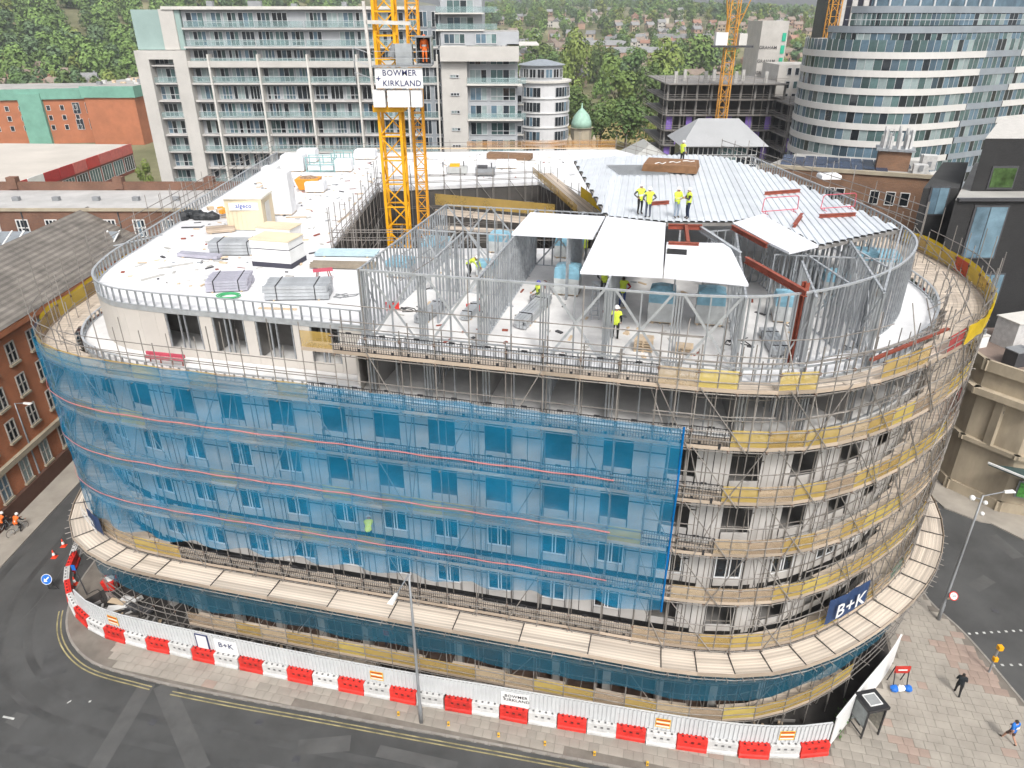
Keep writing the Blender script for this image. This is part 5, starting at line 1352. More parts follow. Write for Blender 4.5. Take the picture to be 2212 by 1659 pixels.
def onpanel(px, w, h, zc):
    k = min(panels, key=lambda k: abs(CX + FPX * panels[k][0].x / (panels[k][0].y * _c + (CAMH - zc) * _s) - px)); q, an, z = panels[k]
    nrm = Vector((math.sin(an), -math.cos(an))); p = q + nrm * .05
    return p, an
sy_, sr_ = mat('yellow_sign', (.7, .4, .03), .6), mat('red_sign', (.45, .03, .02), .6)
for px, lb in ((250, 'yellow safety notice on the hoarding nearest the street corner'), (825, 'yellow safety notice on the hoarding left of the tall lamp post'), (1415, 'yellow safety notice on the hoarding right of centre'), (1685, 'yellow safety notice on the hoarding near its right-hand end')):
    p, an = onpanel(px, 0, 0, 1.6); t = thing('safety_notice', lb, 'sign', (p.x, p.y, 1.2))
    M = T(p.x, p.y, 0, an); MB().box(0, 0, 1.42, .9, .02, .75).build('board', sy_, t, M)
    for z, m in ((2.02, sr_), (1.84, white), (1.66, sr_), (1.5, white)): MB().box(0, -.016, z, .8, .008, .1).build('text_strip', m, t, M)
p, an = onpanel(490, 0, 0, 1.6); t = thing('hoarding_name_panel', 'white name panel with three bold navy characters on the hoarding', 'sign', (p.x, p.y, 1.2)); M = T(p.x, p.y, 0, an); MB().box(0, 0, 1.1, 1.75, .02, 1.2).build('board', white, t, M)
text('lettering', 'B+K', .62, navy, t, M @ Matrix.Translation((0, -.02, 1.8)) @ Matrix.Rotation(rad(90), 4, 'X'), bold=.025)
p, an = onpanel(443, 0, 0, 1.6); t = thing('notice_frame', 'navy framed white notice board on the hoarding beside the name panel', 'sign', (p.x, p.y, 1.2)); M = T(p.x, p.y, 0, an); MB().box(0, 0, 1.05, 1.0, .03, 1.35).build('frame', navy, t, M); MB().box(0, -.02, 1.15, .8, .02, 1.15).build('sheet', white, t, M)
p, an = onpanel(1108, 0, 0, 1.6); t = thing('hoarding_name_panel', 'white name panel with two small lines of black lettering on the hoarding', 'sign', (p.x, p.y, 1.2)); M = T(p.x, p.y, 0, an); MB().box(0, 0, 1.1, 1.78, .02, 1.2).build('board', white, t, M)
for s, x, z in (('BOWMER', .08, 2.0), ('KIRKLAND', .12, 1.66), ('+', -.7, 1.82)): text('lettering', s, .33, mat('black_print', (.015, .015, .02), .6), t, M @ Matrix.Translation((x, -.02, z)) @ Matrix.Rotation(rad(90), 4, 'X'), bold=.02)
# plain white hoarding along the right-hand side
wh = thing('plain_hoarding', 'plain white board hoarding running back from the corner behind the kiosk', 'hoarding', (23, 33, 0))
HR = Path([(19.4, 29.35), (22.2, 31.9), (25.2, 34.6), (26.6, 36.1)])
t = 0
while t < HR.L - .5:
    a, b = HR.off(t, 0), HR.off(t + 1.2, 0); c = (a + b) / 2; an = math.atan2(b.y - a.y, b.x - a.x); MB().box(c.x, c.y, .13, 1.19, .06, 2.5, an).build('board', white, wh)
    MB().box(c.x, c.y, 2.63, 1.19, .12, .06, an).build('capping', white, wh); t += 1.2
# ---------------------------------------------------------------- banners on the scaffold
def banner(name, label, t0, t1, z0, z1, lines, size):
    n = 10; mb = MB()
    for i in range(n + 1):
        p = S.off(lerp(t0, t1, i / n), .34 + .03 * math.sin(i * 2)); mb.v += [(p.x, p.y, z0 + .05 * math.sin(i)), (p.x, p.y, z1 + .05 * math.cos(i))]
    for i in range(n): mb.f.append((2 * i, 2 * i + 2, 2 * i + 3, 2 * i + 1)); mb.m.append(0)
    p0 = S.off((t0 + t1) / 2, .4); t = thing(name, label, 'banner', (p0.x, p0.y, z0)); mb.build('cloth', mat('navy_banner', (.022, .05, .13), .7, 0, .15), t)
    a, b = S.off(lerp(t0, t1, .3), .44), S.off(lerp(t0, t1, .7), .44); c = S.off((t0 + t1) / 2, .52); an = math.atan2(b.y - a.y, b.x - a.x)
    for s, z in lines: text('lettering', s, size, white, t, upright(c.x, c.y, z, an), bold=.03)
tb0 = S.near(Vector((18.3, 31.75))); banner('site_banner', 'navy banner with three big white characters on the round scaffold corner', tb0, tb0 + 3.6, 8.05, 9.95, [('B+K', 8.95)], 1.45)
tb1 = S.near(Vector((-30.6, 42.9))); banner('site_banner', 'navy banner with two lines of white lettering at the side street corner', tb1, tb1 + 3.2, 7.5, 9.0, [('BOWMER', 8.55), ('KIRKLAND', 7.95)], .6)
# ---------------------------------------------------------------- lamp posts
lgrey = mat('lamp_post_grey', (.27, .28, .29), .45, .3, .08); lwhite = mat('lamp_head', (.7, .7, .68), .4)
def lamp(label, loc, h, arm, extras=None):
    t = thing('lamp_post', label, 'lamp post', loc); x, y, z = loc
    MB().lathe([(.13, z), (.13, z + 1.5), (.1, z + 1.55), (.085, z + h * .6), (.06, z + h)], x, y, 10).build('pole', lgrey, t, smooth=True)
    a = Vector(arm); e = Vector((x, y, z + h)) + a; MB().tube((x, y, z + h - .05), e, .04, 8).build('arm', lgrey, t)
    d = Vector((a.x, a.y, 0)).normalized(); ang = math.atan2(d.y, d.x)
    M = T(e.x, e.y, e.z, ang); MB().hexa([(0, -.1, -.06), (.75, -.17, -.05), (.75, .17, -.05), (0, .1, -.06), (0, -.07, .08), (.7, -.12, .05), (.7, .12, .05), (0, .07, .08)]).build('lamp_head', lwhite, t, M)
    return t
lamp('tall grey lamp post standing on the front pavement before the hoarding', on(910, 1560, .13), 12.2, (-.5, -1.4, -.2))
lamp('grey lamp post in the side street by the orange brick building', on(95, 1050, .1), 9.0, (.9, -.1, .05))
b_ = on(2027, 1338, .13); rl = lamp('grey lamp post with white cameras and speed sign by the right-hand kerb', b_, 11.2, (1.5, .2, .15))
x, y, z = b_
for dx, dz, r in ((-.75, -.1, .2), (.25, -.5, .16), (.3, -1.4, .15)): MB().blob((x + dx, y - .1, 11.3 + dz), r, r, r, 10, 7).build('camera_dome', lwhite, rl, smooth=True)
MB().tube((x, y, 11.0), (x - .75, y - .1, 11.3), .03).tube((x, y, 10.8), (x + .25, y - .1, 10.9), .03).build('camera_bracket', lgrey, rl)
def disc(mb, r, th, n=28, m=0): return mb.lathe([(r, -th / 2), (r, th / 2)], 0, 0, n, m)
MS = T(x + .22, y - .35, 2.75) @ Matrix.Rotation(rad(55), 4, 'X')
sg = thing('speed_limit_sign', 'round white and red 30 speed sign on the right-hand lamp post', 'sign', (x, y - .3, 2.75))
disc(MB(), .33, .03).build('rim', sr_, sg, MS); disc(MB(), .25, .045).build('face', white, sg, MS); text('lettering', '30', .3, mat('black_print', (.015, .015, .02), .6), sg, MS @ Matrix.Translation((0, 0, .028)), bold=.02)
MB().box(x + .15, y - .2, 2.3, .4, .03, .16).build('sub_plate', cream, sg); MB().tube((x, y, 2.75), (x + .22, y - .33, 2.75), .03).build('bracket', lgrey, sg)
# ---------------------------------------------------------------- signs, cones, kiosk and small things
c = P(112, 1278, 0); t = thing('keep_left_sign', 'round blue sign with white arrow standing in the road', 'sign', (c.x, c.y, 0))
MS = T(c.x - .05, c.y, 1.25) @ Matrix.Rotation(rad(68), 4, 'X'); disc(MB(), .42, .03).build('rim', white, t, MS); disc(MB(), .385, .04).build('face', mat('sign_blue', (.01, .13, .5), .45), t, MS)
ar = MB(); ar.add([(-.05, -.26, .025), (.05, -.26, .025), (.05, .02, .025), (-.05, .02, .025)], [(0, 1, 2, 3)]); ar = MB().box(0, .08, .02, .1, .36, .01).add([(-.19, -.06, .03), (.19, -.06, .03), (0, -.27, .03)], [(1, 0, 2)])
ar.build('arrow', white, t, MS @ Matrix.Rotation(rad(-45), 4, 'Z'))
MB().beam((c.x - .35, c.y + .3, .01), (c.x - .2, c.y + .02, 1.3), .05, .05).beam((c.x + .35, c.y + .3, .01), (c.x + .15, c.y + .02, 1.3), .05, .05).beam((c.x - .4, c.y + .3, .03), (c.x + .4, c.y + .3, .03), .05, .05).build('frame', blackmetal, t)
conem = MB().box(0, 0, 0, .42, .42, .04, 0, 0).lathe([(.16, .04), (.12, .25)], 0, 0, 12, 0).lathe([(.12, .25), (.075, .5)], 0, 0, 12, 1).lathe([(.075, .5), (.03, .75)], 0, 0, 12, 0).mesh('traffic_cone', [mat('cone_red', (.75, .06, .02), .5), white])
for x, y, lb in ((118, 1204, 'red and white traffic cone beside the first barriers of the side street'), (163, 1262, 'red and white traffic cone tucked behind the barrier bend'), (138, 1180, 'red and white traffic cone farthest up the side street')):
    c = P(x, y, 0); tag(link('traffic_cone', conem, None, T(c.x, c.y, .01)), lb, 'cone', 'traffic cones')
c = P(188, 1284, .13); t = thing('dark_sign_post', 'dark slim post with a small blue plate behind the barrier bend', 'post', c); MB().tube((c.x, c.y, .1), (c.x - .25, c.y, 3.0), .05).build('pole', darkgrey, t); MB().box(c.x - .28, c.y - .06, 2.6, .3, .03, .5).build('plate', MAT['sign_blue'], t)
c = P(243, 1272, .13); t = thing('waste_bin', 'red wheeled container with white rubbish under the scaffold corner', 'bin', c); MB().hexa([(c.x - .4, c.y - .35, .25), (c.x + .4, c.y - .35, .25), (c.x + .4, c.y + .35, .25), (c.x - .4, c.y + .35, .25), (c.x - .5, c.y - .45, 1.15), (c.x + .5, c.y - .45, 1.15), (c.x + .5, c.y + .45, 1.15), (c.x - .5, c.y + .45, 1.15)]).build('tub', red, t)
MB().blob((c.x, c.y, 1.15), .42, .38, .2, 8, 5, jit=.25).build('rubbish', white, t)
for sx in (-.3, .3): MB().tube((c.x + sx, c.y - .4, .2), (c.x + sx, c.y - .3, .2), .09, 10).build('wheel', darkgrey, t)
mb = MB(); pts = [(c.x - 1.6 + k * .25, c.y - .6 + .5 * math.sin(k * .8), .15) for k in range(10)]; mb.path(pts, .025, 5); tag(mb.build('cable', blackmetal), 'black cable snaking from the red bin to the barrier', 'cable')
c = P(262, 1322, .13); t = thing('rubble_heap', 'heap of pale boards and black sacks inside the hoarding corner', 'heap', c)
for k in range(6): MB().box(c.x + rq.uniform(-.8, .8), c.y + rq.uniform(0, 1), .2 + k * .1, 1.3, .5, .06, rq.uniform(-.5, .8)).build('board', rq.choice((white, ply, concrete)), t)
for k in range(4): MB().blob((c.x + .6 + k * .5, c.y - .1 * k + .3, .35), .42, .35, .3, 8, 5, jit=.2).build('sack', darkgrey, t)
c = P(748, 1440, .13); bundle('stack of long timber boards lying between hoarding and scaffold', Vector((c.x, c.y + .2, .13)), 4.4, .9, .6, boardm, ANG, 4, 5, False, 'timber_stack', 'timber')
for lb, x, y, r_ in (('big white sack with brown rubbish on the scaffold deck above the fan', 636, 1218, .8), ('white bulk bag lying right of the rubbish sack above the fan', 662, 1216, .75)):
    c = P(x, y, 7.3); t = thing('bulk_bag', lb, 'bag', c); MB().blob((c.x, c.y + .5, 7.24 + r_ * .55), r_, r_ * .7, r_ * .55, 10, 6, jit=.12).build('sack', whitewrap, t, smooth=True); MB().blob((c.x, c.y + .45, 7.24 + r_ * .95), r_ * .55, r_ * .45, r_ * .2, 8, 5, jit=.2).build('contents', mat('mixed_rubbish', (.3, .2, .13)), t)
# phone kiosk
c = P(1872, 1588, .13); kx, ky = c.x, c.y + .5; t = thing('phone_kiosk', 'black framed glass phone kiosk with a flat roof against the white hoarding', 'kiosk', (kx, ky, .13)); A = ANG + .45
MK = T(kx, ky, .13, A); bl = mat('kiosk_black', (.03, .03, .032), .45); kg = mat('kiosk_glass', (.2, .22, .22), .1, 0, .2)
for sx in (-.6, .6):
    for sy in (-.6, .6): MB().box(sx, sy, 0, .09, .09, 2.35).build('post', bl, t, MK)
MB().box(0, 0, 2.35, 1.45, 1.45, .22).build('roof', bl, t, MK); MB().box(0, 0, 2.57, .75, .75, .03).build('roof_light', mat('kiosk_rooflight', (.3, .31, .31), .3), t, MK); mb = MB()
for s in (-1, 1): mb.box(s * .4, 0, 2.572, .06, .86, .05).box(0, s * .4, 2.574, .86, .06, .05)
mb.build('roof_light_frame', white, t, MK); MB().box(.63, 0, .25, .03, 1.1, 2.0).build('side_poster', mat('poster_cream', (.5, .47, .4), .6, 0, .35, 5), t, MK); MB().box(0, .62, .25, 1.1, .03, 2.0).build('back_glass', kg, t, MK); MB().box(-.63, 0, .9, .03, 1.1, 1.35).build('side_glass', kg, t, MK)
MB().box(.05, .35, 0, .35, .3, 1.6).build('phone_unit', darkgrey, t, MK)
for z in (.2, .85): MB().box(-.6, 0, z, .06, 1.15, .06).build('rail', bl, t, MK)
c = P(1938, 1482, .13); t = thing('street_stall_stand', 'black frame stand with red sign and blue bags on the right-hand pavement', 'stand', c)
for sx in (-.45, .45): MB().beam((c.x + sx, c.y - .3, .13), (c.x + sx, c.y + .1, 1.9), .05, .05).beam((c.x + sx, c.y + .5, .13), (c.x + sx, c.y + .1, 1.9), .05, .05).build('leg', blackmetal, t)
MB().box(c.x, c.y + .02, 1.35, 1.0, .06, .6).build('sign_panel', sr_, t); MB().box(c.x, c.y - .02, 1.6, .6, .02, .1).build('sign_text', white, t)
for k in range(3): MB().blob((c.x - .4 + k * .45, c.y - .35, .32), .3, .25, .2, 8, 5, jit=.2).build('bag', (MAT['sign_blue'], white, MAT['sign_blue'])[k], t)
c = P(2136, 1452, .13); t = thing('crossing_post', 'grey crossing post with two yellow push button boxes by the kerb', 'post', c); MB().tube((c.x, c.y, .1), (c.x, c.y, 2.6), .07, 10).build('pole', lgrey, t)
for z, s in ((2.35, .3), (1.3, .26)): MB().box(c.x, c.y - .08, z, s, s, .32).build('yellow_box', yel, t)
for i, (x, y) in enumerate(((861, 1545), (969, 1567), (1077, 1591), (1177, 1609), (1284, 1631), (1398, 1653))):
    c = P(x, y, .13); t = thing('kerb_marker', '%s small yellow marker post along the front kerb from the lamp post side' % ORD[i], 'marker', c, 'yellow kerb markers'); MB().box(c.x, c.y, .12, .14, .1, .32).build('post', sy_, t); MB().box(c.x, c.y - .052, .26, .1, .01, .1).build('plate', darkgrey, t)
for k, (x, y) in enumerate(((1795, 1590), (1812, 1560), (1828, 1540))):
    c = P(x, y, .13); t = thing('weed_clump', ('lowest', 'middle', 'highest')[k] + ' green weed clump growing at the foot of the plain hoarding', 'weed', c); mb = MB(); q = random.Random(k)
    for i in range(60):
        a = q.uniform(0, 6.28); r = q.uniform(.05, .5); h = q.uniform(.1, .6); p = Vector((c.x + .3 + r * math.cos(a), c.y + .2 + r * math.sin(a), .13 + h)); d = Vector((q.uniform(-1, 1), q.uniform(-1, 1), q.uniform(-.3, 1))).normalized() * .12; e = d.cross(Vector((.3, .5, .8))).normalized() * .06
        mb.face([p - d, p + e, p + d, p - e])
    mb.build('leaves', mat('weed_leaf', (.06, .13, .03), .7, 0, .3, 3), t)['kind'] = 'stuff'
# ---------------------------------------------------------------- town buildings
gdark = glass('town_glass_dark', (.018, .024, .03)); gblue = glass('town_glass_blue', (.085, .135, .175)); gteal = glass('town_glass_teal', (.075, .125, .125)); curt = mat('curtain_behind_glass', (.26, .32, .32), .3, 0, .2, 1, rnd=.15)
wbar = mat('pale_window_bar', (.5, .51, .52), .5)
balg = sheer('green_balustrade_glass', (.3, .42, .42), .3, .1, rnd=.1)
WV = {}
def wmesh(w, h, n, seed, pal=None, f=.09, low=0, bar=None):
    k = (round(w, 2), round(h, 2), n, seed, low, id(bar), str(pal and [p.name for p in pal]))
    if k in WV: return WV[k]
    q = random.Random(seed); mb = MB(); mats = [bar or wbar] + list(pal or (gdark, gblue, curt, gteal))
    for i in range(n + 1): mb.box(-w / 2 + w * i / n, -.06, 0, f, .12, h)
    for z in (0, h - f): mb.box(0, -.05, z, w, .1, f)
    if low: mb.box(0, -.05, h * low, w, .1, f)
    for i in range(n): mb.box(-w / 2 + w * (i + .5) / n, 0, f * .5, w / n - f, .06, h - f, 0, q.choice(range(1, len(mats))) if len(mats) > 2 else 1)
    WV[k] = mb.mesh('window', mats); return WV[k]
def wins(parent, a, b, zs, n, w, h, panes=2, seeds=4, off=.02, skip=0, **kw):
    a, b = Vector(a), Vector(b); d = (b - a).normalized(); nr = Vector((d.y, -d.x)); an = math.atan2(d.y, d.x); out = []
    for z in zs:
        for i in range(n):
            if skip and rq.random() < skip: continue
            p = a.lerp(b, (i + .5) / n) + nr * off; out.append(link('window', wmesh(w, h, panes, rq.randrange(seeds), **kw), parent, T(p.x, p.y, z, an)))
    return out
def wallbox(parent, poly, z0, z1, m, name='wall', top=None):
    mm = [m] + ([top] if top else []); return MB().prism(poly, z0, z1, 0, 1 if top else None).build(name, mm, parent)
def rect(x0, y0, x1, y1): return [(x0, y0), (x1, y0), (x1, y1), (x0, y1)]
def gable(parent, x0, y0, x1, y1, z, h, m, axis='x', hip=0, ov=.4, name='roof'):
    x0 -= ov; y0 -= ov; x1 += ov; y1 += ov
    if axis == 'x': r = [(x0 + hip, (y0 + y1) / 2, z + h), (x1 - hip, (y0 + y1) / 2, z + h)]; fs = [(0, 1, 5, 4), (2, 3, 4, 5), (1, 2, 5), (3, 0, 4), (3, 2, 1, 0)]
    else: r = [((x0 + x1) / 2, y0 + hip, z + h), ((x0 + x1) / 2, y1 - hip, z + h)]; fs = [(0, 1, 4), (1, 2, 5, 4), (2, 3, 5), (3, 0, 4, 5), (3, 2, 1, 0)]
    return MB().add([(x0, y0, z), (x1, y0, z), (x1, y1, z), (x0, y1, z)] + r, fs).build(name, m, parent)
clad = mat('pale_stone_cladding', (.5, .48, .45), .7, 0, .08, .3); lgrey_p = mat('light_grey_panel', (.37, .385, .405), .6, 0, .1, .4); slabe = mat('balcony_edge', (.5, .48, .46), .7, 0, .1, .5)
froof = mat('flat_roof_felt', (.34, .33, .31), .9, 0, .15, .2)
# ---- the long apartment slab
ab = thing('apartment_slab', 'long grey apartment slab with glass balconies and pale stone frame behind the crane', 'building', (-34, 150, 0))
wallbox(ab, rect(-57.5, 141, -13, 156), 0, 41, lgrey_p, top=froof); wallbox(ab, rect(-66, 141.2, -57.5, 156), 0, 34.6, lgrey_p, top=froof)
FLS = [41.0 - 2.95 * i for i in range(1, 14)]
fins = [-57, -53.5, -44.8, -36.1, -27.4, -18.7, -13.2]
for i, z in enumerate(FLS):
    if z < 4: continue
    big = i % 2 == 1
    MB().box(-35.2, 140.3, z - .15, 44.5, 1.8 if big else .9, .3 if i != 2 else .7).build('balcony_slab', slabe, ab)
    for a, b in zip(fins, fins[1:]):
        w = b - a - .3; n = max(1, round(w / 2.9)); ww = w / n
        for k in range(n):
            if rq.random() < .94: link('window', wmesh(ww * rq.choice((.8, .94)), 2.35, rq.choice((3, 3, 4)), rq.randrange(9), pal=(gdark, gdark, gblue, gteal, curt, gteal), low=.3 if rq.random() < .4 else 0), ab, T(a + .15 + ww * (k + .5), 140.95, z + .2))
        if big or i < 3:
            MB().box((a + b) / 2, 139.42 if big else 139.8, z + .15, w + .1, .04, 1.05).build('glass_balustrade', balg, ab)
            MB().box((a + b) / 2, 139.42 if big else 139.8, z + 1.2, w + .1, .06, .05).build('handrail', wbar, ab)
for x in fins[1:]: MB().box(x, 140.0, 3, .3, 2.0, 31.0 if x > -56 else 38).build('fin', offwhite, ab)
MB().box(-35.5, 140.2, 31.9, 45, 2.1, 1.0).build('stone_band', clad, ab); MB().box(-37, 148, 41, 47, 16, .5).build('roof_edge', offwhite, ab)
for x0, x1, z0, z1 in ((-66.2, -63.9, 0, 34.6), (-59.6, -57.2, 0, 34.6)): MB().box((x0 + x1) / 2, 140.2, z0, x1 - x0, 2.4, z1).build('stone_column', clad, ab)
MB().box(-61.7, 140.21, 33.2, 4.6, 2.38, 1.4).build('stone_lintel', clad, ab)
for i, z in enumerate(FLS[2:]):
    if z < 4: continue
    MB().box(-61.75, 140.4, z - .12, 4.3, 1.4, .24).build('balcony_slab', slabe, ab); link('window', wmesh(4.0, 2.3, 5, rq.randrange(7), low=.35), ab, T(-61.75, 141.15, z + .15))
    if i % 2: MB().box(-61.75, 139.75, z + .1, 4.3, .04, 1.0).build('glass_balustrade', balg, ab)
wallbox(ab, rect(-66, 140.5, -57.6, 155), 34.7, 41, mat('frosted_glass_box', (.3, .4, .38), .2, 0, .08, .3), 'glass_box'); MB().box(-59.8, 140.4, 34.7, 2.6, .4, 6.4).build('stone_pier', clad, ab)
for x in (-54, -46, -39, -30, -22): MB().box(x, 146, 41.5, rq.uniform(.4, 2.4), 1, rq.uniform(.4, 1.1)).build('roof_vent', steelgrey, ab)
# stair tower and right-hand end
st_ = thing('apartment_end_block', 'pale stone stair tower and stepped balcony block at the end of the long slab', 'building', (-6, 150, 0))
wallbox(st_, rect(-16.4, 139.8, -12.4, 156), 0, 41.6, mat('grey_stair_glazing_wall', (.25, .27, .29), .5, 0, .1), top=froof)
for i, z in enumerate(FLS):
    if z > 3: link('window', wmesh(1.4, 2.5, 2, rq.randrange(5), pal=(gdark, gblue)), st_, T(-15.4, 139.75, z + .2)); link('window', wmesh(1.2, 2.5, 2, rq.randrange(5), pal=(gdark, gdark)), st_, T(-13.3, 139.75, z + .2))
wallbox(st_, rect(-12.4, 137.6, -7.9, 156), 0, 35.4, clad, 'stair_tower', top=froof); wallbox(st_, rect(-12.4, 139, 1.2, 156), 35.4, 37.6, lgrey_p, 'upper_floor', top=froof); wallbox(st_, rect(-12.4, 141, -5.2, 156), 37.6, 43.2, lgrey_p, 'upper_tower', top=froof)
for z in (37.8, 40.4): link('window', wmesh(4.6, 2.1, 4, rq.randrange(5)), st_, T(-9.0, 140.9, z)); MB().box(-9, 139.8, z - .1, 8.4, 2.2, .22).build('balcony_slab', offwhite, st_); MB().box(-7.8, 138.75, z + .15, 10.5, .04, .9).build('glass_balustrade', balg, st_)
for x in (-10, -4.5): link('window', wmesh(3.6, 1.6, 4, 3), st_, T(x, 138.95, 35.7))
wallbox(st_, rect(-7.9, 139, 1, 156), 0, 33.2, lgrey_p, 'balcony_block'); MB().box(-5.6, 138.0, 33.0, 13.6, 3.0, 2.3).build('stone_lintel', clad, st_)
MB().box(1.9, 146, 35.4, 5.6, 14, .25).build('side_terrace', offwhite, st_)
for i, z in enumerate(FLS[2:]):
    if z < 10: continue
    link('window', wmesh(1.5, .55, 3, rq.randrange(4), pal=(gdark, curt)), st_, T(-10.1, 137.55, z + 1.1))
    link('window', wmesh(3.0, 2.2, 3, rq.randrange(7)), st_, T(-6.0, 138.95, z + .2)); link('window', wmesh(4.4, 2.2, 4, rq.randrange(7), low=.3), st_, T(-1.6, 138.95, z + .2))
    if i % 2: MB().box(-3.1, 138.2, z - .15, 9.8, 1.7, .3).build('balcony_slab', offwhite, st_); MB().box(-2.7, 137.4, z + .15, 10.4, .04, 1.0).build('glass_balustrade', balg, st_)
# ---- round white apartment drum
rd = thing('round_apartment_tower', 'round white apartment tower with ribbon windows beside the park', 'building', (7, 172, 0)); cx, cy_ = 6.9, 172.0
wpan = mat('white_render_band', (.62, .62, .63), .55, 0, .05, .5)
MB().lathe([(5.7, 0), (5.7, 27.2)], cx, cy_, 36).build('wall', wpan, rd); MB().lathe([(6.2, 27.2), (6.2, 27.6)], cx, cy_, 36).build('eaves', offwhite, rd)
MB().lathe([(4.6, 27.6), (4.6, 30.4)], cx - .4, cy_ + .5, 30).build('penthouse', lgrey_p, rd); MB().lathe([(5.0, 30.4), (5.2, 30.6), (1, 31.6)], cx - .4, cy_ + .5, 30).build('roof', mat('grey_metal_roof', (.3, .33, .36), .5, .2), rd)
for k in range(8):
    z = 24.4 - 3.0 * k
    for j in range(11):
        a = rad(-172 + j * 16.5)
        if j in (5, 6): continue
        link('window', wmesh(1.66, 1.95, 2, rq.randrange(4), pal=(gdark, gdark, gblue), f=.06), rd, T(cx + 5.72 * math.cos(a), cy_ + 5.72 * math.sin(a), z, a + rad(90)))
    MB().lathe([(5.95, z - .35), (5.95, z - .1)], cx, cy_, 36).build('band', white, rd)
for j in range(7): a = rad(-160 + j * 22); link('window', wmesh(1.5, 1.8, 2, j % 4, pal=(gdark, gblue)), rd, T(cx - .4 + 4.62 * math.cos(a), cy_ + .5 + 4.62 * math.sin(a), 28.1, a + rad(90)))
lk = thing('low_link_block', 'narrow grey balconied link block left of the round tower', 'building', (.5, 165, 0)); wallbox(lk, rect(-1.5, 160, 2.2, 172), 0, 27, lgrey_p, top=froof)
for k in range(8): link('window', wmesh(3.2, 1.5, 3, k % 4, pal=(gdark, gteal)), lk, T(.4, 159.95, 24 - 3 * k)); MB().box(.4, 159.4, 23.6 - 3 * k, 4, 1.2, .2).build('balcony_slab', offwhite, lk)
# ---- curved white-banded tower on the right
mt = thing('curved_banded_tower', 'tall curved apartment tower with white bands and ribbon glazing', 'building', (80, 150, 0))
MP = Path([(70, 172), (62, 166), (57.6, 157), (57.6, 149), (61, 142.4), (67, 139.2), (74, 139.4), (84, 143.8), (98, 151.5), (124, 166)])
def band(path, z0, z1, m, name, parent, t0=0, t1=None, d=0, capz=None):
    q = path.poly(d, 1.2, t0, t1); mb = MB()
    for a, b in zip(q, q[1:]): mb.add([(a.x, a.y, z0), (b.x, b.y, z0), (b.x, b.y, z1), (a.x, a.y, z1)], [(0, 1, 2, 3)])
    q2 = path.poly(d - .4, 1.2, t0, t1)
    for a, b, c, e in zip(q, q[1:], q2[1:], q2): mb.add([(a.x, a.y, z1), (b.x, b.y, z1), (c.x, c.y, z1), (e.x, e.y, z1)], [(0, 1, 2, 3)])
    return mb.build(name, m, parent)
mcl = mat('white_tower_cladding', (.6, .585, .56), .6, 0, .05, .3, rnd=.02); mgr = mat('grey_tower_panel', (.27, .3, .33), .5, .1, .1, .4)
core = [tuple(p) for p in MP.poly(-.5, 1.5)]; wallbox(mt, core, 0, 35.95, gdark, 'core', top=froof)
panes = []; gv = [MB().box(0, 0, 0, 1.32, .05, 1.88).mesh('pane', m) for m in (gteal, gdark, gblue, gteal, gblue, gteal, curt)]; mul = MB().box(0, 0, 0, .07, .1, 1.94).mesh('mullion', wbar)
g0, g1 = MP.near(Vector((87, 145.4))), MP.near(Vector((97, 150.9)))
mull = []
for k in range(12):
    z = 34.35 - 3.0 * k
    top2 = k < 1
    if z < 6: break
    band(MP, z - 1.1, z - .02, mcl, 'white_band', mt, 0, g0 - .1 * k + k * -.55); band(MP, z - 1.1, z - .02, mcl, 'white_band', mt, g1 - k * .55)
    band(MP, z - 1.1, z - .02, mgr, 'grey_band', mt, g0 - k * .55, g1 - k * .55, -.1)
    t = 12
    while t < MP.L - 3:
        p, tn, n = MP.at(t); an = math.atan2(tn.y, tn.x)
        panes.append((rq.choice(gv), T(p.x - n.x * .25, p.y - n.y * .25, z, an)))
        e = MP.off(t + .7, -.2); mull.append((mul, T(e.x, e.y, z, an))); t += 1.42
for k, (z, d, t0) in enumerate(((37.4, -2.5, 26), (40.6, -4.5, 30))):
    pl = [tuple(p) for p in MP.poly(d, 1.5, t0)]; wallbox(mt, pl + [(118, 176)], z - 2.4, z + .6, gdark, 'set_back_storey', top=froof)
    band(MP, z - .1, z + 1.0, mgr, 'grey_parapet', mt, t0, None, d + .3)
    t = t0 + 1
    while t < MP.L - 2:
        p, tn, n = MP.at(t); an = math.atan2(tn.y, tn.x); q = p + n * (d + .12); panes.append((rq.choice(gv), T(q.x, q.y, z - 2.1, an))); mull.append((mul, T(q.x + tn.x * .7, q.y + tn.y * .7, z - 2.1, an))); t += 1.42
q = MP.poly(-1.0, 1.5, 14); MB().path([(p.x, p.y, 35.2) for p in q], .05, 4).build('handrail', wbar, mt); q = MP.poly(-3.2, 1.5, 30); MB().path([(p.x, p.y, 39.4) for p in q], .05, 4).build('handrail', wbar, mt)
wallbox(mt, [tuple(p) for p in MP.poly(-6, 1.5, 34)] + [(118, 178)], 41, 50, gblue, 'top_storeys')
for j in range(9): p = MP.off(36 + j * 4.5, -5.9); MB().box(p.x, p.y, 41.2, .3, .3, 8.6).build('top_mullion', wbar, mt)
pieces('pane', mt, panes, 300, rest='panes_beyond') if False else None
bym = {}
for me, M in panes: bym.setdefault(me.materials[0].name, []).append((me, M))
for nme, L in bym.items(): pieces('pane', mt, L, 75, rest='panes_beyond')
pieces('mullion', mt, mull, 200, rest='mullions_beyond')
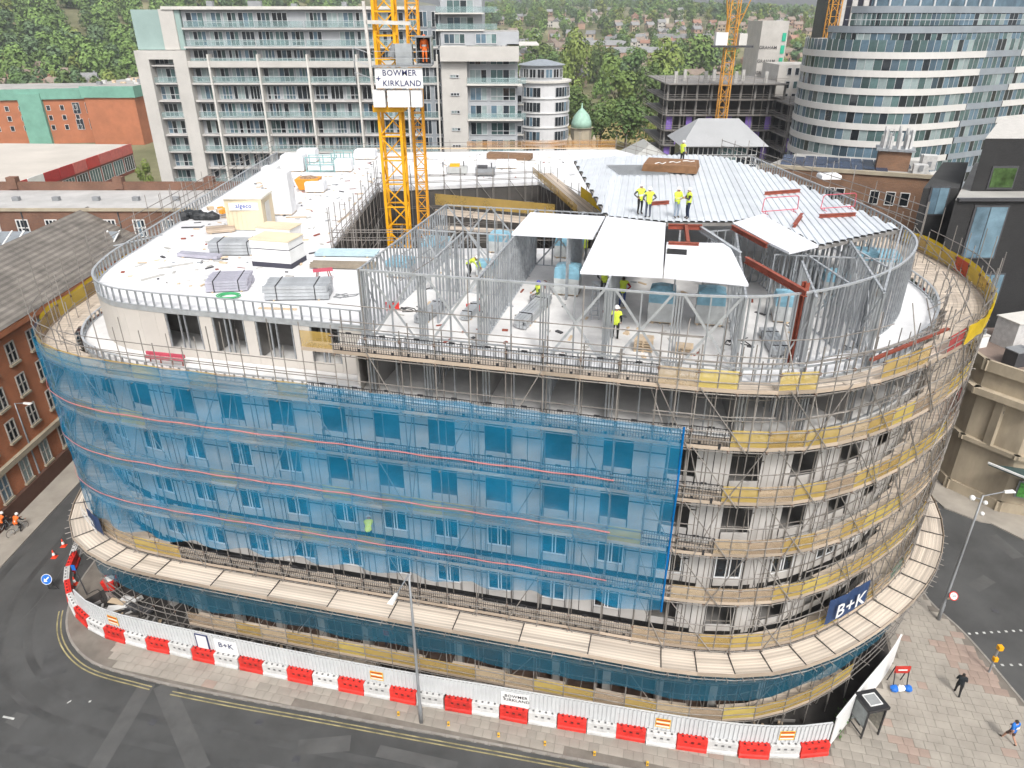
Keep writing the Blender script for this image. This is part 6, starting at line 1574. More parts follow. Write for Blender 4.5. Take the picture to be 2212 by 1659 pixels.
# ---- striped tower behind it
sp_ = thing('striped_tower', 'dark tower with slanting white vertical stripes behind the curved tower', 'building', (100, 215, 0)); wallbox(sp_, rect(84, 210, 118, 225), 0, 62, mat('dark_violet_glass', (.03, .03, .045), .25, 0, .2))
for k in range(12): MB().box(85.2 + k * 2.9, 209.8, 0, 1.35, .5, 62).build('white_stripe', mat('stripe_cladding', (.5, .48, .46), .6), sp_)
for k in range(12):
    for z in range(24, 60, 6): MB().box(86.65 + k * 2.9, 209.95, z, 1.5, .12, .35).build('spandrel', darkgrey, sp_)
# ---- half-built block with purple panels, cores and two cranes
cb = thing('concrete_frame_site', 'half-built concrete frame with purple wall panels and grey scaffold', 'building', (50, 180, 0))
pur = mat('purple_panel', (.2, .12, .42), .6, 0, .12, .6, rnd=.08); gfr = mat('grey_frame_concrete', (.22, .21, .2), .85, 0, .15, .4)
for L_, (x0, y0, x1, y1, zt, nf) in enumerate(((34, 170, 60, 196, 26.8, 8), (58, 160, 72, 190, 23.6, 7))):
    for k in range(nf):
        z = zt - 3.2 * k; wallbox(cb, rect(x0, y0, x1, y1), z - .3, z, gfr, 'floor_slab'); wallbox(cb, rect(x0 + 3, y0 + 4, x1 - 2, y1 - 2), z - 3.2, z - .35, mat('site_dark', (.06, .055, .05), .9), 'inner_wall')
        for j in range(int((x1 - x0) / 3.2) + 1):
            x = x0 + .3 + j * 3.2
            if x < x1: MB().box(x, y0 + .5, z - 3.2, .4, .4, 2.9).build('column', gfr, cb)
        if z < zt - 5.5:
            for j in range(int((x1 - x0) / 2.2)):
                if (j + k) % 2 == 0: MB().box(x0 + 1 + j * 2.2, y0 - .1, z - 3.0, 1.3, .12, 2.7).build('purple_panel', pur, cb)
        mb = MB()
        for zz in (z + .2, z + .7, z + 1.15): mb.beam((x0 - .8, y0 - 1, zz), (x1, y0 - 1, zz), .07, .07); mb.beam((x0 - .8, y0 - 1, zz), (x0 - .8, y1, zz), .07, .07)
        mb.box((x0 + x1) / 2, y0 - .6, z - .05, x1 - x0, 1.0, .08); mb.build('scaffold_lift', tubem, cb)['kind'] = 'stuff'
    for j in range(int((x1 - x0) / 2.4) + 1): MB().tube((x0 - .8 + j * 2.4, y0 - 1, 1), (x0 - .8 + j * 2.4, y0 - 1, zt + 1.8), .06, 5).build('scaffold_pole', tubem, cb)
for j in range(7): MB().box(36 + j * 3.3, 172 + (j % 2) * 6, 26.8, .7, .7, 2.4).build('column_stub', concrete, cb)
MB().box(38, 169, 8, 8, .1, 3).build('blue_sheeting', mat('blue_sheet', (.04, .15, .45), .6), cb)
lcon = mat('light_core_concrete', (.47, .45, .42), .85, 0, .12, .3)
k1 = thing('lift_core', 'tall pale concrete lift core with printed sheets on the half-built block', 'tower', (63, 197, 0)); wallbox(k1, rect(59.6, 192, 66, 204), 0, 39, lcon)
for z in (33.2, 30.2, 27.6, 24.6): text('lettering', 'GRAHAM', 1.0, darkgrey, k1, upright(61.7, 191.9, z), bold=.01)
for k in range(4): MB().box(65.2, 191.9, 26.5 + 2.7 * k, .9, .1, 1.8).build('green_window', mat('green_film', (.03, .4, .25), .5), k1)
k2_ = thing('stair_core', 'squat pale concrete stair core with narrow windows beside the taller core', 'tower', (72, 185, 0)); wallbox(k2_, rect(60.4, 178, 69.4, 190), 0, 30.2, lcon)
for z in (28, 25.2, 22.6): wins(k2_, (62, 178), (69, 178), (z,), 4, .9, 1.6, 1, pal=(gdark, gteal))
cyel = mat('far_crane_yellow', (.6, .28, .04), .55)
for lb, x, y, z0, z1, w in (('slender yellow crane mast with white ballast over the half-built block', 45.4, 166, 18, 60, .95), ('yellow crane mast tight beside the curved tower', 66.6, 168, 22, 60, 1.0)):
    t = thing('tower_crane', lb, 'crane', (x, y, 0)); lattice(t, x, y, z0, z1, w, cyel, .1, 2.2, .05)
    if x < 60:
        MB().box(x - 2.2, y - .6, 34.6, 2.4, 1.6, 2.4).build('ballast_block', white, t); MB().box(x + 2.2, y - .6, 34.6, 1.6, 1.6, 2.2).build('cab', offwhite, t); MB().box(x + .3, y - .6, 34.2, 8.4, 1.6, .35).build('platform', darkgrey, t)
        MB().beam((x - .8, y, 37), (x - 2.2, y - 1, 44), .2, .2).beam((x + .8, y, 37), (x + 3.2, y - 1, 44), .2, .2).beam((x - 1.2, y, 39), (x + 2, y, 40.5), .14, .14).build('jib_foot', cyel, t)
# ---- low buildings in front of it
hp = thing('hipped_glass_building', 'brick and glass building with grey hipped roof beyond the metal roof', 'building', (33, 119, 0)); obrick = brick('orange_brick', (.33, .12, .06), (.27, .1, .055), (.3, .25, .2))
wallbox(hp, rect(26, 112, 37, 121), 0, 19.4, obrick); wallbox(hp, rect(26.2, 112.2, 36.8, 120.8), 19.4, 22.8, gdark, 'glazed_storey'); MB().box(31.5, 116.5, 19.3, 12.6, 10.6, .3).build('ledge', offwhite, hp)
rg = mat('grey_sheet_roof', (.36, .365, .37), .5, .1, .05, .3); gable(hp, 25.4, 111.4, 37.6, 121.6, 22.8, 3.3, rg, 'x', 3.4)
wins(hp, (26.4, 112.2), (36.6, 112.2), (20.0, 21.4), 7, 1.5, 1.2, 2, pal=(gdark, gteal), bar=white); wins(hp, (28, 112), (37, 112), (16.4,), 4, 1.1, 1.7, 2, pal=(gdark,), bar=white)
bg_ = thing('beige_rendered_building', 'low beige rendered building with pale roof next to the hipped glass building', 'building', (21, 118, 0)); wallbox(bg_, rect(16.5, 113, 25.8, 124), 0, 19.2, mat('beige_render', (.4, .37, .32), .8)); gable(bg_, 16.5, 113, 25.8, 124, 19.2, 3.2, mat('pale_grey_roof', (.36, .36, .34), .7, 0, .08), 'y', 3)
wins(bg_, (17, 113), (25.5, 113), (16.3,), 4, 1.1, 1.9, 2, pal=(gdark,), bar=white)
tt = thing('domed_turret', 'small brick turret with green copper dome at the park edge', 'turret', (13.7, 150, 0)); wallbox(tt, rect(11, 148, 16.4, 153), 0, 16.4, obrick); MB().box(13.7, 150.5, 16.4, 5.9, 5.6, .5).build('cornice', clad, tt); stn = mat('weathered_stone', (.36, .31, .23), .85, 0, .15, .5)
MB().lathe([(2.1, 16.9), (2.1, 20.2), (2.5, 20.4)], 13.7, 150.4, 8).build('drum', stn, tt); MB().lathe([(2.05, 20.4), (1.95, 21.4), (1.5, 22.6), (.7, 23.5), (.15, 24), (.08, 24.9)], 13.7, 150.4, 16).build('dome', mat('green_copper', (.3, .47, .38), .6, 0, .12), tt, smooth=True)
for sx in (-2.4, 2.4): MB().lathe([(.5, 16.9), (.5, 18.3), (.1, 19.2)], 13.7 + sx, 148.4, 8).build('pinnacle', stn, tt)
wins(tt, (12.2, 148), (15.2, 148), (12.4,), 1, 1.5, 2.3, 2, pal=(gdark,), bar=white)
# ---- brown brick building with solar roof
sb_ = thing('brown_brick_building', 'long brown brick building with solar panels on its flat roof', 'building', (50, 108, 0)); bbrick = brick('brown_brick', (.25, .13, .075), (.19, .1, .06), (.22, .18, .14))
SB = [(36.5, 109), (57.5, 100.5), (63, 114), (46, 121)]; wallbox(sb_, SB, 0, 20.2, bbrick, top=froof); MB().prism([(36.3, 109), (57.5, 100.2), (57.7, 100.7), (36.6, 109.5)], 20.2, 20.7).build('parapet', stn, sb_)
for f in (.24, .31, .44, .5, .7, .79, .87):
    a, b = Vector(SB[0]), Vector(SB[1]); p = a.lerp(b, f); d = (b - a).normalized(); link('window', wmesh(1.15, 1.9, 1, 1, pal=(gdark,), bar=white), sb_, T(p.x + d.y * .03, p.y - d.x * .03, 16.2, math.atan2(d.y, d.x)))
slr = mat('solar_panel', (.03, .045, .08), .25, 0, .2, 1, rnd=.3); sm = MB().box(0, 0, 0, 1.5, .95, .05).mesh('solar_panel', [slr])
for i in range(11):
    for j in range(7):
        if (i * 7 + j) % 9 == 4 or (i > 8 and j < 3): continue
        p = Vector((40.6, 110.2)) + Vector((.927, -.375)) * i * 1.62 + Vector((.375, .927)) * j * 1.25; link('solar_panel', sm, sb_, T(p.x, p.y, 20.45, -.385) @ Matrix.Rotation(.17, 4, 'X'))
pl_ = thing('rooftop_antennas', 'cluster of white phone antennas on a brick stair head of the brown building', 'antennas', (55, 108, 20.2)); MB().box(55, 107.6, 20.2, 4.2, 3, 2.7, -.385).build('stair_head', bbrick, pl_); MB().box(55, 107.6, 22.9, 5, 3.8, .3, -.385).build('platform', galvd, pl_)
for k in range(11): a = k * .57; MB().box(55 + 2 * math.cos(a), 107.6 + 1.5 * math.sin(a), 23.2, .35, .3, rq.uniform(1.6, 3)).build('antenna', whitepl, pl_); MB().tube((55 + 1.6 * math.cos(a), 107.6 + 1.2 * math.sin(a), 23.2), (55 + 1.6 * math.cos(a), 107.6 + 1.2 * math.sin(a), 25.6), .06, 5).build('pole', galv, pl_)
for k, (x, y) in enumerate(((60.2, 107.5), (61.3, 110), (57.6, 104.6))): t = thing('rooftop_unit', ('left', 'right', 'front')[k] + '-hand pale ventilation box on the brown brick building roof', 'ventilation unit', (x, y, 20.2)); MB().box(x, y, 20.2, 1.8, 1.6, 2 - k * .4, -.385).build('casing', whitepl, t); MB().box(x, y - .83, 20.6, 1.2, .06, .8, 0).build('grille', steelgrey, t)
# ---- dark brick block
db_ = thing('charcoal_brick_block', 'charcoal brick block with large bluish windows at the right', 'building', (58, 78, 0)); cbrick = brick('charcoal_brick', (.035, .034, .034), (.026, .026, .027), (.05, .05, .05), var=.15)
wallbox(db_, [(42.7, 70), (84, 70), (84, 90), (56, 90)], 0, 24.2, cbrick, top=froof); wallbox(db_, [(46.4, 74), (84, 74), (84, 90), (57.6, 90)], 24.2, 29.3, cbrick, 'upper_wall', top=mat('pale_coping', (.5, .48, .45))); wallbox(db_, [(41.3, 73.5), (44.9, 73.5), (54, 88), (51, 88)], 0, 24.6, cbrick, 'side_wing')
MB().box(63.4, 69.95, 24.15, 41, .5, .25).build('coping', darkgrey, db_)
sky_g = mat('sky_painted_glass', (.16, .25, .31), .08, 0, .25, .5)  # sky reflection painted as the pane's base colour
for w, h, x, y, z in ((3.1, 5.0, 46.4, 69.96, 18.4), (1.7, 2.6, 43.0, 73.46, 21.9), (2.5, 3.0, 48.4, 69.96, 13.6)):
    fr = MB().box(x, y, z, w + .3, .14, h + .3).build('window', darkgrey, db_); MB().box(x - w * .27, y - .09, z + .15, w * .42, .06, h).build('pane', gblue, fr); MB().box(x + w * .23, y - .09, z + .15, w * .52, .06, h).build('pane', sky_g, fr)
fr = MB().box(49.2, 73.95, 24.4, 2.6, .14, 2.3).build('window', darkgrey, db_); MB().box(49.2, 73.86, 24.6, 2.3, .06, 1.9).build('pane', mat('painted_green_reflection', (.05, .09, .03), .1, 0, .6, .8), fr)  # the green reflection is painted into this pane's colour
# ---- grey roofs between
go_ = thing('grey_felt_roof_building', 'low building with dark grey pitched felt roof below the charcoal block', 'building', (38, 84, 0)); wallbox(go_, rect(33.5, 80, 43, 97), 0, 16, bbrick); gable(go_, 33.5, 80, 43, 97, 16, 2.6, mat('dark_felt_roof', (.13, .125, .12), .9, 0, .25, .4), 'y', 3)
ag = thing('arched_window_gable', 'small orange brick gable with dark arched window beside the charcoal block', 'building', (40, 72, 0)); wallbox(ag, rect(38.2, 68.5, 41.4, 76), 0, 16.2, obrick); gable(ag, 38.2, 68.5, 41.4, 76, 16.2, .5, MAT['dark_felt_roof'], 'y', 0, .2); mb = MB()
arc = [(-.8, 0), (.8, 0), (.8, 1.4)] + [(.8 * math.cos(rad(a)), 1.4 + .8 * math.sin(rad(a))) for a in range(20, 180, 20)] + [(-.8, 1.4)]; mb.face([(x, 0, z) for x, z in arc]); mb.build('arched_window', gdark, ag, T(39.8, 68.47, 12.6))
# ---- pale stone corner building
vs_ = thing('stone_corner_building', 'ornate pale stone corner building with cornice at the right edge', 'building', (48, 55, 0)); VP = [(41.4, 66), (41.4, 56.8), (44, 53.2), (48.5, 51.6), (66, 51.4), (66, 66)]; sto = mat('pale_limestone', (.38, .32, .235), .85, 0, .32, .35, detail=9, stretch=(1, 1, .35))
wallbox(vs_, VP, 0, 12.6, sto, top=mat('brown_flat_roof', (.2, .15, .125), .9, 0, .2, .3))
def ringband(poly, z0, z1, d, name):
    pa = Path(poly[:5], 8); q = [pa.off(t * pa.L / 40, -d) for t in range(41)]
    mb = MB()
    for i in range(4):
        a, b = Vector(poly[i]), Vector(poly[i + 1]); tn = (b - a).normalized(); n = Vector((-tn.y, tn.x)) * -1; n = Vector((tn.y, -tn.x)) * -1
        n = Vector((-tn.y, tn.x)); c = Vector((52, 60)); n = n if ((a + b) / 2 + n - c).length > ((a + b) / 2 - c).length else -n
        mb.beam(((a + n * d / 2 - tn * .3).x, (a + n * d / 2 - tn * .3).y, (z0 + z1) / 2), ((b + n * d / 2 + tn * .3).x, (b + n * d / 2 + tn * .3).y, (z0 + z1) / 2), d, z1 - z0)
    mb.build(name, sto, vs_)
ringband(VP, 10.3, 10.9, .7, 'cornice'); ringband(VP, 5.6, 6.0, .4, 'string_course'); ringband(VP, 12.5, 13.5, .3, 'parapet'); ringband(VP, 0, 1.1, .25, 'plinth')
for x, y in ((42.6, 55.3), (46, 52.7), (50, 51.7), (55, 51.6), (41.5, 60)): MB().box(x, y - .2, 6, .7, .7, 4.3, .4).build('pilaster', sto, vs_); MB().box(x, y - .3, 9.2, .25, .5, .25).build('flood_lamp', darkgrey, vs_)
for x in (51.8, 53.6, 57): link('window', wmesh(1.3, 2.4, 2, 1, pal=(gdark,), bar=sto), vs_, T(x, 51.45, 6.6))
MB().box(45.2, 52.3, 2.0, 1.5, .12, 1.7, -.45).build('poster_frame', steelgrey, vs_); MB().box(45.17, 52.22, 2.15, 1.2, .12, 1.4, -.45).build('poster', mat('green_poster', (.1, .35, .07), .5, 0, .5, 4), vs_)
MB().prism([(42, 53.5), (44.8, 50.0), (60, 49.2), (60, 51.4), (48.5, 51.6)], 4.7, 4.85).build('glass_canopy', gteal, vs_); MB().beam((42, 53.6, 4.9), (44.8, 49.9, 4.9), .12, .16).beam((44.8, 49.9, 4.9), (60, 49.1, 4.9), .12, .16).beam((44.8, 50, 4.9), (46, 52.4, 6.2), .08, .08).build('canopy_frame', white, vs_)
for k in range(5): MB().lathe([(6.2 - k * .38, .1 + k * .16), (6.2 - k * .38, .26 + k * .16)], 56, 52.5, 40).build('step', mat('dark_step_stone', (.1, .11, .115), .6), vs_)
for k, (x, y, w, h, c) in enumerate(((47, 62, 3.2, 2.6, 'white metal plant shed on the stone building roof'), (44.4, 57.6, 1.8, 1.4, 'dark grey ventilation unit at the near roof edge of the stone building'), (47.6, 57, 2.2, 1.5, 'pale grey ventilation unit on the stone building roof'), (50.5, 57.5, 2.0, 2.0, 'tall stone chimney block on the corner building'), (43.2, 61.6, 1.5, 1.1, 'small white cooling unit at the left of the stone roof'), (52, 63.5, 4, 2.8, 'long white plant shed at the back of the stone roof'))):
    t = thing('rooftop_plant', c, 'plant unit', (x, y, 12.6)); MB().box(x, y, 12.6, w, w * .7, h, .3).build('casing', (whitepl, darkgrey, lgrey_p, sto, white, whitepl)[k], t); MB().box(x, y, 12.6 + h, w * 1.06, w * .76, .1, .3).build('lid', (offwhite, steelgrey, steelgrey, sto, offwhite, offwhite)[k], t); MB().tube((x + w * .3, y, 12.6 + h), (x + w * .3, y, 13.2 + h), .14, 8).build('flue', steelgrey, t)
# ---- orange brick range along the side street
lb_ = thing('orange_brick_range', 'orange brick street range with sash windows and slate roof at the left', 'building', (-50, 60, 0)); slate = ribbed('slate_courses', (.2, .18, .158), .28, 'Z', .75, 0, .3, (.7, .7, .7)); lbk = brick('left_orange_brick', (.5, .17, .075), (.42, .14, .065), (.42, .26, .17))
wallbox(lb_, rect(-58, 38, -44.6, 92), 0, 15.8, lbk); gable(lb_, -58, 38, -44.6, 92, 15.8, 3.7, slate, 'y', 5, .5)
MB().box(-44.5, 65, 0, .5, 54, 1.6).build('plinth', mat('dark_plinth_brick', (.1, .05, .035), .9), lb_); MB().box(-44.5, 65, 4.4, .55, 54, .5).build('stone_band', stn, lb_); MB().box(-44.45, 65, 15.2, .7, 54, .5).build('eaves_cornice', lbk, lb_)
for z, h, pn in ((12.4, 1.9, 1), (9.3, 1.9, 1), (6.2, 1.9, 1), (1.9, 2.3, 2)):
    for k in range(16):
        y = 43 + k * 3.1; w_ = link('window', wmesh(1.15, h, 2, k % 3, pal=(gdark, gdark) if pn == 1 else (curt, gblue), low=.5, bar=mat('sash_bar', (.35, .33, .3), .6)), lb_, T(-44.57, y, z, rad(90))); MB().box(-44.5, y, z - .22, .3, 1.4, .2).build('sill', stn, w_)
for y in (54.5, 58): MB().box(-45.9, y, 16.0, 2.0, 1.2, .9).build('dormer_cheeks', lbk, lb_); gable(lb_, -46.9, y - .6, -44.9, y + .6, 16.9, .6, offwhite, 'x', 0, .1, 'dormer_roof')
for x0, y0, x1, y1, z, h, ax, lb, rm in ((-66, 66, -58.4, 80, 17, 4, 'x', 'brown tiled cross range behind the orange brick street range', slate), (-78, 52, -60, 64, 15, 4.4, 'x', 'brown tiled roof range at the far left edge', slate)):
    t = thing('tiled_range', lb, 'building', (x0, y0, 0)); wallbox(t, rect(x0, y0, x1, y1), 0, z, lbk); gable(t, x0, y0, x1, y1, z, h, rm, ax, 0)
t = thing('glazed_atrium_roof', 'white-barred glass atrium roof between the brick buildings', 'roof', (-53, 78, 0)); wallbox(t, rect(-60, 80.4, -46, 83.8), 0, 15.9, lbk); MB().add([(-60, 80.3, 16.0), (-46, 80.3, 16.0), (-46, 83.6, 17.5), (-60, 83.6, 17.5)], [(0, 1, 2, 3)]).build('glass_slope', mat('atrium_glass', (.22, .24, .26), .25), t)
for k in range(11): MB().beam((-60 + k * 1.4, 80.3, 16.08), (-60 + k * 1.4, 83.6, 17.58), .14, .1).build('glazing_bar', white, t)
vb = thing('sash_windowed_brick_block', 'old brown brick block with rows of white sash windows and flat roof', 'building', (-48, 88, 0)); wallbox(vb, rect(-68, 86, -33, 97), 0, 19.4, brick('old_brown_brick', (.21, .1, .065), (.16, .08, .055), (.2, .16, .13)), top=mat('silver_felt', (.42, .41, .4), .8, 0, .15, .3))
MB().box(-50, 97.3, 19.4, 37, .5, 1.05).build('rear_parapet', MAT['old_brown_brick'], vb); MB().box(-50.5, 85.95, 19.3, 35.4, .3, .35).build('coping', stn, vb)
for z in (16.2, 12.8): wins(vb, (-64, 86), (-36, 86), (z,), 8, 1.35, 2.1, 3, pal=(gdark, gdark, gblue), bar=white, low=.5)
for k in range(6): MB().box(-62 + k * 5, 91, 19.4, .8, .6, .5).build('roof_vent', steelgrey, vb)
for x in (-58.5, -47): MB().tube((x, 85.9, 10), (x, 85.9, 19.2), .08, 6).build('drainpipe', darkgrey, vb)
for x in (-66, -52, -40): MB().box(x, 97.3, 19.6, 1.2, 1.0, 1.5).build('chimney', MAT['old_brown_brick'], vb)
# ---- red-panelled warehouse, green-topped brick housing
ww = thing('red_panel_warehouse', 'low warehouse with pale roof and red fascia panels at the left', 'building', (-140, 185, 0)); WQ = [(-215, 176), (-108.2, 158), (-108.7, 214.5), (-200, 219)]; wallbox(ww, WQ, 0, 7.4, mat('red_brick_piers', (.25, .09, .06), .8), top=mat('pale_sheet_roof', (.5, .46, .41), .8, 0, .08, .1))
for k in range(9):
    a, b = Vector(WQ[1]).lerp(Vector(WQ[2]), k / 9), Vector(WQ[1]).lerp(Vector(WQ[2]), (k + .94) / 9); m = (mat('warehouse_red', (.5, .05, .04), .6), mat('warehouse_faded_red', (.55, .14, .12), .6), mat('warehouse_red_deep', (.4, .03, .03), .6), white)[(0, 3, 2, 2, 1, 0, 1, 1, 1)[k]]
    MB().beam((a.x + .2, a.y, 6.4), (b.x + .2, b.y, 6.4), .2, 2.6).build('fascia_panel', m, ww)
    for j in (.28, .72): p = a.lerp(b, j); d = (b - a).normalized(); link('window', wmesh(2.6, 3.8, 2, k % 4, pal=(gteal, gdark)), ww, T(p.x + d.y * .05, p.y - d.x * .05, .8, math.atan2(d.y, d.x)))
a, b = Vector(WQ[0]), Vector(WQ[1]); MB().beam((a.x, a.y - .2, 6.4), (b.x, b.y - .2, 6.4), .2, 2.4).build('fascia_panel', mat('warehouse_red', (.5, .05, .04), .6), ww)
gh = thing('green_topped_brick_housing', 'orange brick housing block with green top storey and green bay at the left', 'building', (-160, 268, 0)); gcl = mat('green_cladding', (.16, .34, .27), .6, 0, .12, .4); hbk = mat('far_orange_brick', (.4, .15, .075), .85, 0, .12, .3)
wallbox(gh, rect(-145, 262, -128, 292), 0, 15.4, hbk); wallbox(gh, rect(-145.6, 261.4, -127.4, 292), 15.4, 19, gcl, 'top_storey', top=froof)
GW = [(-236, 246), (-145, 268), (-145, 290), (-236, 275)]; wallbox(gh, GW, 0, 14.6, hbk, 'wing_wall'); wallbox(gh, [(-237, 245), (-145, 267.3), (-145, 290), (-237, 276)], 14.6, 18, gcl, 'wing_top_storey', top=froof); MB().prism([(-167.4, 261.3), (-160.6, 263), (-160.6, 265.4), (-167.4, 264)], 0, 16.5).build('green_bay', gcl, gh)
a, b = GW[0], GW[1]; wins(gh, a, b, (11.0, 7.8, 4.6), 22, 1.2, 1.7, 1, pal=(gdark,), bar=white, off=.1); wins(gh, (-153, 266.1), (-145, 268), (9.8, 4.5), 2, 2.2, 3.6, 2, pal=(gdark,), off=.15)
for k in range(14): MB().box(rq.uniform(-143, -130), rq.uniform(264, 288), 19, rq.uniform(.6, 2.4), rq.uniform(.6, 2), rq.uniform(.4, 1.4)).build('roof_plant', rq.choice((whitepl, ply, steelgrey)), gh)
# ---- parked cars by the warehouse
carm = {}
def car(label, x, y, a, c):
    t = thing('parked_car', label, 'car', (x, y, 0), 'cars parked by the warehouse'); M = T(x, y, 0, a); pm_ = mat('car_paint_%d' % int(c[0] * 100 + c[2] * 1000), c, .3, .2, .05)
    pf = [(-2.1, .3), (2.1, .3), (2.15, .75), (1.2, .9), (.7, 1.4), (-1.1, 1.42), (-1.9, .95), (-2.15, .8)]; n = len(pf); mb = MB().add([(u, -.85, z) for u, z in pf] + [(u, .85, z) for u, z in pf], [tuple(range(n))[::1], tuple(range(2 * n - 1, n - 1, -1))] + [(i, i + n, (i + 1) % n + n, (i + 1) % n) for i in range(n)]); mb.build('body', pm_, t, M)
    for s in (-1, 1): MB().add([(.62, s * .86, .95), (-1.4, s * .86, .95), (-1.0, s * .86, 1.34), (.45, s * .86, 1.34)], [(0, 1, 2, 3)]).build('side_window', gdark, t, M)
    MB().add([(1.24, -.75, .93), (1.24, .75, .93), (.76, .7, 1.38), (.76, -.7, 1.38)], [(0, 1, 2, 3)]).build('windscreen', gdark, t, M)
    for u in (-1.3, 1.3):
        for s in (-1, 1): MB().tube((u, s * .72, .32), (u, s * .9, .32), .32, 10).build('wheel', darkgrey, t, M)
for k, (lb, x, y, c) in enumerate((('dark parked car nearest the red-panelled warehouse', -98, 226, (.03, .03, .04)), ('red parked car behind the dark car', -107, 240, (.35, .03, .03)), ('silver parked car at the corner of the apartment slab', -92, 214, (.45, .46, .47)), ('white parked car beside the warehouse yard', -90, 196, (.65, .65, .65)), ('blue parked car under the yellow-green shrub', -84, 186, (.04, .08, .25)))): car(lb, x, y, .4 + k * .5, c)
# ---------------------------------------------------------------- trees
def leafmat(n, c, c2): return mat(n, c, .75, 0, .3, .5, rnd=.16, c2=c2, spec=.2, hue=.012)
LM = [leafmat('leaf_mid_green', (.115, .185, .052), (.175, .245, .07)), leafmat('leaf_dark_green', (.08, .14, .042), (.12, .18, .058)), leafmat('leaf_yellow_green', (.155, .205, .05), (.205, .245, .065)), leafmat('leaf_blue_green', (.085, .14, .065), (.12, .175, .085))]
bark = mat('bark', (.1, .075, .05), .9, 0, .3, 2)
def crown(seed, n, s, lobes=9, tall=1.0):
    q = random.Random(seed); mb = MB(); L = [(Vector((0, 0, .5)), .42)]
    for i in range(lobes):
        a = q.uniform(0, 6.28); h = q.uniform(.12, .88); r = (.36 if h < .6 else .24) * q.uniform(.5, 1.05); L.append((Vector((r * math.cos(a), r * math.sin(a), h)), q.uniform(.16, .27)))
    for i in range(n):
        c, r = q.choice(L); d = Vector((q.gauss(0, 1), q.gauss(0, 1), q.gauss(.25, 1))).normalized(); p = c + d * r * (q.uniform(.45, 1.08) ** .5)
        nrm = (d + Vector((q.gauss(0, .16), q.gauss(0, .16), q.gauss(.2, .16)))).normalized(); u = nrm.cross(Vector((q.gauss(0, 1), q.gauss(0, 1), q.gauss(0, 1)))).normalized(); v = nrm.cross(u); z = s * q.uniform(.6, 1.3)
        mb.face([p + u * z, p + v * z * .7 + nrm * z * .3, p - u * z, p - v * z * .7])
    return mb
TR = MB(); TR.tube((0, 0, 0), (0, 0, .42), .035, 7, 0, .022)
for k in range(5): a = k * 1.26; TR.tube((0, 0, .26 + .03 * k), (.2 * math.cos(a), .2 * math.sin(a), .5 + .03 * k), .016, 5, 0, .006)
trunk = TR.mesh('trunk', bark)
big = {(i, m): crown(40 + i, 1500, .042, 12).mesh('crown', LM[m]) for i in range(3) for m in range(4)}
far = {(i, m): crown(70 + i, 420, .072, 8).mesh('crown', LM[m]) for i in range(3) for m in range(4)}
def tree(label, x, y, z, h, w, lib, m, group=None, i=None):
    t = thing('tree', label, 'tree', (x, y, z), group); i = rq.randrange(3) if i is None else i; r = rq.uniform(0, 6.28)
    link('trunk', trunk, t, T(x, y, z - .2, r) @ Matrix.Diagonal((w * .8, w * .8, h, 1)))
    link('crown', lib[(i, m)], t, T(x, y, z + h * .1, r) @ Matrix.Diagonal((w, w, h * .95, 1)))
def ptree(label, px, yb, yt, wpx, m, i=None, Y=None):
    p = P(px, yb, 0) if Y is None else PY(px, yb, Y); fw = p.y * _c + (CAMH - p.z) * _s; h = (yb - yt) / FPX * fw * 1.04; w = wpx / FPX * fw * 1.1
    tree(label, p.x, p.y, p.z if Y else 0, h, w, big, m, None, i)
PT = [(1245, 205, 92, 74, 2, 'tall yellow-green park tree directly behind the round tower roof'), (1287, 196, 108, 42, 1, 'slim dark evergreen in the park next to the yellow-green tree'), (1330, 262, 150, 92, 0, 'broad green tree in the middle of the park'), (1398, 268, 158, 82, 1, 'dark green tree right of the broad park tree'), (1350, 322, 226, 96, 1, 'dark round tree in front near the turret side of the park'), (1242, 290, 205, 84, 1, 'dark spreading tree between the round tower and the turret'),
      (1435, 215, 108, 84, 2, 'tall yellowish tree at the back of the park'), (1500, 190, 92, 96, 0, 'wide round green tree left of the far yellow crane'), (1296, 318, 240, 86, 1, 'dark low tree right behind the green dome'), (1166, 165, 92, 80, 0, 'green tree behind the round tower left of the park'), (1120, 175, 128, 52, 2, 'light green tree between apartment end and round tower'), (1442, 262, 170, 60, 0, 'mid green tree at the park edge by the half-built block'),
      (1370, 200, 118, 70, 1, 'dark tree standing behind the broad park tree'), (1222, 250, 160, 62, 2, 'small light tree right against the round tower'), (1410, 330, 268, 44, 2, 'autumn-tinted small tree beside the blue sheeting'), (1210, 330, 280, 40, 1, 'dark shrub tree at the foot of the round tower'), (1320, 212, 132, 60, 0, 'mid green tree right of the slim evergreen'), (1465, 170, 96, 52, 1, 'dark narrow tree left of the wide round tree'),
      (1712, 140, 88, 70, 2, 'yellow-green tree between the concrete cores'), (1745, 120, 66, 50, 0, 'mid green tree behind the squat concrete core'), (250, 150, 88, 62, 1, 'dark green tree on the playing field edge at the left'), (318, 400, 352, 34, 2, 'yellow-green shrub by the foot of the apartment slab'), (316, 300, 240, 30, 2, 'narrow light tree between brick housing and apartment slab'), (60, 128, 72, 60, 0, 'round tree in front of the left wood'), (150, 118, 70, 54, 2, 'light tree in front of the left wood beside the field'), (1560, 150, 92, 60, 0, 'green tree directly behind the far yellow crane mast'), (1650, 140, 100, 60, 1, 'dark tree behind the tall concrete core')]
for px, yb, yt, w, m, lb in PT: ptree(lb, px, yb, yt, w, m)
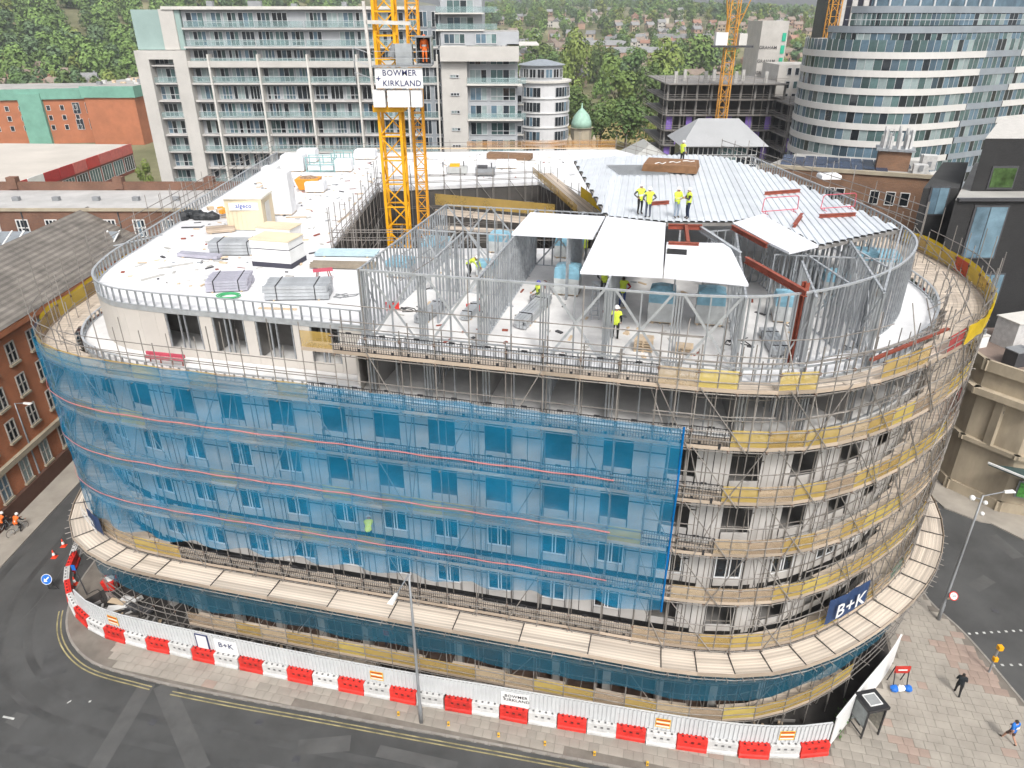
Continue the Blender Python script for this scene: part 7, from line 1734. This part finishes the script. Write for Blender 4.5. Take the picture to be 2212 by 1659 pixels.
# ---------------------------------------------------------------- hillside houses, far trees, woods
hrng = random.Random(21)
HW_ = [mat('house_brick', (.34, .22, .16), .85, 0, .15, .4, rnd=.2), mat('house_render', (.5, .47, .42), .8, 0, .08, .4, rnd=.12), mat('house_buff', (.38, .3, .21), .85, 0, .1, .4, rnd=.15)]; HR_ = [mat('house_roof_brown', (.23, .18, .145), .85, 0, .2, .5, rnd=.2), mat('house_roof_grey', (.22, .22, .22), .8, 0, .15, .5, rnd=.2), mat('house_roof_red', (.27, .15, .11), .85, 0, .15, .5, rnd=.15)]
hm = {}
for w in range(3):
    mb = MB().box(0, 0, -2, 8.4, 7.6, 7.4)
    for sx in (-2.3, 2.3):
        for z in (.8, 3.4): mb.box(sx, -3.82, z, 1.7, .08, 1.3, 0, 1)
    mb.box(0, -3.84, 0, 1.1, .08, 2.1, 0, 1); hm['w', w] = mb.mesh('wall', [HW_[w], gdark])
for w in range(3): hm['r', w] = MB().add([(-4.5, -4.2, 5.3), (4.5, -4.2, 5.3), (4.5, 4.2, 5.3), (-4.5, 4.2, 5.3), (-4.5, 0, 8.2), (4.5, 0, 8.2)], [(0, 1, 5, 4), (2, 3, 4, 5), (1, 2, 5), (3, 0, 4), (3, 2, 1, 0)]).box(3.2, .4, 7.4, .8, .8, 1.7).mesh('roof', HR_[w])
def frus(y, m=.78): return y * m + 20
LBL = {0: 'brick', 1: 'pale rendered', 2: 'buff brick'}; RBL = {0: 'brown roof', 1: 'grey roof', 2: 'red roof'}
nh = 0; used = []
for row in range(170):
    y = hrng.uniform(390, 1150); x0 = hrng.uniform(-.08, .42) * y * .93
    if row % 5 == 0: y = hrng.uniform(345, 425); x0 = -hrng.uniform(.5, .72) * y * .93
    elif y < 430: y += 60
    w, r = hrng.choice((0, 0, 1, 1, 2)), hrng.choice((0, 0, 0, 1, 1, 2)); a = hrng.uniform(-.4, .4) + hrng.choice((0, 0, 1.3)); n = hrng.randint(3, 6) if y < 800 else hrng.randint(2, 5)
    for k in range(n):
        x, yy = x0 + math.cos(a) * 9.4 * k, y + math.sin(a) * 9.4 * k
        if abs(x) > frus(yy) or any((x - p) ** 2 + (yy - q) ** 2 < 110 for p, q in used[-400:]) or nh >= 300: continue
        used.append((x, yy)); nh += 1; z = hz(x, yy); far_ = 'near the park' if yy < 560 else 'half way up the hill' if yy < 850 else 'near the hilltop'; sc_ = hrng.uniform(.92, 1.2); M = T(x, yy, z, a) @ Matrix.Diagonal((1, 1, sc_, 1))
        t = thing('hillside_house', 'small %s house with %s in the hillside streets %s' % (LBL[w], RBL[r], far_), 'house', (x, yy, z), '%s houses with %s %s' % (LBL[w], RBL[r], far_)); link('wall', hm['w', w], t, M); link('roof', hm['r', r], t, M)
for k, (x, y, w, d, h, lb) in enumerate(((95, 560, 60, 14, 9, 'long brick school block on the hillside with grey roof'), (70, 640, 44, 14, 8, 'long low brick block higher on the hillside'), (150, 700, 50, 14, 8, 'wide brick block with pale band at the upper right of the hillside'), (30, 480, 26, 12, 7, 'pale flat-roofed hall just beyond the park'))):
    t = thing('hillside_hall', lb, 'building', (x, y, hz(x, y))); z = hz(x, y); wallbox(t, rect(x - w / 2, y, x + w / 2, y + d), z - 3, z + h, HW_[(0, 0, 0, 1)[k]]); gable(t, x - w / 2, y, x + w / 2, y + d, z + h, 3.5, HR_[1], 'x', 0); wins(t, (x - w / 2, y), (x + w / 2, y), (z + 1, z + 4.6), int(w / 4), 2, 1.8, 1, pal=(gdark,))
nt_ = 0; masses = {0: [], 1: [], 2: [], 3: []}; cand = []
for k in range(1500):
    y = 345 + 2000 * hrng.random() ** 1.25; x = hrng.uniform(-.12, .44) * y * .93
    if k % 9 == 0: y = hrng.uniform(335, 440); x = -hrng.uniform(.48, .74) * y * .93
    elif k % 9 == 1: x = hrng.uniform(-.5, .5) * y; y += 500
    if -20 < x < 110 and y < 400: continue
    if y < 1000 and hrng.random() < .25: continue
    if any((x - p) ** 2 + (y - q) ** 2 < 60 for p, q in used): continue
    if x < -90 and y > 430: continue
    cand.append((y, x))
cand.sort()
for y, x in cand:
    h = hrng.uniform(8, 15) * (1.2 if y > 900 else 1); w = h * hrng.uniform(.75, 1.15); m = hrng.choice((0, 0, 1, 1, 2, 3)); z = hz(x, y)
    if nt_ < 290 and y < 1000 and hrng.random() < .75:
        nt_ += 1; tree('%s green hillside tree among the houses %s' % (('mid', 'dark', 'yellowish', 'bluish')[m], 'near the park' if y < 560 else 'half way up the hill' if y < 850 else 'near the hilltop'), x, y, z, h, w, far, m, 'hillside trees, ' + ('mid', 'dark', 'yellowish', 'bluish')[m])
    else: masses[m].append((x, y, z, h, w))
for k in range(1500):            # the wood on the left hill
    y = 440 + 1000 * hrng.random() ** 1.2; x = hrng.uniform(-frus(y) - 30, -75 - .12 * y)
    if x > -150 and y < 520: continue
    h = hrng.uniform(11, 19); masses[hrng.choice((0, 0, 0, 1, 1, 3, 0, 3, 2))].append((x, y, hz(x, y) - 1, h, h * hrng.uniform(.8, 1.1)))
for m, L in masses.items():
    mb = MB(); lib = [SRC[far[(i, m)].name][0] for i in range(3)]
    for x, y, z, h, w in L:
        s = lib[hrng.randrange(3)]; o = len(mb.v); ca, sa = math.cos(x), math.sin(x); st_p = 1 if y < 700 else 2
        for fi in range(0, len(s.f), st_p):
            f = s.f[fi]; b = len(mb.v); sc2 = 1.0 if st_p == 1 else 1.35
            c0 = [sum(s.v[i][j] for i in f) / 4 for j in range(3)]
            for i in f:
                v = [c0[j] + (s.v[i][j] - c0[j]) * sc2 for j in range(3)]; mb.v.append((x + (v[0] * ca - v[1] * sa) * w, y + (v[0] * sa + v[1] * ca) * w, z + h * .05 + v[2] * h))
            mb.f.append((b, b + 1, b + 2, b + 3)); mb.m.append(0)
    o = mb.build('woodland', LM[m]); tag(o, 'distant %s wood and treetops covering the hills' % ('mid green', 'dark green', 'yellowish', 'bluish')[m], 'woods', None, 'stuff')
# ---------------------------------------------------------------- small clutter on the decks
def bit(name, label, cat, c, parts):
    t = thing(name, label, cat, c)
    for n, mb, m in parts: mb.build(n, m, t)
grn = mat('green_hose', (.06, .33, .14), .6)
c = P(495, 642, Z7 + .02); mb = MB(); pts = [(c.x + (.5 + .06 * k / 6) * math.cos(k * .55), c.y + .5 * math.sin(k * .55), Z7 + .05 + .004 * k) for k in range(34)]; bit('hose_coil', 'coil of green hose beside the lilac steel bundle', 'hose', c, [('coil', mb.path(pts, .04, 5), grn)])
c = P(700, 606, Z7); bit('saw_bench', 'red saw bench right of the braced frame bundle', 'bench', c, [('top', MB().box(c.x, c.y, Z7 + .7, 1.3, .5, .1, .3), pinkred)] + [('leg', MB().beam((c.x + sx, c.y + sy, Z7), (c.x + sx * .7, c.y + sy * .6, Z7 + .7), .05, .05), redox) for sx in (-.5, .5) for sy in (-.3, .3)])
for lb, x, y, m in (('red fuel can on the top floor beside the first stud wall', 848, 668, red), ('small red tool case near the front of the second bay', 1022, 672, red), ('orange case on the floor of the round corner room', 1905, 640, orange)):
    c = P(x, y, Z7); bit('tool_case', lb, 'tool case', c, [('case', MB().box(c.x, c.y, Z7 + .012, .8, .4, .42, .2), m), ('handle', MB().box(c.x, c.y, Z7 + .43, .3, .06, .08, .2), darkgrey)])
lbs = ['lone plank lying left of the lilac bundle', 'lone plank lying across the deck by the cabin door', 'thin plank by the white wrapped column', 'plank offcut near the left parapet bend', 'pale board lying flat near the front parapet', 'long plank beside the crane opening', 'grey rail lying along the left parapet', 'short board in front of the tarpaulin heap', 'board lying on the deck behind the double crate', 'lone plank on the far deck behind the crane']
for k, (x, y, L, a, m) in enumerate(((380, 575, 2.4, .6, concrete), (505, 515, 2.0, -.3, ply), (640, 470, 1.8, .1, ply), (330, 600, 1.6, .9, concrete), (600, 668, 2.4, -.1, ply), (745, 470, 3.5, 1.45, toem), (300, 520, 4.0, .95, galv), (415, 492, 1.7, .1, darkgrey), (645, 520, 1.6, .2, ply), (905, 345, 3.6, .05, concrete))):
    c = P(x, y, Z7); tag(MB().box(0, 0, 0, L, .24, .06).build('loose_board', m, None, T(c.x, c.y, Z7 + .012, a)), lbs[k], 'board')
for k, (x, y, lb) in enumerate(((735, 345, 'black tangle of cable near the back white bales'), (885, 670, 'black cable loop on the first bay floor'), (1590, 740, 'black cable loop under the white panels right end'), (745, 640, 'grey cable loop beside the stud wall corner'))):
    c = P(x, y, Z7); q = random.Random(k); mb = MB(); pts = [(c.x + .9 * math.sin(j * .9 + k) * q.uniform(.4, 1), c.y + .6 * math.cos(j * 1.3) * q.uniform(.4, 1), Z7 + .04) for j in range(12)]; tag(mb.path(pts, .03, 5).build('loose_cable', blackmetal if k < 3 else steelgrey), lb, 'cable')
# offcuts, wrappers and dust trodden over the decks: too many to count
lt = MB(); q = random.Random(77)
for k in range(420):
    if k < 260: x, y = q.uniform(-27.5, -14.5), q.uniform(45, 92)
    elif k < 300: x, y = q.uniform(-13, 12), q.uniform(81, 97)
    else: p_ = loc(q.uniform(.5, 26), q.uniform(.6, 13)); x, y = p_.x, p_.y
    lt.box(x, y, Z7 + .013, q.uniform(.1, .7), q.uniform(.05, .22), q.uniform(.02, .09), q.uniform(0, 3.1), q.choice((0, 0, 1, 2, 2, 3, 4)))
tag(lt.build('deck_litter', [ply, darkgrey, concrete, galvd, redox]), 'scattered offcuts and litter over the roof decks', 'litter', None, 'stuff')
lt = MB()
for k in range(240):
    t_ = q.uniform(8, HP.L - 1); p_ = HP.off(t_, -q.uniform(.5, 2.6)); lt.box(p_.x, p_.y, .112, q.uniform(.1, 1.4), q.uniform(.05, .2), q.uniform(.03, .25), q.uniform(0, 3.1), q.choice((0, 1, 2, 3, 3)))
tag(lt.build('site_debris', [ply, conc_d, concrete, tubem]), 'debris of boards and tubes behind the hoarding', 'debris', None, 'stuff')
# step ladders and hop-up beside the workers
for lb, x, y, h in (('aluminium step platform under the hooded worker', 1303, 648, .95), ('aluminium step ladder in front of the second white panel', 1285, 690, 2.2)):
    c = P(x, y, Z7); t = thing('step_ladder', lb, 'ladder', c); w = .45 if h > 1 else .8
    for sx in (-1, 1): MB().beam((c.x + sx * w / 2, c.y - .1, Z7 + .012), (c.x + sx * w * .4, c.y + .25, Z7 + h - .06), .06, .04).build('stile', galv, t); MB().beam((c.x + sx * w / 2, c.y + .7, Z7 + .012), (c.x + sx * w * .4, c.y + .3, Z7 + h - .06), .05, .04).build('rear_leg', galv, t)
    for j in range(1, int(h / .28)): MB().beam((c.x - w * .45, c.y - .1 + .35 * j * .28 / h, Z7 + j * .28), (c.x + w * .45, c.y - .1 + .35 * j * .28 / h, Z7 + j * .28), .1, .03).build('tread', galv, t)
    MB().box(c.x, c.y + .27, Z7 + h - .05, w, .5, .05).build('top_plate', galv, t)
# ---------------------------------------------------------------- air between here and the hills
hb = MB().box(0, 1090, -8, 5100, 2800, 190); ho = link('haze', hb.mesh('haze', []), None); ho['kind'] = 'stuff'; ho['label'] = 'pale even summer haze over the whole town'; ho['category'] = 'haze'
hm_ = bpy.data.materials.new('haze'); hm_.use_nodes = True; tt_ = hm_.node_tree
for n in list(tt_.nodes): tt_.nodes.remove(n)
pv_ = tt_.nodes.new('ShaderNodeVolumePrincipled'); pv_.inputs['Color'].default_value = (.9, .94, 1, 1); pv_.inputs['Density'].default_value = .00022; pv_.inputs['Anisotropy'].default_value = .2
on_ = tt_.nodes.new('ShaderNodeOutputMaterial'); tt_.links.new(pv_.outputs[0], on_.inputs['Volume']); ho.data.materials.append(hm_)
cy.volume_bounces = 0
